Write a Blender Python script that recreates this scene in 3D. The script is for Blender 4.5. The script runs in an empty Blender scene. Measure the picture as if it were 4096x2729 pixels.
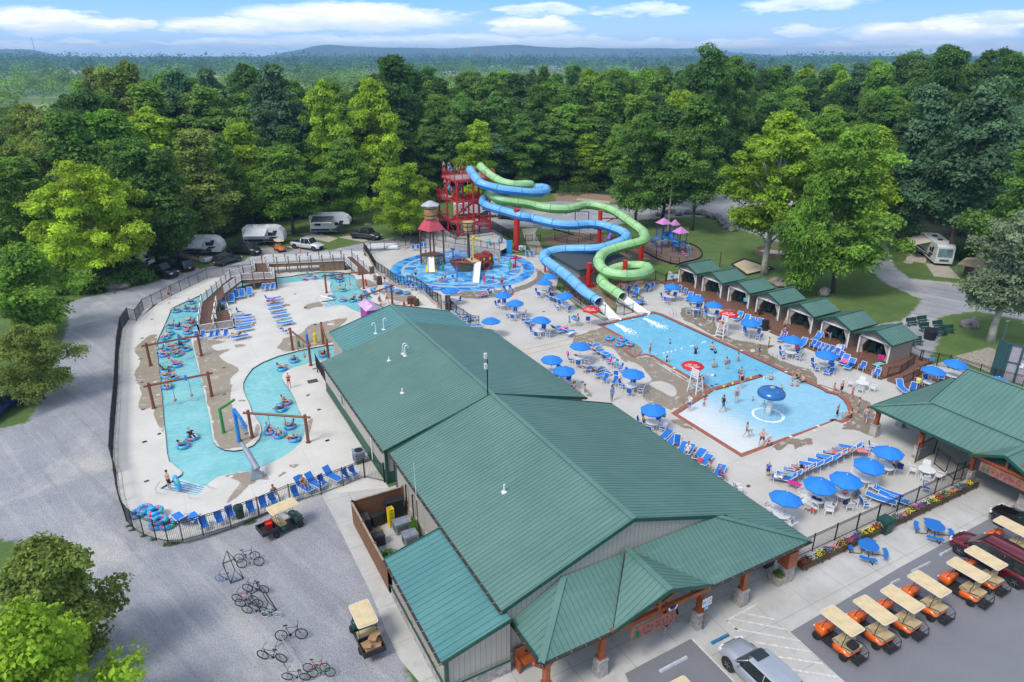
import bpy,bmesh,math,random
import numpy as np
from mathutils import Vector as VT,Matrix as Mx,noise
from mathutils.geometry import tessellate_polygon
sin_,cos_,atan2_,hypot_,sqrt_,tan_=math.sin,math.cos,math.atan2,math.hypot,math.sqrt,math.tan
eN=enumerate
Z1_=[(0,1,2,3),(7,6,5,4),(0,4,5,1),(1,5,6,2),(2,6,7,3),(3,7,4,0)]
Z2_=[(0,1,5,4),(1,2,6,5),(2,3,7,6),(3,0,4,7),(4,5,6,7)]
Z7_=[(3,2,1,0),(4,5,6,7),(0,1,5,4),(2,3,7,6),(1,2,6,5),(3,0,4,7)]
Z12_=[(3,2,1,0),(4,5,6,7),(0,1,5,4),(1,2,6,5),(2,3,7,6),(3,0,4,7)]
Z24_=[(0,1,5,4),(1,2,6,5),(2,3,7,6),(3,0,4,7)]
Z35_=[(0,1,2,3)]
Z37_=[(440,1568),(22,1188),(850,700),(1530,330)]
Z38_=[(0,1,4),(1,2,4),(2,3,4),(3,0,4),(3,2,1,0)]
mT=Mx.Translation
mR=Mx.Rotation
gA='blue sling chairs around the pools'
gB='white plastic garden chairs'
gC='single trees that stand out'
wF='water feature'
rN=range
PM=(-1,1)
def sI(n,k,v): n.inputs[k].default_value=v
class RD(random.Random): u=random.Random.uniform;r=random.Random.random
R=math.radians;PI=math.pi
random.seed(7)
sN=bpy.context.scene
col=sN.collection
FOC=4096*24/36;TH=R(22.5);HC=30.0
OX,OY=-9.48,43.97;UX,UY=-.4785,.8781;VX,VY=.8781,.4785
def to_w(x,y):
 a,b=x-OX,y-OY
 return a*VX+b*VY,a*UX+b*UY
cam=bpy.data.cameras.new('camera');cam.lens=24;cam.sensor_width=36;cam.clip_end=60000;cam.clip_start=.5
co=bpy.data.objects.new('camera',cam);col.objects.link(co);sN.camera=co
cx,cy=to_w(0,0);CAM=VT((cx,cy,HC));co.location=CAM
YAW=-atan2_(.4785,.8781)
co.rotation_euler=(PI/2-TH,0,YAW)
sN.render.engine='CYCLES'
sN.cycles.use_denoising=True
sN.cycles.max_bounces=6;sN.cycles.diffuse_bounces=3;sN.cycles.glossy_bounces=2;sN.cycles.transparent_max_bounces=6
sN.cycles.volume_bounces=0
sN.cycles.caustics_reflective=False;sN.cycles.caustics_refractive=False
sN.view_settings.view_transform='Standard';sN.view_settings.look='None'
sN.view_settings.exposure=0.56;sN.view_settings.gamma=1;sN.view_settings.use_curve_mapping=False
CR={'A':(450,1200,2.4126),'B':(450,1700,2.478),'C':(700,2080,2.4156),'D':(1300,1700,2.354),'E':(1500,2050,2.14),'F':(2500,2050,2.309),'K':(3150,1900,1.891),'L':(2950,1650,2.9425),'a':(0,800,2.2402),'b':(950,950,3.2671),'c':(1600,600,2.8514),'d':(2050,700,2.8514),'e':(2600,900,2.14),'f':(1850,1050,2.9425),'g':(2350,1200,2.6133),'h':(2450,1450,2.354),'m':(3350,850,2.6139),'n':(3000,1250,2.1478),'o':(900,750,2.9425),'p':(0,200,1.493),'q':(2500,550,2.354),'r':(0,1500,1.2757),'s':(1250,1180,1.96),'t':(3350,1450,2.4129),'v':(1450,1050,3.9233),'w':(1700,600,1.792),'O':(0,0,0.57448)}
def ray(k,x,y):
 a=CR[k];px=a[0]+x/a[2];py=a[1]+y/a[2]
 xr=(px-2048)/FOC;yr=-(py-1364.5)/FOC
 return xr,cos_(TH)+yr*sin_(TH),-sin_(TH)+yr*cos_(TH)
def pt(k,x,y,z=0.0):
 d=ray(k,x,y);t=(z-HC)/d[2]
 X,Y=to_w(d[0]*t,d[1]*t)
 return VT((X,Y,z))
def ptd(k,x,y,dist):
 d=ray(k,x,y);t=dist/hypot_(d[0],d[1]);X,Y=to_w(d[0]*t,d[1]*t)
 return VT((X,Y,HC+d[2]*t))
def pts(k,l,z=0.0):return[pt(k,x,y,z)for x,y in l]
def hz(b,k,x,y):
 lo,hi=0,60
 for _ in rN(40):
  m=(lo+hi)/2
  vx=b[0];vy=b[1]
  X=OX+vx*VX+vy*UX;Y=OY+vx*VY+vy*UY
  z=m-HC;yc=Y*cos_(TH)-z*sin_(TH);zc=Y*sin_(TH)+z*cos_(TH)
  if 1364.5-FOC*zc/yc>CR[k][1]+y/CR[k][2]:lo=m
  else:hi=m
 return m
def nt(m):m.use_nodes=True;return m.node_tree.nodes,m.node_tree.links
MATS={}
def mat(name,c,rough=.6,metal=0,var=.12,vs=3.0,bump=0,bs=30,tint=False,spec=.5,trans=0,alpha=1,emit=0,coat=0):
 if name in MATS:return MATS[name]
 m=bpy.data.materials.new(name);n,l=nt(m);b=n['Principled BSDF']
 sI(b,'Roughness',rough);sI(b,'Metallic',metal)
 sI(b,'Specular IOR Level',spec)
 if coat:sI(b,'Coat Weight',coat)
 if alpha<1:sI(b,'Alpha',alpha)
 if emit:sI(b,'Emission Color',(*c,1));sI(b,'Emission Strength',emit)
 src=None
 if tint:
  oi=n.new('ShaderNodeObjectInfo');src=oi.outputs['Color']
 if var:
  tc=n.new('ShaderNodeTexCoord');ns=n.new('ShaderNodeTexNoise');sI(ns,'Scale',vs);sI(ns,'Detail',4)
  l.new(tc.outputs['Object'],ns.inputs['Vector'])
  mr=n.new('ShaderNodeMapRange');sI(mr,'From Min',.3);sI(mr,'From Max',.7)
  sI(mr,'To Min',1-var);sI(mr,'To Max',1+var);l.new(ns.outputs[0],mr.inputs[0])
  mx=n.new('ShaderNodeVectorMath');mx.operation='SCALE'
  if src:l.new(src,mx.inputs[0])
  else:sI(mx,0,c)
  l.new(mr.outputs[0],mx.inputs['Scale']);src=mx.outputs[0]
 if src:l.new(src,b.inputs['Base Color'])
 else:sI(b,'Base Color',(*c,1))
 if trans:
  sI(b,'Transmission Weight',trans)
 if bump:
  tc=n.new('ShaderNodeTexCoord');ns=n.new('ShaderNodeTexNoise');sI(ns,'Scale',bs);sI(ns,'Detail',3)
  l.new(tc.outputs['Object'],ns.inputs['Vector'])
  bp=n.new('ShaderNodeBump');sI(bp,'Strength',bump);sI(bp,'Distance',.03)
  l.new(ns.outputs[0],bp.inputs['Height']);l.new(bp.outputs[0],b.inputs['Normal'])
 MATS[name]=m;return m
class NG:
 def __init__(s,m):s.n,s.l=nt(m);s.b=s.n.get('Principled BSDF')
 def put(s,sock,v):
  if v is None:return
  if hasattr(v,'links')or isinstance(v,bpy.types.NodeSocket):s.l.new(v,sock)
  else:sock.default_value=v
 def math(s,op,a,b=None,c=None,clamp=False):
  x=s.n.new('ShaderNodeMath');x.operation=op;x.use_clamp=clamp
  s.put(x.inputs[0],a);s.put(x.inputs[1],b)
  if c is not None:s.put(x.inputs[2],c)
  return x.outputs[0]
 def mix(s,f,a,b,mode='MIX'):
  x=s.n.new('ShaderNodeMix');x.data_type='RGBA';x.blend_type=mode
  s.put(x.inputs[0],f);s.put(x.inputs[6],a if not isinstance(a,tuple)or len(a)==4 else(*a,1));s.put(x.inputs[7],b if not isinstance(b,tuple)or len(b)==4 else(*b,1));return x.outputs[2]
 def noise(s,vec,scale,detail=4,rough=.5,dist=0):
  x=s.n.new('ShaderNodeTexNoise');sI(x,'Scale',scale);sI(x,'Detail',detail);sI(x,'Roughness',rough);sI(x,'Distortion',dist)
  s.put(x.inputs['Vector'],vec);return x.outputs[0]
 def ramp(s,f,a,b,ta=0.0,tb=1.0):
  x=s.n.new('ShaderNodeMapRange');x.interpolation_type='SMOOTHSTEP'
  s.put(x.inputs[0],f);sI(x,1,a);sI(x,2,b);sI(x,3,ta);sI(x,4,tb);return x.outputs[0]
 def mu(s,a,b): return s.math('MULTIPLY',a,b)
 def ad(s,a,b): return s.math('ADD',a,b)
 def bc(s,o): s.l.new(o,s.b.inputs['Base Color'])
 def pos(s):return s.n.new('ShaderNodeNewGeometry').outputs['Position']
 def obj(s):return s.n.new('ShaderNodeTexCoord').outputs['Object']
 def sep(s,v):
  x=s.n.new('ShaderNodeSeparateXYZ');s.l.new(v,x.inputs[0]);return x.outputs
 def comb(s,a,b,c):
  x=s.n.new('ShaderNodeCombineXYZ');s.put(x.inputs[0],a);s.put(x.inputs[1],b);s.put(x.inputs[2],c);return x.outputs[0]
 def attr(s,name):
  x=s.n.new('ShaderNodeAttribute');x.attribute_name=name;return x.outputs['Fac']
 def bump(s,h,st=.5,d=.05):
  x=s.n.new('ShaderNodeBump');sI(x,'Strength',st);sI(x,'Distance',d);s.l.new(h,x.inputs['Height']);s.l.new(x.outputs[0],s.b.inputs['Normal'])
 def scale(s,v,f):
  x=s.n.new('ShaderNodeVectorMath');x.operation='SCALE';s.put(x.inputs[0],v);s.put(x.inputs['Scale'],f);return x.outputs[0]
def nm_(name,rough=.7):
 m=bpy.data.materials.new(name);g=NG(m);sI(g.b,'Roughness',rough);MATS[name]=m;return m,g
SUN_EL,SUN_AZ=R(52),R(255)
w=bpy.data.worlds.new('World');sN.world=w;w.use_nodes=True
g=NG(w);n,l=g.n,g.l;bg=n['Background']
sky=n.new('ShaderNodeTexSky');sky.sky_type='NISHITA';sky.sun_disc=False;sky.sun_elevation=SUN_EL;sky.sun_rotation=SUN_AZ
sky.air_density=1.0;sky.dust_density=.6;sky.ozone_density=2.2;sky.altitude=100
d=n.new('ShaderNodeTexCoord').outputs['Generated'];sx,sy,sz=g.sep(d)
el=g.mu(g.math('ARCSINE',sz),180/PI)
az0=g.mu(g.math('ARCTAN2',sx,sy),180/PI)
az=g.math('SUBTRACT',az0,-YAW*180/PI)
nz=g.comb(g.mu(az,.16),g.mu(el,.62),0.0)
n1=g.math('SUBTRACT',g.noise(nz,1.6,6,.62),.5)
n2=g.math('SUBTRACT',g.noise(g.comb(g.mu(az,.3),g.mu(el,1.6),3.7),1.7,6,.6),.5)
elp=g.ad(el,g.ad(g.mu(n1,1.5),g.mu(n2,.55)))
azp=g.ad(az,g.mu(n1,9.0))
def azel(px,py):
 d=ray('O',px,py);return math.degrees(atan2_(d[0],d[1])),math.degrees(atan2_(d[2],hypot_(d[0],d[1])))
clouds=[(80,50,150,30),(250,58,110,14),(560,60,200,17),(800,40,290,30),(1225,60,130,20),(1250,22,140,13),(1490,25,120,14),(1830,12,160,15),(1850,68,75,15),(2150,72,260,26),(2330,38,140,15),(1380,90,60,10),(60,104,300,12),(560,100,260,9),(980,96,420,15),(1500,108,420,14),(2050,112,420,18)]
cm=None;shade=None
for i,(x,y,rx,ry)in eN(clouds):
 a0,e0=azel(x,y);a1,_=azel(x+rx,y);_,e1=azel(x,y-ry)
 ra=abs(a1-a0);re=abs(e1-e0)*1.25
 da=g.math('DIVIDE',g.math('SUBTRACT',azp,a0),ra)
 de=g.math('DIVIDE',g.math('SUBTRACT',elp,e0),re)
 below=g.mu(g.math('MINIMUM',de,0.0),1.1)
 de2=g.ad(g.math('MAXIMUM',de,0.0),below)
 q=g.math('SUBTRACT',1.0,g.ad(g.mu(da,da),g.mu(de2,de2)))
 wt=1.0 if i<4 or i in(9,4)else.6
 if i>=12:wt=.72
 v=g.mu(g.ramp(q,-.12,.70),wt)
 sh=g.mu(v,g.ramp(de,.35,-.75))
 cm=v if cm is None else g.math('MAXIMUM',cm,v)
 shade=sh if shade is None else g.math('MAXIMUM',shade,sh)
hi=g.mu(g.ramp(el,6,14),g.ramp(g.noise(g.scale(d,1.0),3.2,6,.6),.42,.62))
cm=g.math('MAXIMUM',cm,g.mu(hi,.85))
base=g.scale(sky.outputs[0],.125)
low=g.mix(g.ramp(el,-.5,5.5),(.62,.79,1.0,1),(.17,.45,1.0,1))
base=g.mix(g.ramp(el,7,20),low,base)
cc=g.mix(g.mu(shade,1.0),(1.12,1.12,1.12,1),(.66,.75,.92,1))
cc=g.mix(g.mu(g.ramp(n2,.08,-.12),.75),cc,(.80,.86,.97,1))
fin=g.mix(cm,base,cc)
fin=g.mix(g.ramp(el,-1,-4),fin,(.25,.28,.24,1))
l.new(fin,bg.inputs['Color']);sI(bg,'Strength',1.0)
s=bpy.data.lights.new('sun','SUN');s.energy=1.75;s.angle=R(17);s.color=(1,.955,.88)
so=bpy.data.objects.new('sun',s);col.objects.link(so)
sd=VT((sin_(SUN_AZ)*cos_(SUN_EL),cos_(SUN_AZ)*cos_(SUN_EL),sin_(SUN_EL)))
so.rotation_euler=sd.to_track_quat('Z','Y').to_euler();so.location=(0,0,80)
class MB:
 def __init__(s):s.v=[];s.f=[];s.mi=[];s.sm=[];s.M=Mx();s.m=0;s.smooth=0
 def add(s,vs,fs):
  o=len(s.v)
  M=s.M
  s.v+=[tuple(M@VT(p))for p in vs];s.f+=[tuple(i+o for i in f)for f in fs];s.mi+=[s.m]*len(fs);s.sm+=[s.smooth]*len(fs);return s
 def at(s,x=0,y=0,z=0,rz=0,rx=0,ry=0,sc=1):
  s.M=mT((x,y,z))@mR(rz,4,'Z')@mR(ry,4,'Y')@mR(rx,4,'X')@Mx.Scale(sc,4);return s
 def box(s,x0,x1,y0,y1,z0,z1):
  return s.add([(x0,y0,z0),(x1,y0,z0),(x1,y1,z0),(x0,y1,z0),(x0,y0,z1),(x1,y0,z1),(x1,y1,z1),(x0,y1,z1)],Z12_)
 def cb(s,c,d,rz=0):
  h=[k/2 for k in d];C,S=cos_(rz),sin_(rz)
  vs=[(c[0]+a*h[0]*C-b*h[1]*S,c[1]+a*h[0]*S+b*h[1]*C,c[2]+e*h[2])for e in(-1,1)for a,b in((-1,-1),(1,-1),(1,1),(-1,1))]
  return s.add(vs,Z12_)
 def tb(s,p,q,r,r2=None,n=8,cap=1):
  r2=r if r2 is None else r2;p=VT(p);q=VT(q);d=(q-p)
  if d.length<1e-6:return s
  d.normalize();a=d.orthogonal().normalized();b=d.cross(a)
  vs=[];
  for c,rr in((p,r),(q,r2)):
   for i in rN(n):
    t=2*PI*i/n;vs.append(c+(a*cos_(t)+b*sin_(t))*rr)
  fs=[(i,(i+1)%n,n+(i+1)%n,n+i)for i in rN(n)]
  if cap:fs+=[tuple(rN(n-1,-1,-1)),tuple(rN(n,2*n))]
  return s.add(vs,fs)
 def bar(s,p,q,w,h):
  p=VT(p);q=VT(q);d=(q-p).normalized();up=VT((0,0,1))
  if abs(d.z)>.98:up=VT((0,1,0))
  a=d.cross(up).normalized()*(w/2);b=a.cross(d).normalized()*(h/2)
  vs=[c+a*i+b*j for c in(p,q)for i,j in((-1,-1),(1,-1),(1,1),(-1,1))]
  return s.add(vs,Z12_)
 def pa(s,P,r,n=8,closed=0,cap=1,rs=None,flat=None):
  P=[VT(p)for p in P];k=len(P);vs=[];prev=None
  for i,p in eN(P):
   a=P[(i-1)%k]if(closed or i>0)else p;b=P[(i+1)%k]if(closed or i<k-1)else p
   t=(b-a).normalized()
   if prev is None:nrm=t.orthogonal().normalized()if abs(t.z)>.9 else t.cross(VT((0,0,1))).normalized()
   else:
    nrm=prev-t*prev.dot(t);nrm.normalize()
   prev=nrm;bn=t.cross(nrm);rr=rs[i]if rs else r
   for j in rN(n):
    th=2*PI*j/n;vs.append(p+(nrm*cos_(th)+bn*sin_(th)*(flat or 1))*rr)
  fs=[]
  for i in rN(k if closed else k-1):
   i2=(i+1)%k
   for j in rN(n):fs.append((i*n+j,i*n+(j+1)%n,i2*n+(j+1)%n,i2*n+j))
  if cap and not closed:fs+=[tuple(rN(n-1,-1,-1)),tuple(rN((k-1)*n,k*n))]
  return s.add(vs,fs)
 def la(s,prof,n=16,c=(0,0,0),cap=1):
  vs=[];k=len(prof)
  for r,z in prof:
   for i in rN(n):t=2*PI*i/n;vs.append((c[0]+r*cos_(t),c[1]+r*sin_(t),c[2]+z))
  fs=[(i*n+j,i*n+(j+1)%n,(i+1)*n+(j+1)%n,(i+1)*n+j)for i in rN(k-1)for j in rN(n)]
  if cap:fs+=[tuple(rN(n-1,-1,-1)),tuple(rN((k-1)*n,k*n))]
  return s.add(vs,fs)
 def ball(s,c,rx,ry=None,rz=None,n=10,m=7):
  ry=rx if ry is None else ry;rz=rx if rz is None else rz;vs=[(c[0],c[1],c[2]-rz)]
  for i in rN(1,m):
   a=-PI/2+PI*i/m
   for j in rN(n):t=2*PI*j/n;vs.append((c[0]+rx*cos_(a)*cos_(t),c[1]+ry*cos_(a)*sin_(t),c[2]+rz*sin_(a)))
  vs.append((c[0],c[1],c[2]+rz));L=len(vs)-1
  fs=[(0,1+(j+1)%n,1+j)for j in rN(n)]+[(1+i*n+j,1+i*n+(j+1)%n,1+(i+1)*n+(j+1)%n,1+(i+1)*n+j)for i in rN(m-2)for j in rN(n)]+[(L,1+(m-2)*n+j,1+(m-2)*n+(j+1)%n)for j in rN(n)]
  return s.add(vs,fs)
 def to(s,c,Rr,r,n=20,m=8,ax='z'):
  P=[]
  for i in rN(n):
   t=2*PI*i/n;a,b=Rr*cos_(t),Rr*sin_(t)
   P.append(VT(c)+VT({'z':(a,b,0),'x':(0,a,b),'y':(a,0,b)}[ax]))
  return s.pa(P,r,m,closed=1)
 def fl(s,loops,z=0.0):
  L=[[VT((p[0],p[1],0))for p in lp]for lp in loops]
  tri=tessellate_polygon(L);vs=[(p.x,p.y,z)for lp in L for p in lp]
  fs=[]
  for t in tri:
   a,b,c=[VT(vs[i])for i in t]
   fs.append(tuple(t)if(b-a).cross(c-a).z>0 else tuple(t[::-1]))
  return s.add(vs,fs)
 def wa(s,loop,z0,z1,closed=1):
  n=len(loop);vs=[(p[0],p[1],z0)for p in loop]+[(p[0],p[1],z1)for p in loop]
  return s.add(vs,[(i,(i+1)%n,n+(i+1)%n,n+i)for i in rN(n if closed else n-1)])
 def pm(s,loop,z0,z1):
  s.fl([loop],z1);s.fl([loop],z0)
  return s.wa(loop,z0,z1)
 def quad(s,*p):return s.add(list(p),[tuple(rN(len(p)))])
 def ob(s,name,mats,parent=None,world=False,color=None,loc=None):
  me=bpy.data.meshes.new(name)
  vs=s.v
  if parent is not None and world:
   o=VT((0,0,0));q=parent
   while q is not None:o+=q.location;q=q.parent
   vs=[(a[0]-o.x,a[1]-o.y,a[2]-o.z)for a in vs]
  me.from_pydata(vs,[],s.f);
  if not isinstance(mats,(list,tuple)):mats=[mats]
  for m in mats:me.materials.append(m)
  me.polygons.foreach_set('material_index',s.mi);me.polygons.foreach_set('use_smooth',s.sm)
  me.update()
  ob=bpy.data.objects.new(name,me);col.objects.link(ob)
  if parent is not None:ob.parent=parent
  if color:ob.color=(*color,1)
  if loc is not None:ob.location=loc
  return ob
def tag(o,label=None,cat=None,group=None,kind=None):
 if label:o['label']=label
 if cat:o['category']=cat
 if group:o['group']=group
 if kind:o['kind']=kind
 return o
def tH(name,label,cat,loc=(0,0,0),rz=0,group=None):
 o=bpy.data.objects.new(name,None);col.objects.link(o);o.location=loc;o.rotation_euler=(0,0,rz);o.empty_display_size=.2
 return tag(o,label,cat,group)
KIDS={}
def kids(o):
 return[c for c in o.children]
def pT(o):
 return(o,[pT(c)for c in o.children])
def dup(P,loc,rz=None,label=None,group=None,scale=None,colors=None,rot=None):
 def rec(node,par):
  o,ch=node;c=o.copy();col.objects.link(c);c.parent=par
  if colors:
   b=o.name.split('.')[0]
   if b in colors:c.color=(*colors[b],1)
  for k in ch:rec(k,c)
  return c
 r=rec(P,None);r.location=loc
 if rz is not None:r.rotation_euler=(0,0,rz)
 if rot is not None:r.rotation_euler=rot
 if scale is not None:r.scale=(scale,)*3 if not isinstance(scale,tuple)else scale
 if label:r['label']=label
 if group:r['group']=group
 return r
def drop(P):
 def rec(node):
  for k in node[1]:rec(k)
  bpy.data.objects.remove(node[0])
 rec(P)
def sT(mb,name,mats,**k):return tag(mb.ob(name,mats,**k),kind='structure')
def smooth(pl,n=4,closed=1):
 P=[VT(p)for p in pl];k=len(P);out=[]
 for i in rN(k if closed else k-1):
  a,b,c,d=(P[(i-1)%k]if closed or i>0 else P[0]),P[i],P[(i+1)%k],(P[(i+2)%k]if closed or i+2<k else P[-1])
  for j in rN(n):
   t=j/n;out.append(.5*((2*b)+(c-a)*t+(2*a-5*b+4*c-d)*t*t+(3*b-a-3*c+d)*t**3))
 if not closed:out.append(P[-1])
 return out
ORD=['first','second','third','fourth','fifth','sixth','seventh','eighth','ninth','tenth','eleventh','twelfth','thirteenth','fourteenth','fifteenth','sixteenth','seventeenth','eighteenth','nineteenth','twentieth']
TENS={2:'twenty',3:'thirty',4:'forty',5:'fifty',6:'sixty',7:'seventy',8:'eighty',9:'ninety'}
def nth(i):
 k=i+1
 if k<=20:return ORD[i]
 t,u=divmod(k,10)
 if u==0:return TENS[t][:-1]+'ieth'
 return TENS[t]+'-'+ORD[u-1]
HAZE_D=2.0e-4
GB=pt('B',330,1040)
def gz(x,y):
 d=hypot_((x-GB.x)/11.0,(y-GB.y)/8.0)
 return-.42*max(0,1-d*d)**1.2 if d<1 else 0.0
def gp(k,x,y):
 p=pt(k,x,y);
 for _ in rN(3):p=pt(k,x,y,gz(p.x,p.y))
 return p
def pstring(z0,pl):return[VT((p[0],p[1],z0))for p in pl]
def sdist(X,Y,poly):
 n=len(poly);d=np.full(X.shape,1e9);ins=np.zeros(X.shape,bool)
 for i in rN(n):
  ax,ay=poly[i][0],poly[i][1];bx,by=poly[(i+1)%n][0],poly[(i+1)%n][1]
  ex,ey=bx-ax,by-ay;wx,wy=X-ax,Y-ay
  t=np.clip((wx*ex+wy*ey)/(ex*ex+ey*ey+1e-9),0,1)
  d=np.minimum(d,np.hypot(wx-ex*t,wy-ey*t))
  c=((ay<=Y)&(by>Y))|((by<=Y)&(ay>Y))
  with np.errstate(divide='ignore',invalid='ignore'):
   xi=ax+(Y-ay)/(by-ay if by!=ay else 1e-9)*ex
  ins^=c&(X<xi)
 return np.where(ins,d,-d)
def PO(l):return pts('O',l)
gvl=[PO([(-350,1800),(-350,975),(0,985),(60,972),(108,900),(135,800),(150,750),(120,706),(200,683),(330,655),(440,622),(560,598),(600,570),(760,575),(860,552),(940,540),(1060,520),(1150,470),(1160,640),(800,1000),(980,1700),(600,2100),(-350,2100)]),PO([(1120,535),(1130,500),(1165,470),(1290,462),(1400,470),(1480,476),(1540,462),(1600,452),(1650,445),(1700,440),(1790,455),(1890,478),(1960,500),(2025,530),(2055,612),(2090,640),(2215,652),(2300,668),(2420,700),(2600,740),(2600,790),(2353,742),(2190,738),(2175,742),(2150,800),(2180,850),(2060,830),(2010,745),(2070,738),(2100,712),(2118,688),(2040,655),(2010,630),(1975,600),(1905,555),(1860,545),(1800,560),(1690,525),(1640,500),(1590,497),(1480,505),(1400,520),(1370,540),(1290,530),(1200,520)]),]
grassin=[PO([(-200,560),(130,700),(158,735),(140,800),(118,870),(95,920),(45,965),(-60,965),(-300,900)]),PO([(-200,1240),(40,1240),(110,1330),(160,1500),(120,1700),(-300,1700)]),PO([(2150,730),(2240,715),(2353,735),(2353,860),(2230,800),(2170,775)]),PO([(2110,850),(2150,800),(2230,830),(2260,860),(2150,900)])]
mulch=[PO([(1470,562),(1500,548),(1580,556),(1612,577),(1600,600),(1560,612),(1500,600),(1430,590),(1380,575),(1290,565),(1245,555),(1260,540),(1330,535),(1400,540)])]
dirt=[PO([(1270,445),(1330,440),(1420,452),(1440,462),(1350,470),(1280,466)]),PO([(1280,720),(1340,660),(1400,640),(1500,640),(1560,645),(1540,665),(1420,700),(1380,720),(1340,690)]),PO([(880,770),(960,755),(960,540),(850,600)])]
lawnworn=[PO([(1600,510),(1760,520),(1860,560),(1860,640),(1600,600)])]
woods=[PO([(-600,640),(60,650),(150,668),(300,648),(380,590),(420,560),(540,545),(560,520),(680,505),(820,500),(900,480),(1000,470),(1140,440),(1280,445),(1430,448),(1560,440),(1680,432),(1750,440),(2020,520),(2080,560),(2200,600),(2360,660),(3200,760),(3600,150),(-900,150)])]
def ground():
 xs=np.concatenate([[-7100,-5500,-4000,-2000,-1000,-600,-400,-300,-230,-180,-140,-110,-90],np.arange(-75,131,.5),[145,170,210,260,330,420,600,900,1500,3000,4800,7100]])
 ys=np.concatenate([[-7100,-3000,-600,-200,-100,-75],np.arange(-60,121,.5),[128,140,160,190,230,280,350,450,600,900,1300,2000,3500,5200,7100]])
 X,Y=np.meshgrid(xs,ys);
 d=np.hypot((X-GB.x)/11.0,(Y-GB.y)/8.0)
 Z=-.42*np.clip(1-d*d,0,None)**1.2-.012
 for lp in(RIV_OUT_R,POOL_R):
  s_=sdist(X,Y,lp);Z=np.where(s_>-.3,-1.6,Z)
 nx,ny=len(xs),len(ys)
 me=bpy.data.meshes.new('ground')
 me.vertices.add(nx*ny);me.vertices.foreach_set('co',np.stack([X,Y,Z],-1).astype(np.float32).ravel())
 i=np.arange(nx*ny).reshape(ny,nx);q=np.stack([i[:-1,:-1],i[:-1,1:],i[1:,1:],i[1:,:-1]],-1).reshape(-1,4)
 me.loops.add(q.size);me.loops.foreach_set('vertex_index',q.ravel().astype(np.int32))
 me.polygons.add(len(q));me.polygons.foreach_set('loop_start',np.arange(0,q.size,4,dtype=np.int32));me.polygons.foreach_set('loop_total',np.full(len(q),4,np.int32))
 me.update();me.validate()
 def A(name,polys,wd,neg=()):
  v=np.zeros(X.shape)
  for p in polys:v=np.maximum(v,np.clip(.5+sdist(X,Y,p)/wd,0,1))
  for p in neg:v=np.minimum(v,1-np.clip(.5+sdist(X,Y,p)/wd,0,1))
  a=me.attributes.new(name,'FLOAT','POINT');a.data.foreach_set('value',v.astype(np.float32).ravel())
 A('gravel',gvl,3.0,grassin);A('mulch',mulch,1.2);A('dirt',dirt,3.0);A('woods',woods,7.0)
 m,g=nm_('m0',.95);P=g.pos()
 a=g.noise(P,.22,5,.6);b=g.noise(P,1.3,5,.65);c=g.noise(P,9,3,.7)
 grass=g.mix(g.ramp(a,.35,.65),(.085,.15,.03),(.13,.20,.045));grass=g.mix(g.ramp(b,.5,.8),grass,(.16,.20,.06))
 grass=g.mix(g.ramp(c,.35,.75,0,.55),grass,(.05,.10,.02))
 worn=g.ramp(g.ad(g.noise(P,.35,6,.7),g.mu(b,.35)),.80,.92)
 grass=g.mix(g.mu(worn,.7),grass,(.28,.24,.16))
 vor=g.n.new('ShaderNodeTexVoronoi');sI(vor,'Scale',17);g.l.new(P,vor.inputs['Vector'])
 gr=g.mix(g.ramp(a,.3,.7),(.32,.325,.355),(.41,.41,.43))
 gr=g.mix(g.ramp(g.noise(P,.12,5,.62,.6),.5,.68),gr,(.56,.53,.49))
 gr=g.mix(g.mu(g.ramp(g.noise(P,.5,5,.65),.60,.74),.55),gr,(.50,.45,.38))
 tx,ty,tz=g.sep(P);tr_=g.noise(g.comb(g.mu(g.ad(tx,g.mu(ty,.35)),.75),g.mu(ty,.05),0.0),1.0,5,.65,.3);gr=g.mix(g.ramp(tr_,.52,.66,0,.55),gr,(.54,.52,.49));gr=g.mix(g.ramp(tr_,.46,.36,0,.4),gr,(.25,.25,.275))
 gr=g.mix(g.mu(g.sep(vor.outputs['Color'])[0],.5),gr,g.mix(1.0,gr,(.45,.45,.47),'MULTIPLY'))
 gr=g.mix(g.ramp(c,.55,.75,0,.45),gr,(.60,.60,.62))
 mul=g.mix(b,(.13,.085,.06),(.22,.15,.11))
 dr=g.mix(b,(.22,.15,.09),(.36,.27,.17))
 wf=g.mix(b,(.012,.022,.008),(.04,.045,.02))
 nn=g.mu(g.math('SUBTRACT',g.noise(P,.9,6,.7),.5),.9)
 def msk(nm,k=1.0):return g.ramp(g.ad(g.attr(nm),g.mu(nn,k)),.42,.58)
 y=g.sep(P);far=g.ramp(g.noise(g.comb(g.mu(y[0],.0016),g.mu(y[1],.0035),0.0),1.0,3,.5),.45,.55)
 r2=g.ramp(g.math('SQRT',g.ad(g.mu(y[0],y[0]),g.mu(y[1],y[1]))),260,420)
 farm=g.mix(far,(.10,.18,.045),(.30,.29,.13));
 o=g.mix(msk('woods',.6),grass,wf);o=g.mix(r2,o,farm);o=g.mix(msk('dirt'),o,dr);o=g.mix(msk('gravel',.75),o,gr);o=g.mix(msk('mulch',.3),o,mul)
 g.bc(o)
 g.bump(g.ad(g.mu(c,.6),g.mu(vor.outputs['Distance'],.8)),.7,.06)
 me.materials.append(m)
 ob=bpy.data.objects.new('ground',me);col.objects.link(ob);tag(ob,kind='structure')
def roundc(loop,n=3):return smooth(loop,n,True)
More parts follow.
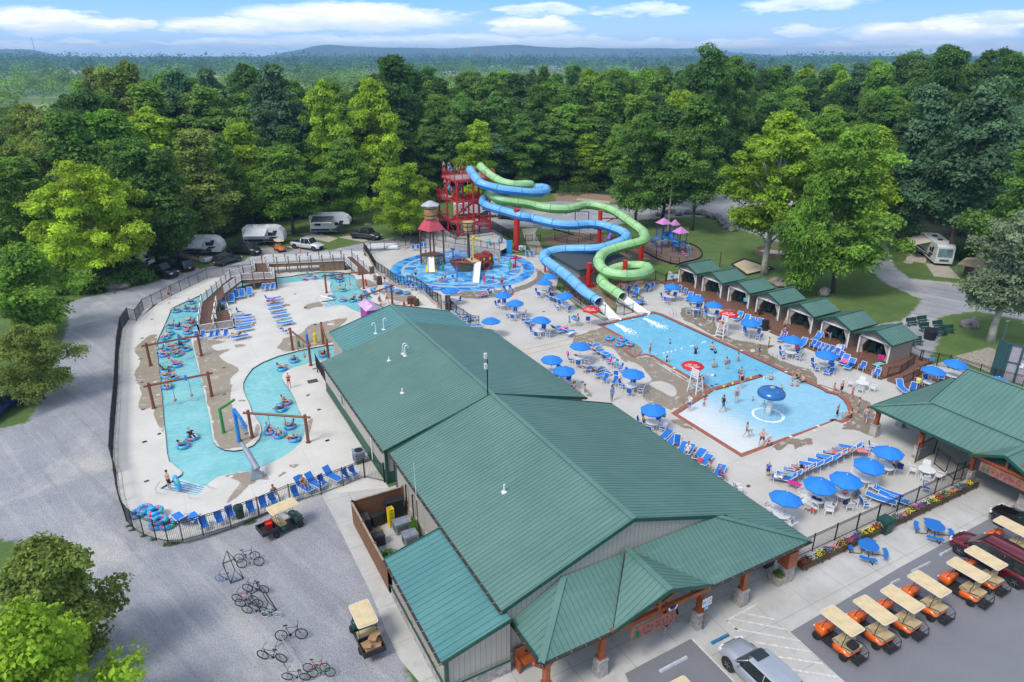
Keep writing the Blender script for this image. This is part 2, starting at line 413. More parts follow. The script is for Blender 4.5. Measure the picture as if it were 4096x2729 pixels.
ro=pts('a',[(1790,855),(1720,885),(1630,925),(1535,970),(1500,1060),(1470,1130),(1430,1210),(1398,1290),(1402,1390)])+pts('A',[(430,560),(450,760),(470,960),(490,1150),(510,1300),(525,1480),(550,1568)])+pts('B',[(580,370),(640,425),(688,460),(688,487)])+pts('B',[(655,510),(472,630),(838,694),(868,668),(935,590),(1040,515),(1130,490),(1380,450),(1460,425),(1600,360),(1700,310),(1800,240),(1870,170),(1905,80)])+pts('A',[(1860,1200),(1840,1130),(1800,1070),(1770,980),(1720,880),(1660,800),(1637,760),(1642,715),(1670,690),(1750,650),(1870,620),(1960,595),(2060,570)])
ro+=[VT((3.4,24.6,0)),VT((8,24.9,0)),VT((13.5,26.5,0)),VT((15.8,30.5,0)),VT((15.2,34.8,0))]
ro+=pts('b',[(1900,905),(1830,870),(1737,832),(1765,785),(1700,740),(1640,705),(1600,670),(1560,590),(1555,550),(1520,500),(1440,465),(1350,455),(1250,448),(1100,450),(950,465),(800,485),(700,505),(600,515),(510,522)])+[VT((0.4,60.8,0)),pt('O',534,643),pt('O',494,660)]
ri_=pts('A',[(758,380),(800,560),(850,740),(900,980),(940,1140),(960,1290),(978,1370),(1010,1410),(1080,1445),(1170,1455),(1270,1440),(1360,1400),(1415,1340),(1437,1270),(1425,1200),(1395,1150),(1345,1080),(1320,1000),(1285,930),(1262,870),(1262,800),(1290,740),(1350,660),(1450,600),(1600,540),(1750,500),(1900,465),(2050,440),(2165,425)])
ri_+=[VT((8.0,28.6,0)),VT((11.0,30.4,0)),VT((11.4,33.6,0))]
ri_+=pts('b',[(1600,980),(1500,945),(1400,885),(1300,890),(1160,912),(1095,838),(1280,806),(1278,785),(1250,740),(1220,680),(1212,640),(1222,590),(1190,565),(1120,550),(1000,548),(900,565),(820,575),(700,590),(520,615)])+[VT((1.3,58.0,0)),VT((-1.3,57.0,0)),VT((-4.6,54.6,0)),VT((-6.6,50.5,0)),VT((-8.3,45.4,0))]
RIV_OUT_R=ro
pool=[VT(p+(0,))for p in((34.0,19.7),(36.2,19.75),(36.25,19.9),(40.6,19.9),(41.4,20.2),(42.3,20.1),(42.6,19.2),(42.75,-5.1))]+pts('n',[(655,685),(690,692),(745,705),(800,745),(835,800),(846,850),(838,885),(805,915),(770,926),(742,918)])+[VT((38.9,-9.6,0)),VT((26.95,-9.75,0)),VT((26.9,-2.0,0)),VT((33.3,0.0,0)),VT((33.55,9.2,0)),pt('g',640,566),pt('g',600,560),pt('g',490,583),pt('g',405,530),pt('g',500,492),pt('g',480,472),VT((34.0,15.6,0))]
POOL_R=pool
ground()
dO=pts('A',[(490,-10),(250,110),(170,190),(105,290),(75,500),(60,900),(30,1300),(20,1568)])+pts('B',[(55,480),(70,620),(95,760),(160,950),(230,1030),(330,1090),(450,1130),(560,1148),(700,1140),(900,1090),(1170,1005),(1450,900),(1760,770),(2070,688)])+[VT((-.1,-.6,0)),VT((-.1,18.2,0)),VT((2.2,18.2,0)),VT((2.2,23.4,0)),VT((15.7,23.4,0)),VT((18.2,23.4,0))]
W0=pts('v',[(1225,705),(1130,650),(1000,530),(850,440),(760,410),(640,415),(530,390),(470,340),(400,280),(300,210),(210,140)])+pts('b',[(1700,250),(1645,180)])
dO+=W0+pts('b',[(1480,180),(900,215),(350,225)])+pts('a',[(2290,640),(1870,695),(1620,820),(1370,945),(1250,1060)])
m,g=nm_('m1',.75);P=g.pos();a=g.noise(P,.35,5,.6);b=g.noise(P,2.2,5,.6);c=g.noise(P,25,2,.7)
o=g.mix(g.ramp(a,.3,.7),(.60,.565,.505),(.67,.64,.585));o=g.mix(g.ramp(b,.55,.8,0,.5),o,(.56,.52,.45));o=g.mix(g.mu(c,.16),o,(.38,.36,.32))
stn=g.ramp(g.noise(P,.6,6,.75,1.0),.66,.72,0,.35);o=g.mix(stn,o,(.47,.40,.30))
br=g.n.new('ShaderNodeTexBrick');br.offset=0;sI(br,'Scale',1);sI(br,'Brick Width',4.6);sI(br,'Row Height',4.6);sI(br,'Mortar Size',.018);sI(br,'Mortar Smooth',.3);g.l.new(P,br.inputs['Vector'])
o=g.mix(g.mu(br.outputs['Fac'],.5),o,(.36,.33,.28));g.bc(o)
m2,g=nm_('m2',.7);P=g.pos();a=g.noise(P,.3,5,.6);b=g.noise(P,1.6,6,.65);c=g.noise(P,25,2,.7)
o=g.mix(g.ramp(a,.3,.7),(.52,.49,.44),(.60,.575,.53));o=g.mix(g.ramp(b,.55,.8,0,.5),o,(.45,.42,.37));o=g.mix(g.mu(c,.2),o,(.30,.28,.25))
dots=g.ramp(g.noise(P,3.3,5,.8,1.5),.70,.76,0,.45);o=g.mix(dots,o,(.31,.26,.19))
br=g.n.new('ShaderNodeTexBrick');br.offset=0;sI(br,'Scale',1);sI(br,'Brick Width',5.2);sI(br,'Row Height',5.2);sI(br,'Mortar Size',.02);sI(br,'Mortar Smooth',.3);g.l.new(P,br.inputs['Vector'])
o=g.mix(g.mu(br.outputs['Fac'],.5),o,(.30,.28,.25));g.bc(o)
mb=MB();mb.fl([dO,ro],0);mb.fl([ri_],0)
sT(mb,'pool_deck',MATS['m1'])
curb=[dO[i]for i in rN(0,21)]
mb=MB();n_=len(curb)
out=[]
for i,p in eN(curb):
 a_=curb[max(0,i-1)];b_=curb[min(n_-1,i+1)];t=(b_-a_).normalized();out.append(p+VT((t.y,-t.x,0))*(-.22))
for i in rN(n_-1):
 a_,b_,c_,d_=curb[i],curb[i+1],out[i+1],out[i]
 mb.quad((a_.x,a_.y,.06),(b_.x,b_.y,.06),(c_.x,c_.y,.06),(d_.x,d_.y,.06));mb.quad((d_.x,d_.y,.06),(c_.x,c_.y,.06),(c_.x,c_.y,-.8),(d_.x,d_.y,-.8));mb.quad((b_.x,b_.y,.06),(a_.x,a_.y,.06),(a_.x,a_.y,-.02),(b_.x,b_.y,-.02))
sT(mb,'kerb',mat('m3',(.55,.52,.45),.85,var=.2,vs=1.2))
patio=[VT((18.2,23.4,0)),VT((15.7,23.3,0)),VT((15.7,18.1,0)),VT((17.8,18.1,0)),VT((17.8,-1.8,0)),VT((19.2,-1.8,0)),VT((19.2,-21.2,0)),VT((39.5,-21.2,0)),VT((39.5,-28,0)),VT((75,-28,0)),VT((75,-10.0,0)),pt('t',1780,260),pt('t',1250,60),VT((62.0,-6.9,0)),VT((56.3,-6.4,0)),VT((56.3,33.5,0)),pt('d',1760,1230),pt('d',1420,1290),pt('d',1180,1330),pt('g',295,160),pt('g',185,170),pt('f',1690,700),pt('f',1350,530),pt('f',1190,370),pt('f',1100,310),pt('d',560,1000),pt('d',440,900)]+pts('c',[(1950,1200),(1700,1180),(1450,1215),(1290,1190),(1160,1210),(1140,1190),(600,1110),(430,1080),(240,1040),(0,1160)])+pts('o',[(2190,700),(1720,775),(1640,800)])+[p for p in W0[::-1]]
pool_coping=[]
mb=MB();mb.fl([patio,pool],.0)
sT(mb,'patio',MATS['m2'])
navy=mat('m4',(.02,.035,.07),.3,var=.3,vs=6)
mb=MB();mb.wa(ro,-1.4,0);mb.wa(ri_,-1.4,0);sT(mb,'river_wall',navy)
mb=MB();mb.wa(pool,-1.5,-.002);sT(mb,'pool_wall',navy)
def water(name,loops,z,cols,bz,extra=None):
 m,g=nm_(name,.08);P=g.pos();x,y,zz=g.sep(P)
 n1=g.noise(P,.35,4,.6,.6);
 n2=g.noise(g.comb(g.mu(x,1.0),g.mu(y,2.4),0.0),1.5,5,.6,1.0)
 o=g.mix(g.ramp(n1,.3,.7),cols[0],cols[1]);o=g.mix(g.ramp(n2,.50,.74,0,.55),o,cols[2]);o=g.mix(g.ramp(n2,.46,.30,0,.4),o,cols[3])
 if extra:o=extra(g,o,x,y)
 g.bc(o);sI(g.b,'IOR',1.33)
 g.bump(g.ad(g.mu(g.noise(g.comb(x,g.mu(y,1.8),0.0),1.1,4,.6,1.2),1.0),g.mu(g.noise(P,5,3,.6,.6),.25)),bz,.25)
 mb=MB();mb.fl(loops,z);return sT(mb,'water',m)
water('river_water',[ro,ri_],-.13,[(.18,.49,.51),(.25,.57,.585),(.38,.67,.68),(.12,.40,.44)],.30)
def beach(g,o,x,y):
 nn=g.mu(g.math('SUBTRACT',g.noise(g.pos(),.8,5,.6,.5),.5),2.2)
 xx=g.ad(x,nn)
 dp=g.ramp(xx,28.2,33.5);inp=g.ramp(y,.3,-.1)
 sh=g.mu(inp,g.math('SUBTRACT',1.0,g.mu(dp,.93)))
 o=g.mix(g.mu(inp,.30),o,(.50,.72,.80))
 return g.mix(sh,o,(.66,.70,.70))
wp=water('pool_water',[pool],-.09,[(.13,.44,.64),(.18,.50,.69),(.34,.64,.79),(.09,.36,.57)],.28,beach)
def band(loop,w,z0,z1,name,m_,closed=1,iN_=0):
 n=len(loop);mb=MB();A_=[];B_=[]
 for i,p in eN(loop):
  a=loop[(i-1)%n];b=loop[(i+1)%n];t1=(VT(p)-a);t2=(b-VT(p));t1.z=t2.z=0;t1.normalize();t2.normalize()
  n1=VT((-t1.y,t1.x,0));n2=VT((-t2.y,t2.x,0));mm=(n1+n2);
  if mm.length<.2:mm=n1
  mm.normalize();k=1/max(.5,mm.dot(n1))
  A_.append(VT(p)+mm*iN_*k);B_.append(VT(p)+mm*w*k)
 for i in rN(n):
  j=(i+1)%n
  a,b,c,d=A_[i],A_[j],B_[j],B_[i]
  mb.quad((a.x,a.y,z1),(b.x,b.y,z1),(c.x,c.y,z1),(d.x,d.y,z1));mb.quad((d.x,d.y,z1),(c.x,c.y,z1),(c.x,c.y,z0),(d.x,d.y,z0));mb.quad((a.x,a.y,z1),(b.x,b.y,z1),(b.x,b.y,z0),(a.x,a.y,z0))
 return sT(mb,name,m_)
m,g=nm_('m5',.6);P=g.pos();br=g.n.new('ShaderNodeTexBrick');sI(br,'Scale',1);sI(br,'Brick Width',.11);sI(br,'Row Height',.36);sI(br,'Mortar Size',.006)
sI(br,'Color1',(.34,.085,.048,1));sI(br,'Color2',(.42,.12,.07,1));sI(br,'Mortar',(.42,.30,.24,1));g.l.new(P,br.inputs['Vector'])
g.l.new(g.mix(g.noise(P,1.5,4,.6),br.outputs['Color'],g.mix(1.0,br.outputs['Color'],(.72,.68,.66),'MULTIPLY')),g.b.inputs['Base Color'])
area=sum(pool[i].x*pool[(i+1)%len(pool)].y-pool[(i+1)%len(pool)].x*pool[i].y for i in rN(len(pool)))
sg=-1 if area>0 else 1
band(pool,.46*sg,-.03,.012,'pool_coping',m)
tip=pt('g',1815,790)
mb=MB();mb.M=mT((33.5,0,0));L_=tip.x-33.5
mb.box(0,L_,-.02,.46,-1.4,.012);mb.tb((L_,.22,-1.4),(L_,.22,.012),.24,n=14);sT(mb,'pool_divider',m)
mb=MB();mb.box(33.6,tip.x,-.045,-.02,-.1,-.012);mb.box(33.6,tip.x,.46,.485,-.1,-.012);sT(mb,'divider_tile_line',navy)
def wetmat(name,c,r):
 m,g=nm_(name,r);P=g.pos();a=g.noise(P,.8,5,.6);o=g.mix(a,c,tuple(k*1.25 for k in c));c_=g.noise(P,25,2,.7);o=g.mix(g.mu(c_,.25),o,(.16,.13,.10));dry=g.ramp(g.noise(P,1.1,7,.78,.8),.56,.62);o=g.mix(g.mu(dry,.9),o,(.56,.53,.475));g.bc(o);g.l.new(g.ad(g.mu(dry,.4),r),g.b.inputs['Roughness']);return m
wetA=wetmat('m170',(.30,.245,.175),.4);wetB=wetmat('m171',(.24,.19,.135),.25)
def wet(k,l,m_,jit=.35,holes=()):
 lp=smooth(pts(k,l),10);out=[]
 for i,p in eN(lp):
  q=noise.noise(VT((p.x*.9,p.y*.9,1)))*jit+noise.noise(VT((p.x*3.1,p.y*3.1,5)))*jit*.6
  c=sum(lp,VT())/len(lp);dd=(p-c).normalized();out.append(p+dd*q)
 hl=[smooth(pts(k,h),8)for h in holes]
 return[out]+hl
def wT(name,m_,specs,z=.004):
 for k,l,*h in specs:
  mb=MB();mb.fl(wet(k,l,m_,holes=h[0]if h else()),z);sT(mb,name,m_);z+=.0015
 return z
wT('wet_patch',wetA,[('A',[(425,330),(330,365),(215,480),(270,580),(215,700),(230,800),(280,900),(250,1010),(290,1060),(400,1040),(400,1120),(490,1270),(485,1050),(455,700),(425,480)]),('A',[(790,400),(1000,390),(1090,400),(960,450),(1010,490),(1130,480),(1030,540),(1100,600),(1180,640),(1220,680),(1140,760),(1150,850),(1140,960),(1190,1100),(1290,1190),(1330,1330),(1400,1210),(1425,1260),(1330,1370),(1180,1435),(1050,1420),(985,1340),(950,1130),(880,850),(820,580)]),('A',[(1170,440),(1220,428),(1265,440),(1240,455),(1190,452)]),('A',[(1610,440),(1660,370),(1800,330),(1900,250),(2020,215),(2200,180),(2270,180),(2150,300),(2110,330),(2160,400),(2000,440),(1800,475),(1660,500),(1620,480)],[[(2070,230),(2120,225),(2140,238),(2090,245)]]),('b',[(860,910),(960,860),(1080,850),(1110,900),(1000,915),(920,935)]),('b',[(580,890),(640,870),(690,880),(620,905)]),('b',[(1560,555),(1700,555),(1830,620),(1740,650),(1640,640),(1600,665)]),('b',[(1860,700),(2020,690),(2280,745),(2340,800),(2400,870),(2250,850),(2000,810),(1900,740)]),('B',[(1140,510),(1250,480),(1380,450),(1450,440),(1520,470),(1530,540),(1440,545),(1350,620),(1280,670),(1200,740),(1130,770),(1240,610),(1250,560),(1180,530)]),('B',[(1760,400),(1800,385),(1835,400),(1790,425)]),('B',[(1650,510),(1690,470),(1730,475),(1680,500)]),('A',[(1210,970),(1290,965),(1280,980),(1230,980)]),('A',[(1870,1200),(1930,1160),(1900,1280),(1870,1330)])])
wT('wet_patch',wetB,[('g',[(985,95),(1090,85),(1240,170),(1330,230),(1370,300),(1480,310),(1440,370),(1560,420),(1700,440),(1850,470),(1960,480),(1880,540),(1960,600),(2150,680),(2340,740),(2400,900),(2200,800),(1800,610),(1400,420),(1100,250),(990,200)],[[(1700,520),(1740,515),(1750,540),(1710,545)]]),('g',[(160,290),(250,330),(560,500),(500,600),(640,600),(750,640),(900,760),(1060,870),(1080,940),(1200,870),(1290,930),(1180,1000),(1000,1090),(900,1150),(780,1120),(650,1080),(560,990),(470,930),(660,840),(600,740),(500,660),(380,640),(330,580),(250,500),(60,470),(-120,520),(-150,400),(0,340)],[[(640,880),(760,850),(900,900),(930,980),(880,1010),(780,960)],[(700,640),(800,690),(1000,800),(1060,840),(1000,830),(850,740)]]),('h',[(560,560),(640,540),(740,600),(800,650),(760,640),(650,610)]),('L',[(530,370),(700,330),(830,310),(870,370),(760,400),(680,430),(640,380)]),('n',[(440,600),(600,620),(700,650),(860,700),(1000,760),(1060,800),(1050,960),(960,1010),(860,950),(900,850),(850,770),(760,690),(640,640)]),('n',[(860,950),(960,960),(1060,1000),(1040,1060),(900,1010),(780,1000)]),('n',[(200,1150),(330,1090),(400,1080),(430,1110),(340,1130),(260,1181)]),('f',[(-20,350),(200,340),(520,320),(780,240),(880,160),(860,80),(960,130),(930,220),(800,290),(600,360),(300,420),(0,420)]),('v',[(1240,420),(1400,470),(1700,490),(1650,510),(1400,520),(1250,480)])],.005)
SPC=VT((29.2,49.7,0));SPR=11.1
m,g=nm_('m6',.35);P=g.pos();x,y,z=g.sep(P)
dx=g.math('SUBTRACT',x,SPC.x);dy=g.math('SUBTRACT',y,SPC.y);r=g.math('SQRT',g.ad(g.mu(dx,dx),g.mu(dy,dy)))
ca,sa=cos_(R(40)),sin_(R(40))
a=g.ad(g.mu(dx,ca),g.mu(dy,-sa));b=g.ad(g.mu(dx,sa),g.mu(dy,ca))
row=g.math('FLOOR',g.math('DIVIDE',b,.62));hf=g.mu(g.math('MODULO',g.math('ABSOLUTE',row),2.0),.5)
cl=g.math('FLOOR',g.ad(g.math('DIVIDE',a,.95),hf));wn=g.n.new('ShaderNodeTexWhiteNoise');wn.noise_dimensions='2D';g.l.new(g.comb(cl,row,0.0),wn.inputs['Vector']);v=wn.outputs['Value']
cr=g.n.new('ShaderNodeValToRGB');cr.color_ramp.interpolation='CONSTANT';e=cr.color_ramp.elements
e[0].color=(.20,.53,.78,1);e[1].position=.3;e[1].color=(.10,.38,.72,1)
for p_,c_ in((.55,(.055,.28,.66,1)),(.74,(.03,.18,.55,1)),(.87,(.30,.62,.80,1))):q_=e.new(p_);q_.color=c_
g.l.new(v,cr.inputs[0])
dk=g.n.new('ShaderNodeValToRGB');dk.color_ramp.interpolation='CONSTANT';e=dk.color_ramp.elements;e[0].color=(.10,.42,.76,1);e[1].position=.42;e[1].color=(.015,.13,.48,1);q_=e.new(.72);q_.color=(.02,.28,.75,1)
g.l.new(v,dk.inputs[0])
o=g.mix(g.ramp(r,9.35,9.4),cr.outputs[0],dk.outputs[0]);ring=g.mu(g.ramp(r,8.95,9.0),g.ramp(r,9.4,9.35));o=g.mix(ring,o,(.50,.50,.45))
o=g.mix(g.ramp(g.noise(P,.5,4,.6),.5,.75,0,.35),o,(.35,.62,.78));g.bc(o)
mb=MB();mb.fl([[(SPC.x+SPR*cos_(t*PI/36),SPC.y+SPR*sin_(t*PI/36),0)for t in rN(72)]],.022);sT(mb,'splash_pad_surface',m)
m,g=nm_('m7',.8);P=g.pos();a=g.noise(P,.3,5,.65);b=g.noise(P,1.8,5,.65);c=g.noise(P,30,2,.6)
o=g.mix(g.ramp(a,.35,.65),(.48,.465,.43),(.58,.57,.54));o=g.mix(g.ramp(b,.5,.8,0,.6),o,(.34,.32,.28));o=g.mix(g.mu(c,.3),o,(.27,.26,.24))
br=g.n.new('ShaderNodeTexBrick');br.offset=0;sI(br,'Scale',1);sI(br,'Brick Width',3.0);sI(br,'Row Height',3.0);sI(br,'Mortar Size',.02);g.l.new(P,br.inputs['Vector'])
o=g.mix(g.mu(br.outputs['Fac'],.6),o,(.20,.19,.17));g.bc(o)
m,g=nm_('m8',.85);P=g.pos();a=g.noise(P,.35,5,.6);c=g.noise(P,22,3,.7)
o=g.mix(a,(.16,.162,.178),(.22,.222,.24));o=g.mix(g.ramp(c,.5,.8,0,.6),o,(.27,.27,.28));o=g.mix(g.ramp(c,.45,.25,0,.5),o,(.08,.08,.09));g.bc(o);g.bump(c,.4,.02)
CW=MATS['m7'];AS=MATS['m8']
lot=[VT((70,-29,0)),VT((70,-70,0)),VT((-2,-70,0)),VT((-2,-25.9,0)),pt('O',1025,1568),]
asL=pts('F',[(0,1490),(615,1165),(1010,1568),(1100,1800)])+[VT((9,-40,0)),VT((0,-40,0))]
walk=pts('C',[(1545,0),(1900,720),(2030,1050),(2174,1350)])+pts('E',[(380,1453)])+[VT((-6,-33,0)),VT((6,-40,0)),VT((17.6,-40,0)),VT((26,-40,0))]+pts('K',Z37_)+[VT((60,-26,0)),VT((60,-20.8,0)),VT((39,-20.9,0)),VT((19.3,-21.1,0)),VT((19.3,0,0)),VT((-.1,-.5,0))]+[pt('B',2070,690)]
mb=MB();mb.fl([walk],.002);sT(mb,'pavement',CW)
mb=MB();mb.fl([asL],.012);sT(mb,'car_park',AS)
asR=pts('K',Z37_)+[VT((70,-24,0)),VT((75,-60,0)),VT((25,-60,0))]
mb=MB();mb.fl([asR],.012);sT(mb,'car_park',AS)
white=mat('m9',(.62,.61,.56),.7,var=.25,vs=5)
mb=MB()
for a_,b_ in(((615,1165),(1010,1568)),((940,1000),(1060,1110)),((930,1005),(1225,845)),((1090,930),(1380,990)),((990,985),(1500,1085)),((1010,1075),(1620,1190)),((1200,1200),(1720,1290)),((1380,1330),(1830,1400)),((1450,1440),(1950,1520))):
 p,q=pt('F',*a_),pt('F',*b_);t=(q-p).normalized();n_=VT((-t.y,t.x,0))*.06
 mb.quad(*[(v.x,v.y,.018)for v in(p-n_,q-n_,q+n_,p+n_)])
sT(mb,'road_marking',white)
yl=mat('m10',(.60,.42,.12),.7,var=.3,vs=4);mb=MB()
for a_,b_ in(((690,1035),(1695,805)),((735,1085),(1745,850))):
 p,q=pt('f',*a_),pt('f',*b_);t=(q-p).normalized();n_=VT((-t.y,t.x,0))*.05;mb.quad(*[(v.x,v.y,.016)for v in(p-n_,q-n_,q+n_,p+n_)])
sT(mb,'floor_marking',yl)
for k,(x,y,x2,y2,c_,lb)in eN(((320,1475,575,1340,(.50,.53,.58),'pale grey concrete wheel stop on the asphalt left of the silver car'),(797,1215,957,1135,(.03,.16,.36),'blue painted wheel stop in front of the silver car'))):
 p,q=pt('F',x,y),pt('F',x2,y2);mb=MB();d_=q-p;a_=atan2_(d_.y,d_.x);L=d_.length
 mb.M=mT((p+q)/2)@mR(a_,4,'Z')
 mb.add([(-L/2,-.09,.012),(L/2,-.09,.012),(L/2,.09,.012),(-L/2,.09,.012),(-L/2+.05,-.055,.13),(L/2-.05,-.055,.13),(L/2-.05,.055,.13),(-L/2+.05,.055,.13)],Z2_)
 tag(mb.ob('wheel_stop',mat('wheelstop%d'%k,c_,.7,var=.2)),lb,'wheel stop')
for k,(a_,b_,lb)in eN((((1152,610),(1265,552),'grey wheel stop just left of the maroon minivan'),((940,735),(1080,665),'grey wheel stop between the blue picnic tables and the fourth orange cart'),((780,828),(850,795),'grey wheel stop half hidden behind the third orange cart roof'))):
 p,q=pt('K',*a_),pt('K',*b_);mb=MB();d_=q-p;L=d_.length;mb.M=mT((p+q)/2)@mR(atan2_(d_.y,d_.x),4,'Z')
 mb.add([(-L/2,-.09,.012),(L/2,-.09,.012),(L/2,.09,.012),(-L/2,.09,.012),(-L/2+.05,-.055,.13),(L/2-.05,-.055,.13),(L/2-.05,.055,.13),(-L/2+.05,.055,.13)],Z2_)
 tag(mb.ob('wheel_stop',mat('m11',(.42,.44,.48),.7,var=.2)),lb,'wheel stop')
def roofmat(name,c1,c2):
 m,g=nm_(name,.42);P=g.pos();a=g.noise(P,.25,4,.6);b=g.noise(P,40,2,.5)
 o=g.mix(g.ramp(a,.3,.7),c1,c2);sx_,sy_,sz_=g.sep(P);st=g.noise(g.comb(g.mu(sx_,.35),g.mu(sy_,2.6),0.0),1.0,5,.7);o=g.mix(g.ramp(st,.5,.75,0,.45),o,tuple(min(1,k*1.28+.02)for k in c2));o=g.mix(g.ramp(st,.45,.28,0,.4),o,tuple(k*.72 for k in c1));o=g.mix(g.mu(b,.25),o,tuple(k*.6 for k in c1));g.bc(o);sI(g.b,'Specular IOR Level',.5);return m
RG=roofmat('m172',(.092,.198,.166),(.118,.232,.195));RT=roofmat('m173',(.072,.22,.212),(.095,.26,.245));TI=mat('m12',(.012,.075,.05),.5,var=.15);RIB=roofmat('m174',(.062,.14,.117),(.078,.162,.136));RIBT=roofmat('m175',(.04,.16,.17),(.06,.19,.19))
GUT=mat('m13',(.045,.03,.022),.5,var=.4,vs=3)
def rf_(parent,name,poly,zf,ax,m_,ribm,sp=.305,th=.10,rh=.022,rw=.032,t0=None):
 mb=MB();top=[(p[0],p[1],zf(p[0],p[1]))for p in poly];bot=[(x,y,z-th)for x,y,z in top];k=len(poly)
 ar=sum(top[i][0]*top[(i+1)%k][1]-top[(i+1)%k][0]*top[i][1]for i in rN(k))
 if ar<0:top=top[::-1];bot=bot[::-1]
 mb.add(top+bot,[tuple(rN(k)),tuple(rN(2*k-1,k-1,-1))]+[((i+1)%k,i,k+i,k+(i+1)%k)for i in rN(k)])
 mb.m=1
 i0=1 if ax=='x' else 0;i1=1-i0
 lo=min(p[i0]for p in poly);hi=max(p[i0]for p in poly);t=(t0 if t0 is not None else lo)+sp*.5
 while t<hi:
  xs=[]
  for i in rN(k):
   a,b=poly[i],poly[(i+1)%k]
   if(a[i0]-t)*(b[i0]-t)<0:f=(t-a[i0])/(b[i0]-a[i0]);xs.append(a[i1]+f*(b[i1]-a[i1]))
  xs.sort()
  for a,b in zip(xs[::2],xs[1::2]):
   if b-a<.1:continue
   a+=.01;b-=.01
   P=[(a,t)if ax=='x' else(t,a),(b,t)if ax=='x' else(t,b)]
   P=[(x,y,zf(x,y))for x,y in P];h=rw/2
   o=(0,h,0)if ax=='x' else(h,0,0)
   vs=[]
   for x,y,z in P:
    vs+=[(x-o[0],y-o[1],z+.001),(x+o[0],y+o[1],z+.001),(x+o[0]*.5,y+o[1]*.5,z+rh),(x-o[0]*.5,y-o[1]*.5,z+rh)]
   mb.add(vs,[(0,1,5,4),(1,2,6,5),(2,3,7,6),(3,0,4,7),(0,3,2,1),(4,5,6,7)])
  t+=sp
 return mb.ob(name,[m_,ribm],parent,1)
def ed_(mb,p,q,w=.05,h=.2,up=0):
 p=VT(p)+VT((0,0,up));q=VT(q)+VT((0,0,up));mb.bar(p,q,w,h)
def siding(name,c,groove,sp=.30):
 m,g=nm_(name,.6);P=g.pos();x,y,z=g.sep(P);s_=g.ad(x,y)
 f=g.math('FRACT',g.math('DIVIDE',s_,sp));ln=g.ad(g.ramp(f,.10,.02),g.ramp(f,.90,.98))
 o=g.mix(g.noise(P,1.2,4,.6),c,tuple(k*.88 for k in c));o=g.mix(g.mu(ln,.75),o,groove);g.bc(o);return m
SID=siding('m176',(.46,.42,.36),(.22,.20,.17));WAIN=siding('m177',(.02,.10,.065),(.008,.04,.028));CABS=siding('m178',(.36,.29,.23),(.24,.19,.15),.2)
m,g=nm_('m14',.85);P=g.pos();vo=g.n.new('ShaderNodeTexVoronoi');sI(vo,'Scale',3.2);g.l.new(P,vo.inputs['Vector']);ve=g.n.new('ShaderNodeTexVoronoi');ve.feature='DISTANCE_TO_EDGE';sI(ve,'Scale',3.2);g.l.new(P,ve.inputs['Vector'])
o=g.mix(g.sep(vo.outputs['Color'])[0],(.26,.24,.24),(.46,.43,.40));o=g.mix(g.ramp(ve.outputs['Distance'],.06,.02),o,(.50,.45,.36));g.bc(o);g.bump(ve.outputs['Distance'],.5,.05)
SO=m
WO=mat('m15',(.34,.085,.025),.45,var=.25,vs=2.5);WH=mat('m16',(.80,.80,.79),.4,var=.04);BLK=mat('m17',(.012,.012,.013),.45,var=.2)
GS=mat('m18',(.02,.03,.03),.06,var=0,spec=.8);SL=mat('m19',(.55,.56,.58),.3,1,var=.1);GY=mat('m20',(.33,.35,.38),.5,var=.2);PVC=mat('m21',(.75,.76,.78),.35,var=.03);BP=mat('m22',(.015,.015,.017),.55,var=.3,vs=4)
hA=tH('snack_bar_building','long green metal roofed building between the lazy river and the main pool','building',(8,-1,0))
ZR,VR,ZW,VE,ZE=6.7,7.9,3.95,19.3,2.97
def zmainW(x,y):return ZW+(x+.3)*(ZR-ZW)/(VR+.3)
def zmainE(x,y):return ZR-(x-VR)*(ZR-ZE)/(VE-VR)
UN,US,UP=-2.1,-19.3,-22.3
r1=rf_(hA,'front_roof_slope',[(-.3,UN),(VR,UN),(VR,US),(-.3,US)],zmainW,'x',RG,RIB)
r2=rf_(hA,'front_roof_slope',[(VR,UN),(VE,UN),(VE,UP),(15.1,US),(VR,US)],zmainE,'x',RG,RIB)
SN=(4.62-3.0)/(US-UP)
def zporch(x,y):return 3.0+(y-UP)*(4.62-3.0)/(US-UP)
xr=VR+(ZR-4.62)/((ZR-ZE)/(VE-VR))
rf_(hA,'porch_roof',[(3.4,US+.02),(xr+.0,US+.02),(VE,UP),(11.2,UP),(7.4,US+.02),(4.48,UP),(.26,UP)],zporch,'y',RG,RIB)
rf_(hA,'porch_roof',[(.26,UP),(3.4,US+.02),(.26,US+.3)],lambda x,y:3.0+(x-.26)*(1.62/3.14),'x',RG,RIB)
rf_(hA,'entry_gable_roof',[(7.45,US-.1),(11.25,UP),(7.45,UP-.75)],lambda x,y:4.95-(x-7.45)*(1.9/3.8),'x',RG,RIB)
rf_(hA,'entry_gable_roof',[(7.45,US-.1),(7.45,UP-.75),(4.45,UP-.1)],lambda x,y:4.95-(7.45-x)*(1.9/3.0),'x',RG,RIB)
ZRN,VRN,ZEN=5.6,8.94,3.05
zNW=lambda x,y:ZEN+(x+.2)*(ZRN-ZEN)/(VRN+.2);zNE=lambda x,y:ZRN-(x-VRN)*(ZRN-ZEN)/(17.95-VRN)
rf_(hA,'north_roof_slope',[(-.2,-.25),(VRN,-.25),(VRN,18.15),(-.2,18.15)],zNW,'x',RG,RIB)
rf_(hA,'north_roof_slope',[(VRN,-.25),(17.95,-.25),(17.95,18.15),(VRN,18.15)],zNE,'x',RG,RIB)
rf_(hA,'annex_roof_slope',[(2.1,18.15),(VRN,18.15),(VRN,23.7),(2.1,23.7)],lambda x,y:zNW(x,y)+.004,'x',RT,RIBT,sp=.62)
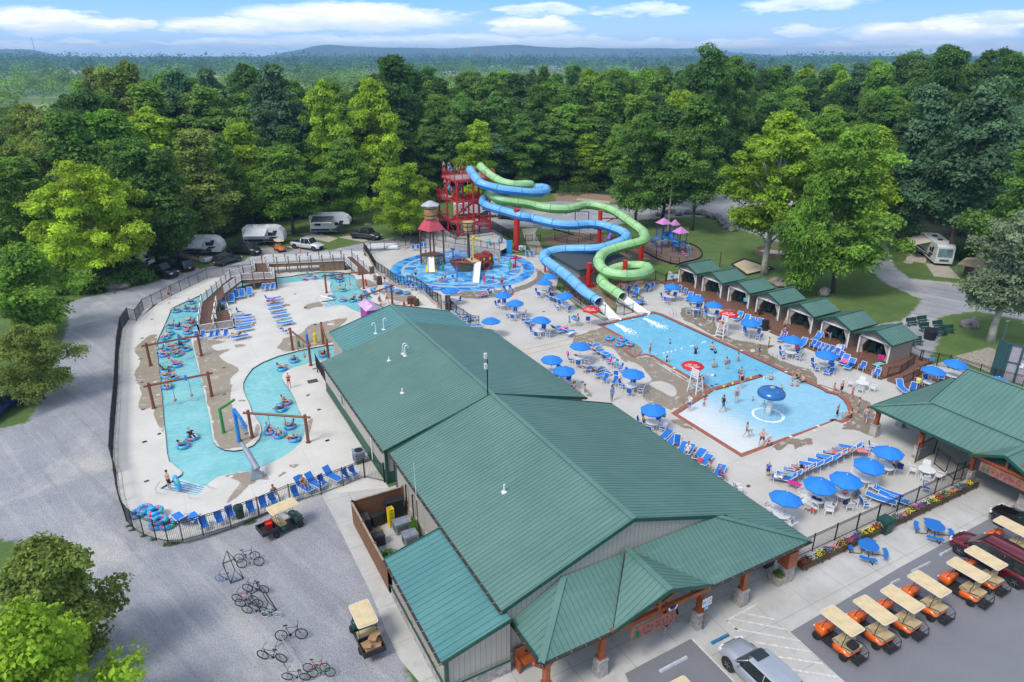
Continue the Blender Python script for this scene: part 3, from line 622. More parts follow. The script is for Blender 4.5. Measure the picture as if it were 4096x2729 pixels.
rf_(hA,'annex_roof_slope',[(VRN,18.15),(15.8,18.15),(15.8,23.7),(VRN,23.7)],lambda x,y:zNE(x,y)+.004,'x',RT,RIBT,sp=.62)
rf_(hA,'lean_to_roof',[(-3.9,-11.3),(-.05,-11.3),(-.05,-19.8),(-3.9,-19.8)],lambda x,y:2.8+(x+3.9)*(.95/3.85),'x',RT,RIBT,sp=.41)
mb=MB()
def E_(a,b,w=.06,h=.22,u=0):ed_(mb,a,b,w,h,u)
E_((-.3,US-.03,ZW-.05),(VR,US-.03,ZR-.05));E_((VR,US-.03,ZR-.05),(15.1,US-.03,zmainE(15.1,0)-.05))
E_((-.3,UN+.03,ZW-.05),(VR,UN+.03,ZR-.05));E_((VR,UN+.03,ZR-.05),(VE,UN+.03,ZE-.05))
E_((-.2,-.28,ZEN-.05),(VRN,-.28,ZRN-.05));E_((VRN,-.28,ZRN-.05),(17.95,-.28,ZEN-.05));E_((2.1,23.73,zNW(2.1,0)-.05),(VRN,23.73,ZRN-.05));E_((VRN,23.73,ZRN-.05),(15.8,23.73,zNE(15.8,0)-.05))
E_((-3.9,-19.83,2.75),(-.05,-19.83,3.7));E_((-3.9,-11.27,2.75),(-.05,-11.27,3.7));E_((.26,US+.3,2.95),(.26,UP,2.95))
E_((7.45,UP-.78,4.9),(11.25,UP-.03,3.0));E_((7.45,UP-.78,4.9),(4.45,UP-.13,3.0))
mb.ob('fascia_trim',TI,hA,1)
mb=MB()
for a,b in(((VR,UN,ZR+.03),(VR,US,ZR+.03)),((VRN,-.25,ZRN+.035),(VRN,23.7,ZRN+.035)),((7.45,US,4.98),(7.45,UP-.75,4.98)),((xr,US,4.64),(VE,UP,3.02)),((3.4,US,4.64),(.26,UP,3.02)),((2.1,18.18,zNW(2.1,0)+.05),(2.1,18.2,zNW(2.1,0)+.04))):
 mb.bar(a,b,.34,.035)
mb.ob('ridge_cap',RG,hA,1)
for nm,a,b in(('gutter',(-.36,UN,ZW-.12),(-.36,US,ZW-.12)),('gutter',(-.27,-.25,ZEN-.12),(-.27,18.15,ZEN-.12)),('gutter',(18.02,-.25,ZEN-.12),(18.02,18.1,ZEN-.12)),('gutter',(VE+.06,UN,ZE-.12),(VE+.06,UP,ZE-.12)),('gutter',(11.2,UP-.06,2.9),(VE,UP-.06,2.9)),('gutter',(.26,UP-.06,2.9),(4.5,UP-.06,2.9)),('gutter',(.2,US,2.9),(.2,UP,2.9)),('gutter',(-3.96,-11.3,2.7),(-3.96,-19.8,2.7))):
 mb=MB();a=VT(a);b=VT(b);mb.bar(a,b,.12,.1);mb.m=1;L=(b-a).length;k=int(L/.75)
 for i in rN(k+1):
  p=a+(b-a)*(i/k);d_=(b-a).normalized();mb.bar(p+VT((0,0,.055))-d_*.02,p+VT((0,0,.055))+d_*.02,.15,.02)
 mb.ob(nm,[GUT,SL],hA,1)
mb=MB();mb.box(0,17.7,0,18,1.0,3.0);mb.add([(0,0,3),(17.7,0,3),(VRN,0,5.42),(0,18,3),(17.7,18,3),(VRN,18,5.42)],[(0,1,2),(4,3,5)])
mb.box(2.3,15.6,18.0,23.4,0,3.3);mb.add([(2.3,23.4,3.3),(15.6,23.4,3.3),(VRN,23.4,5.42)],[(1,0,2)])
mb.box(.05,VE-1.3,-19.2,-2.3,.8,3.2)
mb.add([(.05,-19.2,3.2),(VE-1.3,-19.2,3.2),(VR,-19.2,6.52),(.05,-19.2,3.84),(.05,-2.3,3.2),(VE-1.3,-2.3,3.2),(VR,-2.3,6.52),(.05,-2.3,3.84)],[(0,1,2,3),(5,4,7,6),(0,3,7,4)])
mb.add([(-3.6,-19.6,.8),(0,-19.6,.8),(0,-19.6,3.55),(-3.6,-19.6,2.72),(-3.6,-11.5,.8),(0,-11.5,.8),(0,-11.5,3.55),(-3.6,-11.5,2.72)],[(0,1,2,3),(5,4,7,6),(4,0,3,7)])
mb.ob('wall',SID,hA,1)
mb=MB();mb.box(-.03,17.73,-.03,18.03,0,1.0);mb.ob('wainscot',WAIN,hA,1)
mb=MB();mb.box(-.02,VE-1.28,-19.27,-2.25,0,.85);mb.box(-3.7,-.02,-19.72,-11.45,0,.85);mb.ob('stone_base',SO,hA,1)
mb=MB()
for x,y in((0,0),(-.02,-.02)):pass
mb.box(-.06,.16,-.06,.16,0,2.95);mb.box(-3.68,-3.5,-19.7,-19.5,.85,2.65);mb.box(-.02,.2,-2.32,-2.15,0,3.7);mb.box(-3.74,-.02,-19.76,-19.7,.83,.93);mb.box(-3.76,-3.7,-19.76,-11.4,.83,.93)
mb.ob('corner_trim',TI,hA,1)
d_=MB();d_.box(.55,1.75,-.07,-.02,.02,2.15);dd=d_.ob('door',mat('m23',(.008,.06,.045),.4,var=.1),hA,1);d_=MB();d_.box(.68,.74,-.12,-.07,.95,1.25);d_.ob('handle',SL,dd,1)
for y0 in(11.2,):
 d_=MB();d_.box(-.05,-.02,y0,y0+1.0,1.25,2.3);w_=d_.ob('window',GS,hA,1);d_=MB()
 for a in((y0-.06,y0),(y0+1.0,y0+1.06)):d_.box(-.08,-.02,a[0],a[1],1.2,2.35)
 d_.box(-.08,-.02,y0,y0+1,2.3,2.36);d_.box(-.08,-.02,y0,y0+1,1.19,1.25);d_.ob('frame',WH,w_,1)
mb=MB();mb.tb((-.12,3.2,.3),(-.12,3.2,2.9),.05);mb.ob('downpipe',PVC,hA,1)
def candy(x,y,z,h,bend):
 mb=MB();P=[(x,y,z-.1),(x,y,z+h)]+[(x+bend*(.16-.16*cos_(t)),y,z+h+.16*sin_(t))for t in(.5,1.1,1.6,2.1,2.7,3.14)]+[(x+bend*.32,y,z+h-.1)]
 mb.pa(P,.055,8);mb.box(x-.2,x+.2,y-.2,y+.2,z-.02,z+.035);mb.ob('vent_pipe',[PVC],hA,1)
for k,x,y,b in(('s',498,303,-1),('s',560,272,1),('s',712,462,1),('s',728,478,1)):
 z=4.4
 for _ in rN(5):
  p=pt(k,x,y,z);z=zNW(p.x,p.y)
 candy(p.x,p.y,z,.85 if y>400 else 1.0,b)
for k,x,y,h in(('s',600,515,.35),('s',705,768,.45),('D',1688,632,.55)):
 z=4.4
 for _ in rN(6):
  p=pt(k,x,y,z);z=zNW(p.x,p.y)if k=='s' else zmainW(p.x,p.y)
 mb=MB();mb.tb((p.x,p.y,z-.1),(p.x,p.y,z+h),.06,n=10);mb.la([(.2,-.06),(.19,.03),(.07,.09)],12,(p.x,p.y,z));mb.ob('vent_pipe',PVC,hA,1)
mb=MB();x,y=VR+.15,-1.15;mb.tb((x,y,3),(x,y,9.6),.05,n=8);mb.ob('light_mast',BLK,hA,1)
for z in(8.6,9.45):
 mb=MB();mb.cb((x-.16,y-.05,z),(.2,.26,.42));mb.tb((x,y,z+.1),(x-.1,y,z),.02);mb.ob('floodlight',mat('m24',(.62,.62,.56),.4,var=0),hA,1)
def pier(parent,x,y,zt,tilt=0,h=1.05,s=.62,ps=.3):
 mb=MB();a,b=s/2,s/2*.86;mb.add([(x-a,y-a,0),(x+a,y-a,0),(x+a,y+a,0),(x-a,y+a,0),(x-b,y-b,h),(x+b,y-b,h),(x+b,y+b,h),(x-b,y+b,h)],Z2_)
 pr=mb.ob('stone_pier',SO,parent,1);mb=MB();mb.box(x-b-.05,x+b+.05,y-b-.05,y+b+.05,h,h+.07);mb.ob('cap_stone',mat('m25',(.36,.35,.35),.8,var=.2),pr,1)
 mb=MB();mb.box(x-ps/2,x+ps/2,y-ps/2,y+ps/2,h+.07,zt);mb.box(x-ps/2-.05,x+ps/2+.05,y-ps/2-.05,y+ps/2+.05,h+.07,h+.2)
 for dx in PM:mb.bar((x,y,zt-.75),(x+dx*.75,y,zt-.05),.14,.16)
 mb.ob('timber_post',WO,parent,1)
for x,y in((4.08,-22.0),(10.85,-22.0),(14.35,-21.9),(.75,-22.0)):pier(hA,x,y,2.86)
pier(hA,18.3,-21.7,2.86,s=.75)
mb=MB();mb.box(17.9,18.7,-22.1,-21.3,1.15,2.3);mb.ob('post_casing',WO,hA,1)
mb=MB();mb.bar((.5,-22.0,2.78),(4.6,-22.0,2.78),.2,.22);mb.bar((10.6,-22.0,2.78),(18.6,-22.0,2.78),.2,.22);mb.bar((4.4,-22.3,2.95),(11.1,-22.3,2.95),.22,.25)
mb.bar((7.45,-22.3,2.95),(7.45,-22.3,4.6),.2,.2);mb.bar((7.45,-22.3,4.75),(4.7,-22.3,3.0),.18,.2);mb.bar((7.45,-22.3,4.75),(10.9,-22.3,3.05),.18,.2);mb.bar((7.45,-22.3,3.3),(6.1,-22.3,3.8),.12,.14);mb.bar((7.45,-22.3,3.3),(9.0,-22.3,3.9),.12,.14)
mb.ob('timber_truss',WO,hA,1)
V0=VT((0,0,0))
SIGNW=mat('m26',(.30,.12,.085),.6,var=.3,vs=4)
def txt(s,size,loc,rot,m_,name,parent=None,ext=.004,align='CENTER'):
 cu=bpy.data.curves.new(name,'FONT');cu.body=s;cu.size=size;cu.extrude=ext;cu.align_x=align;cu.align_y='CENTER'
 ob=bpy.data.objects.new(name,cu);col.objects.link(ob);bpy.context.view_layer.update()
 me=bpy.data.meshes.new_from_object(ob.evaluated_get(bpy.context.evaluated_depsgraph_get()));bpy.data.objects.remove(ob)
 me.materials.clear();me.materials.append(m_);o=bpy.data.objects.new(name,me);col.objects.link(o);o.location=loc;o.rotation_euler=rot
 if parent:
  q=parent;off=VT((0,0,0))
  while q is not None:off+=q.location;q=q.parent
  o.parent=parent;o.location=VT(loc)-off
 return o
sg=tH('entrance_sign','carved brown wooden sign with a pine tree hanging under the entrance gable','sign',(7.0,-22.5,2.0))
mb=MB();mb.box(5.6,8.5,-22.55,-22.47,1.95,2.75);mb.ob('board',SIGNW,sg,1)
mb=MB();
for zz,ww in((2.1,.26),(2.28,.2),(2.46,.13)):mb.add([(5.9-ww,-22.57,zz),(5.9+ww,-22.57,zz),(5.9,-22.57,zz+.24),(5.9-ww,-22.6,zz),(5.9+ww,-22.6,zz),(5.9,-22.6,zz+.24)],[(3,4,5),(0,1,4,3),(1,2,5,4),(2,0,3,5)])
mb.ob('pine_emblem',mat('m27',(.03,.16,.08),.6),sg,1)
def carved(parent,P0,dx,n,h,seed,dy=V0):
 rr=RD(seed);mb=MB()
 for i in rN(n):
  p=P0+dx*i
  for _ in rN(3):a=p+dx*rr.u(-.3,.3)+VT((0,0,rr.u(-h/2,h/2)));b=a+dx*rr.u(-.35,.35)+VT((0,0,rr.u(-h/2,h/2)*.9));mb.bar(a,b,.035,.03)
 mb.ob('carved_relief',mat('m28',(.17,.06,.045),.6,var=0),parent,1)
carved(sg,VT((6.35,-22.57,2.53)),VT((.26,0,0)),8,.22,1);carved(sg,VT((6.35,-22.57,2.18)),VT((.26,0,0)),8,.2,2)
def bunting(x,y,z,r,lb,face=0):
 t=tH('bunting','%s'%lb,'bunting',(x,y,z))
 for(r0,r1,c)in((0,.55,(.02,.03,.12)),(.55,.8,(.8,.8,.8)),(.8,1,(.45,.02,.03))):
  mb=MB();vs=[]
  for k in rN(13):
   a=PI+PI*k/12
   for rr in(r0,r1):
    u,v_=rr*r*cos_(a),rr*r*sin_(a);vs.append((u if face==0 else-.02*rr,-.02*rr if face==0 else u,v_))
  mb.add(vs,[(2*i,2*i+1,2*i+3,2*i+2)for i in rN(12)]);mb.ob('fabric_band',mat('bunt%.2f'%r0,c,.8,var=0),t)
bunting(8.35,-22.46,3.0,.42,'half round bunting in navy, white and red on the entrance truss')
DG=mat('m29',(.008,.055,.045),.5,var=.2)
t=tH('wooden_bench','orange stained log bench with a carved back under the porch','bench',pt('E',1320,1300),R(0))
mb=MB();mb.box(-.75,.75,-.3,.25,.4,.46);mb.ob('seat',WO,t);mb=MB();mb.box(-.75,.75,.22,.29,.46,1.15);mb.ob('backrest',WO,t)
for sx in PM:
 mb=MB();mb.box(sx*.72-.05,sx*.72+.05,-.32,.3,0,.4);mb.box(sx*.72-.05,sx*.72+.05,-.32,.25,.62,.68);mb.box(sx*.72-.05,sx*.72+.05,-.32,-.24,.4,.62);mb.ob('side_frame',WO,t)
mb=MB();mb.ball((0,.2,.85),.17,.02,.15,10,6);mb.ob('carved_emblem',mat('m30',(.03,.015,.01),.6),t)
p=pt('F',715,1075);zs=hz(p,'F',0,790)if False else 2.35
t=tH('parking_sign','white and blue disabled parking sign on a brown timber post beside the porch','sign',tuple(p))
mb=MB();mb.box(-.05,.05,-.05,.05,0,2.0);mb.ob('post',mat('m31',(.20,.14,.09),.8,var=.3),t)
mb=MB();mb.box(-.34,-.02,-.08,-.06,1.75,2.3);q_=mb.ob('sign_plate',mat('m32',(.75,.78,.8),.5,var=0),t);mb=MB();mb.box(-.29,-.12,-.084,-.078,1.95,2.15);mb.ob('wheelchair_panel',mat('m33',(.02,.15,.45),.5,var=0),q_)
mb=MB();mb.ball((-.21,-.09,2.12),.014);mb.pa([(-.21,-.09,2.1),(-.215,-.09,2.04),(-.17,-.09,2.03),(-.155,-.09,1.98)],.008,6);mb.to((-.215,-.09,2.01),.035,.006,14,5,'y');mb.ob('wheelchair_symbol',mat('m32',(.75,.78,.8)),q_)
mb=MB();mb.box(.02,.34,-.08,-.06,1.75,2.3);q2=mb.ob('sign_plate',MATS['m32'],t)
RL=mat('m34',(.5,.03,.03),.5,var=0)
bx,by,bz=p.x,p.y,p.z
for s_,zz,z2 in(('NO',2.2,.11),('PARKING',2.1,.065),('IN',2.02,.05),('ACCESS',1.95,.06),('AISLE',1.88,.06)):txt(s_,z2,(bx+.18,by-.085,zz),(PI/2,0,0),RL,'lettering',q2,.002)
mb=MB();mb.box(-.16,.12,-.1,-.085,1.52,1.72);mb.ob('sign_plate',mat('m35',(.35,.55,.7),.5,var=0),t)
p=pt('F',1405,640);t=tH('stone_planter','grey concrete planter box with low green plants by the corner pier','planter',tuple(p))
mb=MB();a,b=.42,.36;mb.add([(-b,-b,0),(b,-b,0),(b,b,0),(-b,b,0),(-a,-a,.5),(a,-a,.5),(a,a,.5),(-a,a,.5)],Z2_);mb.ob('box',mat('m36',(.42,.37,.30),.9,var=.25),t)
mb=MB();rr=RD(3)
for i in rN(260):
 a=rr.u(0,6.28);q=rr.u(0,.36);x,y=q*cos_(a),q*sin_(a);h=.5+.25*(1-q)*rr.r();e=.05;th=rr.u(0,3)
 mb.add([(x-e*cos_(th),y-e*sin_(th),h),(x+e*cos_(th),y+e*sin_(th),h+.03),(x,y,h+.12)],[(0,1,2)])
mb.ob('foliage',mat('m37',(.10,.20,.03),.7,var=.4,vs=9),t)
mb=MB();mb.box(19.3,39.2,-21.35,-21.05,0,.28);sT(mb,'planter_kerb',CW)
LEAF=mat('m38',(.06,.15,.03),.7,var=.4,vs=9)
fcols=[(.55,.03,.02),(.75,.55,.02),(.30,.22,.60),(.72,.70,.66),(.62,.05,.28),(.70,.30,.32),(.80,.62,.05),(.16,.08,.34),(.75,.25,.03)]
FM=[mat('petal%d'%i,c,.7,var=.15,vs=20)for i,c in eN(fcols)]
BOXW=mat('m39',(.11,.045,.02),.6,var=.25,vs=3)
fc=['red and yellow','yellow and lilac','magenta and white','pink and yellow','purple and blue','white and pink','orange and yellow','deep purple','crimson and green']
for i in rN(9):
 x0=19.75+i*2.14;t=tH('flower_box','flower box with %s blooms, %s from the porch end'%(fc[i],nth(i)),'flower box',(x0,-21.62,.1),0,'flower boxes along the black fence')
 mb=MB();mb.box(0,2.05,-.25,.2,.1,.14)
 for zz in(.14,.3):mb.box(0,2.05,-.27,-.23,zz,zz+.13);mb.box(0,2.05,.19,.23,zz,zz+.13);mb.box(0,.04,-.23,.19,zz,zz+.13);mb.box(2.01,2.05,-.23,.19,zz,zz+.13)
 for xx in(.25,1.75):mb.box(xx,xx+.1,-.31,-.27,.0,.42)
 mb.box(.04,2.01,-.23,.19,.3,.36)
 mb.ob('box',BOXW,t);rr=RD(i)
 mb=MB()
 for k in rN(420):
  x=rr.u(.05,2.0);y=rr.u(-.3,.22);h=.38+rr.r()*.2+.14*sin_(x*4+i);e=rr.u(.03,.07);th=rr.u(0,6.28)
  mb.add([(x-e*cos_(th),y-e*sin_(th),h),(x+e*cos_(th),y+e*sin_(th),h+.02),(x+.03*sin_(th),y,h+.09)],[(0,1,2)])
 mb.ob('foliage',LEAF,t)
 for s_ in rN(3):
  mb=MB();cx_=.35+.65*s_+rr.u(-.1,.1)
  for k in rN(46):
   x=cx_+rr.gauss(0,.17);y=rr.u(-.26,.2);h=.5+rr.r()*.22
   if 0<x<2.05:mb.cb((x,y,h),(.055,.055,.03),rr.r()*3)
  mb.ob('blooms',FM[(i*2+s_*3)%9],t)
pav=tH('entrance_pavilion','green hipped metal roofed pavilion on timber posts at the right edge','building',(50,-24,0))
ev=38.1;zf=lambda x,y:3.0+(x-ev)*(1.12/2.75)
rf_(pav,'verandah_roof',[(ev,-12.85),(40.85,-16.2),(40.85,-34),(ev,-34)],zf,'x',RG,RIB,sp=.36)
rf_(pav,'verandah_roof',[(ev,-12.85),(49.2,-12.85),(49.2,-16.2),(40.85,-16.2)],lambda x,y:3.0+(-12.85-y)*(1.12/3.35),'y',RG,RIB,sp=.36)
rf_(pav,'main_roof',[(40.8,-16.0),(45.4,-16.0),(45.4,-34),(40.8,-34)],lambda x,y:4.16+(x-40.8)*(1.95/4.6),'x',RG,RIB,sp=.36)
rf_(pav,'main_roof',[(45.4,-16.0),(50,-16.0),(50,-34),(45.4,-34)],lambda x,y:6.11-(x-45.4)*(1.95/4.6),'x',RG,RIB,sp=.36)
rf_(pav,'cross_gable_roof',[(37.3,-23.6),(37.7,-21.2),(40.9,-23.5),(40.9,-23.6)],lambda x,y:4.25-(y+23.6)*(1.3/2.4)*1.0 if y>-23.6 else 4.25,'y',RG,RIB,sp=.36)
rf_(pav,'cross_gable_roof',[(37.3,-23.6),(40.9,-23.6),(40.9,-23.7),(37.7,-26.2)],lambda x,y:4.25-(-23.6-y)*(1.3/2.4),'y',RG,RIB,sp=.36)
mb=MB();ed_(mb,(ev-.03,-12.85,2.93),(ev-.03,-21.2,2.93));ed_(mb,(ev,-12.82,2.93),(49.2,-12.82,2.93));ed_(mb,(40.8,-15.97,4.1),(45.4,-15.97,6.05));ed_(mb,(50,-15.97,4.1),(45.4,-15.97,6.05));ed_(mb,(37.27,-23.6,4.2),(37.67,-21.2,2.9));ed_(mb,(37.27,-23.6,4.2),(37.67,-26.2,2.8));mb.ob('fascia_trim',TI,pav,1)
mb=MB()
for a,b in(((45.4,-16,6.14),(45.4,-34,6.14)),((40.85,-16.2,4.2),(40.85,-34,4.2)),((ev,-12.85,3.03),(40.85,-16.2,4.17)),((37.3,-23.6,4.28),(40.9,-23.6,4.28))):mb.bar(a,b,.3,.03)
mb.ob('ridge_cap',RG,pav,1)
mb=MB();mb.box(43.5,49.5,-40,-16.4,0,3.2);mb.add([(43.5,-16.4,3.2),(49.9,-16.4,3.2),(45.4,-16.4,6.0),(41,-16.4,4.05),(43.5,-16.4,4.05)],[(1,0,4,2)]);mb.ob('wall',SID,pav,1)
for x,y in((39.1,-13.1),(38.9,-17.1),(39.1,-21.0),(39.2,-24.8),(42.7,-13.15),(47,-13.15)):pier(pav,x,y,2.86)
mb=MB();mb.bar((39.1,-13,2.8),(39.1,-26,2.8),.2,.22);mb.bar((39.1,-13.1,2.8),(49,-13.1,2.8),.2,.22);mb.bar((38,-21.3,2.95),(38,-26,2.95),.2,.22);mb.bar((38,-23.6,2.9),(38,-23.6,4.0),.16,.16);mb.bar((38,-21.4,3.0),(38,-23.6,4.1),.15,.18);mb.bar((38,-25.9,3.0),(38,-23.6,4.1),.15,.18);mb.ob('timber_truss',WO,pav,1)
mb=MB();mb.box(43.42,43.48,-24.6,-21.6,.1,2.2);dw=mb.ob('glass_door',GS,pav,1);mb=MB()
for y in(-24.6,-23.1,-21.6):mb.box(43.36,43.42,y-.06,y+.06,.05,2.25)
mb.box(43.36,43.42,-24.6,-21.6,2.2,2.3);mb.box(43.36,43.42,-24.6,-21.6,.05,.15);mb.ob('frame',WH,dw,1)
t=tH('entrance_sign','carved red brown sign with green pines under the pavilion cross gable','sign',(37.95,-23.6,2.4));mb=MB();mb.box(37.9,37.96,-25.2,-22.0,2.0,2.75);mb.ob('board',SIGNW,t,1)
mb=MB()
for yy in(-22.3,-22.6):
 for zz,ww in((2.1,.16),(2.28,.12),(2.46,.08)):mb.add([(37.88,yy-ww,zz),(37.88,yy+ww,zz),(37.88,yy,zz+.22)],[(0,2,1)])
mb.ob('pine_emblem',MATS['m27'],t,1);carved(t,VT((37.88,-22.95,2.4)),VT((0,-.26,0)),8,.25,3)
def lp(a,b,t):return a+(b-a)*t
def fE(P,label,h=1.35,sp=2.3,pk=.115,z=0.0,name='metal_fence',mesh=None,group='black metal fences',m_=None,pickets=True,loc=None):
 P=[VT((p[0],p[1],p[2]if len(p)>2 and p[2]else z))for p in P]
 base=P[0].copy();t=tH(name,label,'fence',tuple(base),0,group)
 m_=m_ or BLK;pn=MB()
 k=0
 for a,b in zip(P[:-1],P[1:]):
  L=(b-a).length
  if L<.05:continue
  d=(b-a)/L;n=max(1,round(L/sp));up=VT((0,0,1))
  for i in rN(n+(1 if(b-P[-1]).length<.01 else 0)):
   p=a+d*(L*i/n);q=MB();q.bar(p,p+up*(h+.08),.065,.065);q.ob('post',m_,t,1);k+=1
  for zz in((.12,h-.14,h)if pickets else(.06,h*.5,h)):pn.bar(a+up*zz,b+up*zz,.03,.035)
  if pickets:
   for i in rN(int(L/pk)):
    p=a+d*(pk*(i+.5));r=.011;q=p+up*h;s_=VT((-d.y,d.x,0))*r;e=d*r;p=p+up*.06
    o=len(pn.v);pn.add([p-e,p+s_,p+e,p-s_,q-e,q+s_,q+e,q-s_],Z24_)
  if mesh:
   o=VT((-d.y,d.x,0))*.03;q=MB();q.quad(a+o+up*.1,b+o+up*.1,b+o+up*(h-.1),a+o+up*(h-.1));q.ob('mesh_screen',mesh,t,1)
 pn.ob('picket_panel',m_,t,1)
 return t
SCR=mat('m40',(.02,.02,.022),.9,var=.1,alpha=.55)
def iN_(P,d):
 out=[]
 for i,p in eN(P):
  a=P[max(0,i-1)];b=P[min(len(P)-1,i+1)];t=(b-a).normalized();out.append(p+VT((t.y,-t.x,0))*d)
 return out
pf=[p for p in pts('a',[(2290,560),(2070,600),(1850,610),(1700,700),(1530,770),(1350,850),(1265,880)])]
cin=[VT((p.x,p.y,0))for p in iN_(dO[0:22],.12)]
fE(pts('a',[(2287,655),(1860,705),(1620,820),(1370,948),(1290,990),(1225,1085)])[0:]+[cin[2]],'black metal fence curving along the top left of the lazy river deck',h=1.5,mesh=None)
fE(cin[2:9],'black netted fence along the straight gravel side of the lazy river',h=1.6,mesh=SCR)
fE(cin[8:21]+[pt('B',2070,690)],'black metal fence round the bottom left corner of the lazy river',h=1.6)
q1=pt('B',2070,690);gt0=pt('D',375,498);gt1=VT((-.15,.3,0))
fE([q1,gt0],'short black fence between the loungers and the arched gate',h=1.6)
t=tH('arched_gate','black arched metal gate beside the green building corner','gate',tuple(gt0));d=(gt1-gt0);L=d.length;d/=L
for p in(gt0,gt1):q=MB();q.bar(p,p+VT((0,0,1.75)),.1,.1);q.ob('post',BLK,t,1)
q=MB();n=14
arc=[gt0+d*(L*i/n)+VT((0,0,1.55+.3*sin_(PI*i/n)))for i in rN(n+1)];q.pa(arc,.025,6);q.pa([a-VT((0,0,.13))for a in arc],.02,6)
for i in rN(1,n):q.tb(gt0+d*(L*i/n)+VT((0,0,.08)),arc[i],.012,n=4)
q.bar(gt0+VT((0,0,.15)),gt1+VT((0,0,.15)),.03,.03);q.ob('gate_leaf',BLK,t,1)
Wl=[VT((p.x,p.y,0))for p in pts('v',[(1180,690),(1100,640),(1000,540),(850,432),(760,405),(650,410),(560,400),(480,350),(400,285),(300,215),(210,150)])+pts('b',[(1700,260),(1650,200)])]
Wl=smooth(Wl,2,0)
mb=MB();o1=iN_(Wl,.2)
for a,b,c,d in zip(Wl[:-1],Wl[1:],o1[1:],o1[:-1]):
 mb.quad((a.x,a.y,.45),(b.x,b.y,.45),(c.x,c.y,.45),(d.x,d.y,.45));mb.quad((a.x,a.y,-.05),(b.x,b.y,-.05),(b.x,b.y,.45),(a.x,a.y,.45));mb.quad((d.x,d.y,-.05),(c.x,c.y,-.05),(c.x,c.y,.45),(d.x,d.y,.45))
tag(mb.ob('garden_wall',SO),'low grey stone wall curving between the tube stack and the splash pad','wall')
fE([p+VT((.08,.05,.44))for p in Wl[::-1]],'black fence on the curved stone wall beside the tubes',h=1.3,sp=2.0)
fE([pt('v',1180,690),pt('v',1240,735)],'short tall black fence by the brown totem posts',h=1.9,sp=1.2)
fE(pts('v',[(1390,745),(1480,835),(1590,905),(1700,985),(1830,1010)]),'black fence running beside the teal roofed annex',h=1.35)
fE(pts('o',[(1640,810),(1720,770),(1880,745),(2130,712),(2280,690)])+pts('c',[(130,1125)]),'black fence between the splash pad and the camp road',h=1.45,z=.3)
rw=pts('c',[(240,1040),(300,1085),(430,1110),(640,1150),(850,1180),(1000,1205),(1140,1225)])
def sw(P,h,w,label,cap=1):
 t=tH('stone_wall',label,'wall',tuple(P[0]));mb=MB();o=iN_(P,-w)
 for a,b,c,d in zip(P[:-1],P[1:],o[1:],o[:-1]):
  mb.quad((a.x,a.y,0),(b.x,b.y,0),(b.x,b.y,h),(a.x,a.y,h));mb.quad((d.x,d.y,0),(c.x,c.y,0),(c.x,c.y,h),(d.x,d.y,h))
 a,d=P[0],o[0];mb.quad((a.x,a.y,0),(d.x,d.y,0),(d.x,d.y,h),(a.x,a.y,h));a,d=P[-1],o[-1];mb.quad((a.x,a.y,0),(d.x,d.y,0),(d.x,d.y,h),(a.x,a.y,h))
 mb.ob('stonework',SO,t,1);mb=MB()
 for a,b,c,d in zip(P[:-1],P[1:],o[1:],o[:-1]):
  mb.add([(a.x,a.y,h),(b.x,b.y,h),(c.x,c.y,h),(d.x,d.y,h),(a.x,a.y,h+.08),(b.x,b.y,h+.08),(c.x,c.y,h+.08),(d.x,d.y,h+.08)],[(4,5,6,7),(0,1,5,4),(2,3,7,6)])
 mb.ob('coping',CW,t,1);return t
sw(smooth(rw,2,0),1.05,.35,'curved grey stone retaining wall behind the splash pad')
mb=MB();mb.fl([[p for p in smooth(rw,2,0)]+pts('c',[(1290,1140),(1060,1000),(640,1060),(510,960),(240,950)])],1.0);sT(mb,'upper_walkway',CW)
fE([p+VT((0,.15,1.1))for p in smooth(rw,2,0)],'black fence on top of the curved stone wall behind the splash pad',h=1.2)
sw(pts('c',[(500,985),(650,1070),(900,1030),(1060,1010)]),.9,.35,'angled concrete kerb wall at the foot of the red tower')
fE([p+VT((0,0,.95))for p in pts('c',[(240,1000),(420,1010),(510,1025)])+pts('c',[(650,1090),(900,1050),(1060,1030)])],'black fence round the foot of the red slide tower',h=1.2)
a=[VT((p.x,p.y,0))for p in pts('c',[(900,900),(1060,960),(1180,1030),(1290,1090)])]
fE([p+VT((0,0,.8))for p in a],'black screened fence sloping down right of the red tower',h=1.6,mesh=SCR)
fE(pts('c',[(1360,1160),(1550,1185),(1740,1190),(1990,1180)]),'black fence behind the two blue chairs near the slide pillar',h=1.35)
fE(pts('c',[(1430,1040),(1510,1040)]),'small black gate beside the concrete path',h=1.1,name='metal_gate')
fE(pts('c',[(1550,1045),(1605,1035)]),'small open black gate leaf on the right of the path',h=1.1,name='metal_gate')
fE(pts('d',[(480,740),(620,785),(750,800)]),'thin black fence round the open concrete pit',h=1.2,pickets=False)
fE(pts('d',[(480,735),(640,690),(760,700),(890,745),(1020,785),(1300,900),(1640,955),(1800,1020),(1900,1030)]),'long thin black fence in front of the playground',h=1.2,pickets=False,sp=3.5)
fE(pts('d',[(1230,1330),(1390,1265),(1500,1240),(1630,1200),(1740,1240)]),'black fence behind the blue chairs right of the green slide',h=1.35)
fE(pts('d',[(1750,1235),(1830,1230),(1900,1220)]),'black fence with a blue notice left of the first cabana',h=1.5)
fE([VT((p.x,p.y,.35))for p in pts('f',[(1190,385),(1290,450),(1390,530),(1500,580),(1600,620),(1675,650)])],'black fence on the wall beside the blue slide exit',h=1.3)
sw(pts('f',[(1185,370),(1290,440),(1390,525),(1500,590),(1680,690)]),.38,.25,'low concrete wall beside the blue slide exit')
fE(pts('f',[(1805,610),(1900,625),(2003,592)]),'small black fence between the two slide exits',h=1.25)
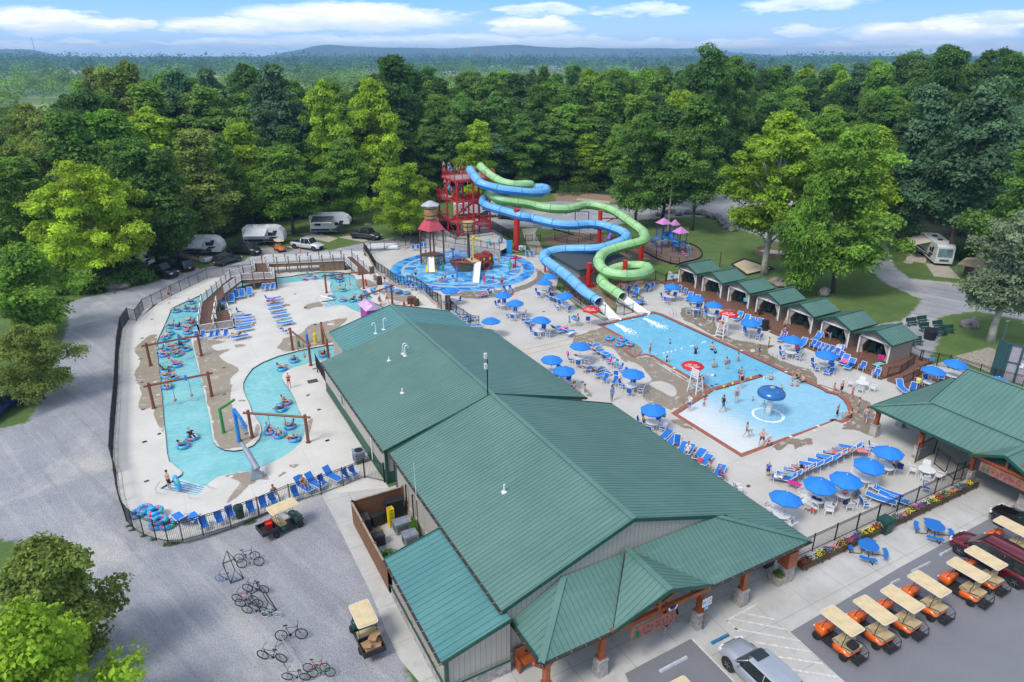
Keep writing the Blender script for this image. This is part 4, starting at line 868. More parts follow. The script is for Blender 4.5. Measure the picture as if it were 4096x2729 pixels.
fE(pts('f',[(1950,430),(2050,470),(2120,515)]),'short black fence right of the green slide exit',h=1.2)
fE(pts('m',[(735,1520),(870,1580)])+pts('n',[(1450,430),(1600,460)])+pts('n',[(1700,480),(1960,560),(2080,600),(2330,660)]),'black fence with a blue notice right of the last cabana',h=1.45)
fE([VT((19.5,-20.95,.25)),VT((39.3,-20.95,.25))],'long black fence behind the flower boxes',h=1.35,sp=2.1)
fE(pts('t',[(745,970),(930,880)]),'black fence between the white table and the pavilion post',h=1.8)
fE(pts('t',[(930,985),(1040,1075),(1120,1140),(1190,1130)]),'black gate panels under the edge of the pavilion roof',h=1.5)
fE(pts('s',[(40,610),(30,560)])+pts('s',[(110,700)]),'small black fence enclosure at the corner of the green building',h=1.4)
DB=mat('m41',(.13,.065,.042),.7,var=.12,vs=1.5);WBR=mat('m42',(.22,.13,.075),.75,var=.3,vs=2)
m,g=nm_('m43',.6);P=g.pos();x,y,z=g.sep(P);f=g.math('FRACT',g.math('DIVIDE',x,.14));ln=g.ramp(f,.12,.03);o=g.mix(g.noise(P,.8,4,.6),(.16,.075,.05),(.21,.11,.075));o=g.mix(g.mu(ln,.6),o,(.06,.03,.02));g.bc(o)
br_=tH('boardwalk_bridge','brown boardwalk bridge with white railings zigzagging over the lazy river','bridge',(-5,50,0))
def pk_(name,poly,th=.18):
 mb=MB();top=[VT(p)for p in poly];bot=[p-VT((0,0,th))for p in top];k=len(poly)
 mb.add(top+bot,[tuple(rN(k)),tuple(rN(2*k-1,k-1,-1))]+[((i+1)%k,i,k+i,k+(i+1)%k)for i in rN(k)]);mb.ob(name,DB,br_,1)
V3=lambda*a:VT(a)
A0,A1=V3(-9.35,40.9,.12),V3(-7.75,40.9,.12);A2,A3=V3(-8.0,48.2,1.15),V3(-6.2,47.8,1.15)
C0,C1=V3(-3.4,56.8,1.45),V3(-2.2,54.6,1.45);C2,C3=V3(.4,58.6,1.45),V3(1.9,56.3,1.45);C2b=V3(2.1,53.2,1.45)
D0,D1=V3(.3,62.8,1.45),V3(2.2,61.2,1.45);D2,D3=V3(14.9,59.6,1.4),V3(13.1,57.6,1.4);F0,F1=V3(15.9,54.0,.05),V3(14.1,54.0,.05)
pk_('ramp_deck',[A0,A1,A3,A2]);pk_('walk_deck',[A2,A3,C1,C0]);pk_('walk_deck',[C0,C1,C2b,C3,C2]);pk_('walk_deck',[C2,C3,D1,D0]);pk_('walk_deck',[D0,D1,D3,D2]);pk_('ramp_deck',[D2,D3,F1,F0])
B0,B1,B2,B3=V3(-7.2,40.9,.10),V3(-5.5,40.9,.10),V3(-5.4,45.2,.7),V3(-6.9,45.4,.7);pk_('ramp_deck',[B0,B1,B2,B3]);pk_('walk_deck',[V3(-9.35,39.9,.12),V3(-5.4,39.9,.1),V3(-5.4,41,.1),V3(-9.35,41,.12)])
def rl_(a,b,h=1.0,sp=1.75,ext=True):
 L=(b-a).length;n=max(1,round(L/sp));up=V3(0,0,1);d=(b-a)/L
 for i in rN(n+1):
  p=a+(b-a)*(i/n);q=MB();q.bar(V3(p.x,p.y,0),p+up*(h+.08),.13,.13);q.cb((p.x,p.y,p.z+h+.1),(.17,.17,.05));q.ob('rail_post',WBR,br_,1)
 for i in rN(n):
  p=a+(b-a)*(i/n)+d*.07;q=a+(b-a)*((i+1)/n)-d*.07;mb=MB();mb.bar(p+up*h,q+up*h,.08,.06);mb.bar(p+up*.12,q+up*.12,.06,.06);l_=(q-p).length;k=int(l_/.13)
  for j in rN(k):c=p+(q-p)*((j+.5)/k);mb.bar(c+up*.12,c+up*h,.04,.04)
  mb.ob('rail_panel',WH,br_,1)
for a,b in((A0,A2),(A1,V3(-6.35,47.2,1.1)),(V3(-9.35,39.9,.1),A0),(V3(-9.35,39.9,.1),V3(-5.4,39.9,.1)),(V3(-5.4,39.9,.1),B1),(B1,B2),(B0,B3),(A2,C0),(V3(-5.2,50.0,1.3),C1),(C1,C2b),(C0,C2),(C2b,C3),(C2,D0),(C3,D1),(D0,D2),(D1,D3),(D2,F0),(D3,F1)):rl_(a,b)
mb=MB()
for a,b in((C1,C2b),(C0,C2),(C2,D0),(D1,D3),(A2,C0),(C2b,C3),(A1,A3),(C3,D1)):mb.bar(a-V3(0,0,.3),b-V3(0,0,.3),.1,.26)
mb.ob('side_beam',WBR,br_,1)
mb=MB();a,b=V3(9.5,58.8,0),D3;mb.quad(a,V3(b.x,b.y,0),V3(b.x,b.y,1.1),V3(a.x,a.y,1.1));mb.ob('skirting',WBR,br_,1)
t=tH('wooden_gate','small wooden gate with a blue notice at the foot of the boardwalk ramp','gate',pt('b',1760,475));mb=MB();mb.cb((0,0,.55),(1.0,.08,1.1),.5);mb.ob('gate_leaf',WBR,t);mb=MB();mb.cb((-.1,-.08,.8),(.4,.02,.36),.5);mb.ob('notice',mat('m44',(.03,.3,.6),.5,var=.1),t)
RU=mat('m45',(.21,.07,.035),.5,var=.15,vs=3);ORB=mat('m46',(.72,.14,.05),.4,var=.1);BU=mat('m47',(.02,.22,.62),.35,var=.05);GN=mat('m48',(.03,.28,.05),.35,var=.05)
def lf(k1,c1,k2,c2,h,label,balls=(),over=.45):
 a=pt(k1,*c1);b=pt(k2,*c2);t=tH('log_frame',label,wF,tuple(a));d=(b-a);L=d.length;d/=L
 for p in(a,b):
  q=MB();q.tb(p,p+V3(0,0,h+.25),.14,.125,12);q.tb(p,p+V3(0,0,.05),.22,n=12);q.ob('log_post',RU,t,1)
 q=MB();q.tb(a-d*over+V3(0,0,h-.02),b+d*over+V3(0,0,h+.02),.11,.10,12);q.ob('log_beam',RU,t,1)
 for f,z in balls:
  p=a+d*(L*f);q=MB();q.tb(p+V3(0,0,z),p+V3(0,0,h),.02,n=6);r_=q.ob('rope',BLK,t,1);q=MB();q.ball((p.x,p.y,z),.16);q.ob('ball',ORB,t,1)
lf('A',(370,635),'A',(860,540),2.35,'rust brown log frame over the crowded tubes at the bridge foot',((.36,.5),(.66,.7)))
lf('A',(400,1045),'A',(960,930),2.35,'rust brown log frame over the middle of the left river channel',((.37,.4),(.66,.55)))
lf('A',(1350,1330),'A',(1890,1375),2.4,'rust brown log frame above four riders in the lower right channel',((.35,.9),(.64,.3)))
lf('A',(1740,485),'A',(1915,632),2.4,'rust brown log frame left of the yellow post and green roof',((.35,.55),(.7,.5)))
lf('A',(2035,425),'A',(2090,600),2.4,'rust brown log frame touching the teal roof corner',((.35,.6),))
lf('b',(1165,725),'b',(1650,670),2.45,'rust brown log frame over the north loop of the river',((.37,.9),(.64,.9)))
lf('b',(1640,1010),'b',(2025,870),2.45,'rust brown log frame beside the purple hut',((.6,.5),))
for k,c,m_,h,lb in(('A',(505,400),BU,2.9,'small blue squirting fish on the first log beam'),('A',(640,372),BU,2.9,'second blue squirter on the first log beam'),('A',(708,770),BU,2.95,'blue squirter on the middle log beam')):
 z=2.6;p=pt(k,*c,z);mb=MB();mb.at(p.x,p.y,z);mb.la([(.06,-.1),(.13,0),(.15,.2),(.09,.38),(.12,.45),(.03,.5)],10);tag(mb.ob('squirter',m_),lb,wF)
def post_arm(label,base,h,r,m_,arm=None,name='spray_arch',extra=None):
 t=tH(name,label,wF,tuple(base));mb=MB();mb.tb(base,base+V3(0,0,h),r,r*.95,14);mb.tb(base,base+V3(0,0,.05),r*1.5,n=14);mb.ob('post',m_,t,1)
 if arm:mb=MB();mb.pa([base+V3(0,0,h-.05)]+arm,r*.85,12);mb.ob('arm',m_,t,1)
 return t
b=pt('A',1075,1282);post_arm('green spray arch standing on the river island',b,2.35,.14,GN,[b+V3(.75,.55,2.35),b+V3(1.35,1.05,2.4)])
b=pt('A',1225,1365);t=post_arm('blue spray post holding a clear bucket on the river island',b,3.1,.16,BU,[b+V3(.35,-.55,2.4),b+V3(.5,-.8,1.9)]);
mb=MB();c=b+V3(.5,-.8,1.35);mb.la([(.2,.45),(.26,.4),(.26,.3)],14,c);mb.ob('bucket_lid',BU,t,1);mb=MB();mb.la([(.2,-.05),(.24,0),(.25,.32)],14,c);mb.ob('bucket',mat('m49',(.35,.42,.42),.15,alpha=.6,var=0),t,1)
p0,p1=pt('B',1310,225,.9),pt('B',1425,520);t=tH('water_cannon','grey water cannon on a grey base at the river edge',wF,tuple(p1));CG=mat('m50',(.26,.30,.36),.45,var=.1)
mb=MB();mb.add([(-.5,-.42,0),(.5,-.42,0),(.5,.42,0),(-.5,.42,0),(-.2,-.2,.95),(.2,-.2,.95),(.2,.2,.95),(-.2,.2,.95)],Z2_);mb.ob('base',CG,t)
a=p1+V3(.15,-.25,.85);e=V3(pt('B',1312,230,2.0).x,pt('B',1312,230,2.0).y,2.0);dv=(e-a).normalized();mb=MB();mb.tb(a,a+dv*1.9,.25,.24,14);mb.tb(a+dv*1.9,a+dv*2.8,.15,.12,12);mb.ob('barrel',CG,t,1);mb=MB();mb.tb(a+dv*2.8,e,.13,.12,12);mb.ob('muzzle',BLK,t,1)
YE=mat('m51',(.80,.62,.01),.35,var=.05);RP=mat('m52',(.58,.02,.02),.35,var=.08);ORP=mat('m53',(.8,.28,.03),.4,var=.05)
def bo(k,c,h,r,m_,lb,top=True):
 b=pt(k,*c);t=tH('spray_post',lb,wF,tuple(b));mb=MB();mb.la([(r*1.2,0),(r*1.2,.05),(r,.06),(r,h*.6),(r*.35,h*.66)],14);mb.ob('body',m_,t);mb=MB();mb.tb((0,0,h*.66),(0,0,h),.03,n=8);mb.ball((0,0,h),.05);mb.ob('nozzle',m_,t)
bo('A',(1800,450),1.1,.15,GN,'green spray post near the left log frame');bo('A',(1882,412),1.75,.16,BU,'blue spray post between the log frames');bo('A',(1960,418),1.9,.19,YE,'tall yellow spray post beside the blue one')
bo('b',(1677,585),.7,.12,RP,'red spray post by the rear river bank, farther one');bo('b',(1686,632),.9,.12,RP,'red spray post by the rear river bank, nearer one');bo('v',(652,672),.7,.16,RP,'red spray post beside the brown barrel');bo('v',(766,686),.3,.14,RP,'small red nozzle at the annex roof edge')
for k,c,h,r,m_,lb in(('c',(490,1378),1.4,.16,GN,'green splash pad post in front of the water tower hut'),('c',(1122,1280),1.2,.17,ORP,'orange splash pad post behind the ship'),('c',(1063,1476),.7,.14,RP,'short red splash pad post near the slide end'),('c',(450,1515),1.15,.16,ORP,'orange splash pad post beside two children'),('c',(1295,1350),1.1,.17,RP,'red splash pad fountain post right of the ship')):bo(k,c,h,r,m_,lb)
def hR(k,pl,lb,r=.025,m_=None,name='handrail'):
 P=[pt(k,x,y,z)for x,y,z in pl];mb=MB();mb.pa(P,r,8);ob=mb.ob(name,m_ or SL,world=True);tag(ob,lb,'handrail');return ob
hR('B',[(440,670,0),(420,640,.8),(470,560,1.0),(540,560,1.0)],'steel handrail on the left of the bottom river steps')
hR('B',[(768,728,0),(750,680,.8),(790,620,1.0),(940,590,.7),(945,610,0)],'steel handrail on the right of the bottom river steps')
hR('b',[(1040,830,0),(1035,790,.8),(1070,760,.95),(1240,800,.7),(1245,815,0)],'steel handrail above the northern river steps')
hR('b',[(1100,890,0),(1100,860,.7),(1180,850,.8),(1300,895,.3)],'thin steel handrail over the striped river steps')
hR('b',[(1810,700,0),(1810,650,.9),(1850,630,1),(1865,660,.8),(1862,700,0)],'steel hoop rail beside the stacked tubes')
for k,c1,c2,z,lb in(('g',(400,565),(455,520),1,'steel grab rail left of the pool corner steps'),('g',(450,595),(500,545),1,'steel grab rail right of the pool corner steps'),('g',(855,160),(900,150),1,'left steel ladder rail on the far pool edge'),('g',(895,175),(932,165),1,'right steel ladder rail on the far pool edge'),('g',(1900,650),(1945,620),1,'left steel ladder rail on the right pool edge'),('g',(1945,668),(1990,640),1,'right steel ladder rail on the right pool edge')):
 a=pt(k,*c1);b=pt(k,*c2);mb=MB();mb.pa([a,a+V3(0,0,.7),lp(a,b,.2)+V3(0,0,.88),lp(a,b,.6)+V3(0,0,.8),b-V3(0,0,.1)],.024,8);tag(mb.ob('ladder_rail',SL),lb,'pool ladder')
STEPM=mat('m54',(.45,.66,.70),.3,var=.1)
for nm,cor in(('bottom',pts('B',[(478,632),(838,694),(930,600),(660,520)])),('north',pts('b',[(1095,838),(1160,912),(1300,890),(1240,830)]))):
 mb=MB();mb.fl([cor],-.115);a,b,c,d=cor;mb.m=1
 for i in rN(5):
  f=(i+.6)/5.5;p,q=lp(a,d,f),lp(b,c,f);t_=(d-a).normalized()*.035;mb.quad(*[(v.x,v.y,-.108)for v in(p-t_,q-t_,q+t_,p+t_)])
 sT(mb,'pool_steps',[STEPM,mat('m55',(.03,.12,.35),.4,var=0)])
mb=MB();cor=pts('g',[(410,530),(495,580),(560,560),(500,495)]);mb.fl([cor],-.07);sT(mb,'pool_steps',STEPM)
RED=mat('m56',(.62,.028,.045),.42,var=.12,vs=1.5);PLT=mat('m57',(.36,.30,.30),.7,var=.2)
tw=tH('slide_tower','tall red steel stair tower at the top of the two slides','tower',(39,70,0))
ZT=10.6
for x,y,top in((35.8,65.9,ZT),(35.8,70.2,ZT),(35.8,74.0,7.2),(42.2,65.9,ZT),(42.0,70.0,ZT),(41.6,73.6,7.2),(39.0,66.0,ZT),(38.9,70.1,ZT)):
 q=MB();q.bar((x,y,0),(x,y,top),.26,.26);q.cb((x,y,.05),(.5,.5,.1));q.ob('column',RED,tw,1)
q=MB();
for z in(3.0,6.8,ZT-.25):
 for a,b in(((35.8,65.9),(42.2,65.9)),((35.8,70.2),(42.2,70.2)),((35.8,65.9),(35.8,74)),((42.2,65.9),(41.6,73.6)),((39,66),(39,70))):
  if z>8 and(a[1]>73 or b[1]>73):continue
  q.bar((*a,z),(*b,z),.14,.26)
q.ob('floor_beam',RED,tw,1)
q=MB()
for a,b in(((35.8,65.9,.3),(35.8,70.2,3)),((35.8,70.2,3),(35.8,65.9,6.8)),((35.8,65.9,6.8),(35.8,70.2,10.4)),((35.8,65.9,3),(42.2,65.9,.3)),((42.2,65.9,3),(35.8,65.9,6.8)),((42.2,65.9,.3),(42,70,3)),((35.8,74,4.5),(35.8,72.2,6.8)),((35.8,74,1),(35.8,71.5,3))):q.tb(a,b,.035,n=6)
q.ob('cross_brace',RED,tw,1)
def plat(name,x0,x1,y0,y1,z,rails):
 q=MB();q.box(x0,x1,y0,y1,z-.05,z);q.m=1;
 for a in((x0,x1,y0-.05,y0),(x0,x1,y1,y1+.05),(x0-.05,x0,y0,y1),(x1,x1+.05,y0,y1)):q.box(*a,z-.28,z+.03)
 pf_=q.ob(name,[PLT,RED],tw,1)
 for a,b in rails:
  q=MB();a=V3(*a,z);b=V3(*b,z);L=(b-a).length;d=(b-a)/L;n=max(1,round(L/1.6))
  for i in rN(n+1):q.bar(a+d*(L*i/n),a+d*(L*i/n)+V3(0,0,1.25),.07,.07)
  for zz in(1.25,1.05,.85,.12):q.bar(a+V3(0,0,zz),b+V3(0,0,zz),.04,.04)
  for i in rN(int(L/.14)):q.bar(a+d*(.14*i+.07)+V3(0,0,.12),a+d*(.14*i+.07)+V3(0,0,.85),.015,.015)
  q.ob('guard_rail',RED,pf_,1)
plat('top_platform',35.5,43.3,66.0,71.6,ZT,[((35.5,66),(35.5,71.6)),((35.5,71.6),(43.3,71.6)),((43.3,71.6),(43.3,66.2)),((35.5,66),(38.6,66)),((40.6,66),(41.4,66))])
plat('landing',35.4,37.3,70.2,74.2,6.8,[((35.4,70.2),(35.4,74.2)),((35.4,74.2),(37.3,74.2))]);plat('landing',40.5,42.4,66.0,69.6,6.0,[((40.5,66),(42.4,66)),((42.4,66),(42.4,69.6))])
plat('landing',35.4,37.3,70.2,74.2,3.0,[((35.4,70.2),(35.4,74.2)),((35.4,74.2),(37.3,74.2))]);plat('landing',40.5,42.4,66.0,69.6,2.2,[((40.5,66),(42.4,66)),((42.4,66),(42.4,69.6))])
def sR(a,b,w,n=12):
 q=MB();a=V3(*a);b=V3(*b);d=(b-a);h=V3(d.x,d.y,0).normalized();s_=V3(-h.y,h.x,0)*w/2
 for i in rN(n):p=a+d*((i+.5)/n);q.m=0;q.add([p-s_-h*.14,p+s_-h*.14,p+s_+h*.14,p-s_+h*.14,p-s_-h*.14-V3(0,0,.04),p+s_-h*.14-V3(0,0,.04),p+s_+h*.14-V3(0,0,.04),p-s_+h*.14-V3(0,0,.04)],[(0,1,2,3),(7,6,5,4),(0,4,5,1),(2,6,7,3)])
 q.m=1
 for e in PM:
  q.bar(a+s_*e,b+s_*e,.06,.24);q.bar(a+s_*e+V3(0,0,.95),b+s_*e+V3(0,0,.95),.04,.04)
  for i in rN(n+1):q.bar(a+d*(i/n)+s_*e,a+d*(i/n)+s_*e+V3(0,0,.95),.02,.02)
 q.ob('stair_flight',[PLT,RED],tw,1)
sR((37.3,68.6,.0),(40.5,68.6,2.2),1.1,11);sR((40.5,67.2,2.2),(37.2,71.0,3.0),1.1,6);sR((37.3,71.2,3.0),(40.6,69.0,6.0),1.1,13);sR((40.5,67.4,6.0),(37.3,71.0,6.8),1.1,6);sR((37.3,71.6,6.8),(40.9,71.2,ZT),1.1,14)
def slide(name,label,ctrl,mtop,mbot,mring,r,endi,arms,chute):
 P=smooth([c if isinstance(c,VT)else pt(*c)for c in ctrl],7,0)
 out=[P[0]];acc=0
 for p in P[1:]:
  if(p-out[-1]).length>.42:out.append(p)
 for _ in rN(3):out=[out[0]]+[(out[i-1]+out[i]*2+out[i+1])/4 for i in rN(1,len(out)-1)]+[out[-1]]
 P=out;t=tH(name,label,'water slide',tuple(P[-1]));k=len(P)
 fr=[]
 for i,p in eN(P):
  tt=(P[min(k-1,i+1)]-P[max(0,i-1)]).normalized();nn=tt.cross(V3(0,0,1)).normalized();fr.append((p,tt,nn,nn.cross(tt)))
 def shell(nm,a0,a1,m_,rr,n=9):
  mb=MB();mb.smooth=1;vs=[]
  for p,tt,nn,b in fr:
   for j in rN(n):th=a0+(a1-a0)*j/(n-1);vs.append(p+(nn*cos_(th)+b*sin_(th))*rr)
  mb.add(vs,[(i*n+j,i*n+j+1,(i+1)*n+j+1,(i+1)*n+j)for i in rN(k-1)for j in rN(n-1)]);return mb.ob(nm,m_,t,1)
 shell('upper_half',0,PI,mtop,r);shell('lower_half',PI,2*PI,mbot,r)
 mb=MB()
 for e in PM:
  vs=[]
  for p,tt,nn,b in fr:
   c=p+nn*e*(r+.03);vs+=[c-nn*.04+b*.03,c+nn*.04+b*.03,c+nn*.04-b*.03,c-nn*.04-b*.03]
  mb.add(vs,[(i*4+j,i*4+(j+1)%4,(i+1)*4+(j+1)%4,(i+1)*4+j)for i in rN(k-1)for j in rN(4)])
 mb.ob('seam_flange',mtop,t,1)
 j=0;step=max(1,int(3.0/.47))
 for i in rN(0,k,step):
  p,tt,nn,b=fr[i];mb=MB();mb.smooth=1;n=24;vs=[]
  for dz,rr in((-.06,r-.01),(-.05,r+.075),(.05,r+.075),(.06,r-.01)):
   for q in rN(n):th=2*PI*q/n;vs.append(p+tt*dz+(nn*cos_(th)+b*sin_(th))*rr)
  mb.add(vs,[(a*n+q,a*n+(q+1)%n,(a+1)*n+(q+1)%n,(a+1)*n+q)for a in rN(3)for q in rN(n)]);mb.ob('joint_ring',mring,t,1)
 E_,S_=P[-1],V3(*chute);mb=MB();mb.smooth=1;n=11;vs=[];m_=8
 for i in rN(m_+1):
  f=i/m_;c=lp(E_,S_,f);c.z=lp(E_.z,S_.z,min(1,f*1.15));nn=(S_-E_).cross(V3(0,0,1)).normalized();rr=lp(r*.97,r*1.12,f);fl=lp(1,.45,f)
  for q in rN(n):th=PI+PI*q/(n-1);vs.append(c+nn*cos_(th)*rr+V3(0,0,sin_(th)*rr*fl+.12))
 mb.add(vs,[(i*n+q,i*n+q+1,(i+1)*n+q+1,(i+1)*n+q)for i in rN(m_)for q in rN(n-1)]);mb.ob('runout_chute',WH,t,1)
 mb=MB();n=24;vs=[];p,tt,nn,b=fr[-1]
 for dz,rr in((-.7,r*.96),(.02,r*.96),(.02,r+.05),(-.1,r+.05)):
  for q in rN(n):th=2*PI*q/n;vs.append(p+tt*dz+(nn*cos_(th)+b*sin_(th))*rr)
 mb.add(vs,[(a*n+q,a*n+(q+1)%n,(a+1)*n+(q+1)%n,(a+1)*n+q)for a in rN(3)for q in rN(n)]);mb.ob('exit_mouth',WH,t,1)
 return P
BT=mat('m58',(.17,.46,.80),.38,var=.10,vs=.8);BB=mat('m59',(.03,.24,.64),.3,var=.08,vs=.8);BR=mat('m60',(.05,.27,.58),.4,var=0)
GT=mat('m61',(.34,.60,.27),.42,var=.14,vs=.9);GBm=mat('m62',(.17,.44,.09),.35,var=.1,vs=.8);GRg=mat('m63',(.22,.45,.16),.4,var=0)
blue=[('c',800,230,11.6),('c',850,300,11.2),('c',920,385,10.6),('c',1050,425,10.1),('c',1180,455,9.7),('c',1350,475,9.3),('c',1500,490,8.9),('c',1620,485,8.6),('c',1675,460,8.4),('c',1640,430,8.2),('c',1540,430,8.0),('c',1300,445,7.7),('c',1090,480,7.4),('c',970,545,7.1),('c',950,605,6.9),('c',1020,650,6.7),('c',1160,690,6.4),('c',1420,765,5.9),('d',200,490,5.5),('d',420,545,5.2),('d',600,575,4.9),('d',740,572,4.7),('d',850,560,4.6),('d',1000,570,4.45),('d',1110,598,4.3),('d',1230,640,4.1),('d',1310,690,3.9),('d',1240,760,3.7),('d',1000,840,3.4),('d',760,848,3.2),('d',500,860,2.95),('d',380,900,2.75),('d',350,950,2.6),('d',520,1080,2.3),('d',640,1170,2.0),('d',740,1260,1.8),('d',830,1345,1.55),('d',930,1415,1.3),('d',1005,1470,1.15)]
green=[('c',920,190,11.8),('c',1000,270,11.2),('c',1060,310,10.8),('c',1180,375,10.2),('c',1340,405,9.8),('c',1440,405,9.45),V3(49.3,63.2,9.2),V3(48.6,65.3,9.0),V3(45.4,66.3,8.8),V3(42.3,65.4,8.6),('c',1030,500,8.45),('c',1060,535,8.3),('c',1180,575,7.9),('c',1440,615,7.2),('d',250,350,6.8),('d',430,385,6.5),('d',640,390,6.2),('d',780,355,5.95),('d',850,342,5.85),('d',1000,362,5.6),('d',1150,410,5.35),('d',1290,500,5.05),('d',1400,580,4.8),('d',1500,660,4.55),('d',1500,740,4.3),('d',1430,775,4.15),('d',1310,803,4.0),('d',1190,835,3.8),('d',1060,880,3.6),('d',985,960,3.4),('d',1010,1060,3.2),('d',1110,1125,3.0),('d',1250,1145,2.9),('d',1380,1145,2.8),('d',1520,1115,2.6),('d',1560,1070,2.5),('d',1480,1040,2.4),('d',1310,1040,2.3),('d',1150,1075,2.15),('d',1040,1140,1.95),('d',1020,1210,1.8),('d',1060,1270,1.65),('d',1130,1310,1.5),('d',1200,1355,1.35),('d',1275,1410,1.2)]
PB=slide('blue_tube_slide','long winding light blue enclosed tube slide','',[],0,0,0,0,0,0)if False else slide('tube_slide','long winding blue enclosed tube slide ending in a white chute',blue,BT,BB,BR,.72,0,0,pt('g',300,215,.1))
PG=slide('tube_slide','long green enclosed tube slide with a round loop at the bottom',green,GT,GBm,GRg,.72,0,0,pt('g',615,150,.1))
REDS=mat('m64',(.55,.02,.015),.42,var=.12,vs=1.2)
def nR(P,x,y,lo=-1,hi=99):
 c=[p for p in P if lo<p.z<hi];return min(c,key=lambda p:(p.x-x)**2+(p.y-y)**2)if c else None
def pI(k,c,h,r,lb,arms,foot=0):
 b=pt(k,*c);t=tH('slide_pillar',lb,'slide support',tuple(b));mb=MB();mb.tb(b,b+V3(0,0,h),r,r,18);mb.tb(b+V3(0,0,h),b+V3(0,0,h+.04),r+.03,n=18)
 mb.ob('column',REDS,t,1)
 mb=MB();s_=foot or r*1.5;mb.box(b.x-s_,b.x+s_,b.y-s_,b.y+s_,0,.55 if foot else.08);mb.ob('foot_plate',REDS if foot else CW,t,1)
 for P,lo,hi,zz in arms:
  c_=nR(P,b.x,b.y,lo,hi)
  if c_ is None:continue
  mb=MB();a=V3(b.x,b.y,min(h-.15,c_.z-.55));e=c_-V3(0,0,.78);mb.bar(a,e,.13,.16);mb.bar(V3(b.x,b.y,max(.3,a.z-1.1)),lp(a,e,.75),.1,.12)
  i=P.index(c_);tt=(P[min(len(P)-1,i+1)]-P[max(0,i-1)]).normalized();mb.bar(e-tt*.7,e+tt*.7,.12,.12);mb.ob('support_arm',REDS,t,1)
 return t
pI('c',(1330,1150),7.0,.50,'thickest red slide pillar behind the splash pad',[(PB,5.3,6.6,0),(PG,6.3,7.6,0)])
pI('d',(985,800),6.0,.36,'tall red slide pillar behind the blue S bend',[(PB,4.3,4.8,0),(PG,5.2,6.0,0),(PG,4.9,5.3,0)])
pI('d',(865,1275),3.45,.34,'short red slide pillar with a square red foot',[(PB,1.7,2.3,0),(PG,3.0,3.5,0)],foot=.62)
pI('d',(1270,1245),3.5,.34,'red slide pillar inside the green loop',[(PG,2.7,3.1,0),(PG,2.2,2.5,0)])
pI('d',(1460,1005),2.9,.34,'red slide pillar right of the green bend',[(PG,4.0,4.7,0),(PB,3.5,4.2,0)])
pI('d',(645,1330),1.6,.10,'thin red post under the lower blue slide',[(PB,1.4,1.9,0)]);pI('d',(370,1110),2.0,.14,'thin red post beside the first umbrella under the blue slide',[(PB,2.2,2.7,0)]);pI('d',(465,960),2.4,.10,'thin red post beneath the upper blue bend',[(PB,2.8,3.1,0)]);pI('d',(1100,1410),1.2,.10,'thin red post under the green slide end',[(PG,1.2,1.7,0)]);pI('d',(710,1425),.9,.16,'squat red stub post beside the slide fence',[(PB,1.2,1.7,0)])
FOAM=mat('m65',(.82,.88,.90),.5,var=.1,bump=.8,bs=12)
for i,(k,a,b)in eN((('g',(300,245),(480,350)),('g',(600,190),(800,285)))):
 p,q=pt(k,*a),pt(k,*b);mb=MB();rr=RD(i)
 for j in rN(420):
  f=rr.r();c=lp(p,q,f);w_=.08+.33*f;x=c.x+rr.gauss(0,w_);y=c.y+rr.gauss(0,w_);s_=rr.u(.03,.13)*(1.1-f*.5);mb.ball((x,y,-.08),s_,s_,s_*.5,5,3)
 tag(mb.ob('slide_foam',FOAM),kind='stuff')
t=tH('pump_house','low grey block pump house with a dark sloping roof under the slides','building',(45,39,0))
mb=MB();mb.add([(40.6,34.5,0),(49.5,34.5,0),(49.5,43.2,0),(40.6,43.2,0),(40.6,34.5,2.3),(49.5,34.5,2.3),(49.5,43.2,2.9),(40.6,43.2,2.9)],Z24_)
m,g=nm_('m66',.9);P=g.pos();br=g.n.new('ShaderNodeTexBrick');sI(br,'Scale',1);sI(br,'Brick Width',.42);sI(br,'Row Height',.21);sI(br,'Mortar Size',.012)
x,y,z=g.sep(P);g.l.new(g.comb(g.ad(x,y),z,0.0),br.inputs['Vector']);sI(br,'Color1',(.26,.26,.27,1));sI(br,'Color2',(.31,.31,.32,1));sI(br,'Mortar',(.17,.17,.17,1));g.l.new(br.outputs['Color'],g.b.inputs['Base Color'])
mb.ob('wall',m,t,1);mb=MB();mb.add([(40.1,34.1,2.32),(50,34.1,2.32),(50,43.7,2.98),(40.1,43.7,2.98),(40.1,34.1,2.16),(50,34.1,2.16),(50,43.7,2.82),(40.1,43.7,2.82)],Z1_);mb.ob('roof',mat('m67',(.045,.055,.06),.6,var=.2),t,1)
mb=MB();mb.bar((40.08,34.1,2.24),(40.08,43.7,2.9),.05,.18);mb.bar((40.1,34.07,2.24),(50,34.07,2.24),.05,.18);mb.ob('fascia',TI,t,1);mb=MB();mb.box(42.6,43.0,34.44,34.49,1.5,1.7);mb.ob('vent',BLK,t,1)
BN=mat('m68',(.13,.055,.035),.6,var=.2);TANW=mat('m69',(.42,.22,.08),.6,var=.25,vs=3)
m,g=nm_('m70',.6);P=g.pos();ve=g.n.new('ShaderNodeTexVoronoi');ve.feature='DISTANCE_TO_EDGE';sI(ve,'Scale',3.6);g.l.new(P,ve.inputs['Vector']);g.l.new(g.mix(g.ramp(ve.outputs['Distance'],.05,.09),(.62,.62,.6),(.03,.03,.032)),g.b.inputs['Base Color'])
t=tH('water_tower_hut','pirate water tower hut with a red pitched roof and barrel on the splash pad',wF,(26.6,54.4,0))
cs=[pt('c',240,1300),pt('c',355,1335),pt('c',510,1305)];cs.append(cs[0]+cs[2]-cs[1]);cc=sum(cs,V3(0,0,0))/4
cs=[cc+(c-cc)*.98 for c in cs]
for i,c in eN(cs):q=MB();q.bar(V3(c.x,c.y,0),V3(lp(c,cc,.02).x,lp(c,cc,.02).y,5.6),.2,.2);q.ob('post',BN,t,1)
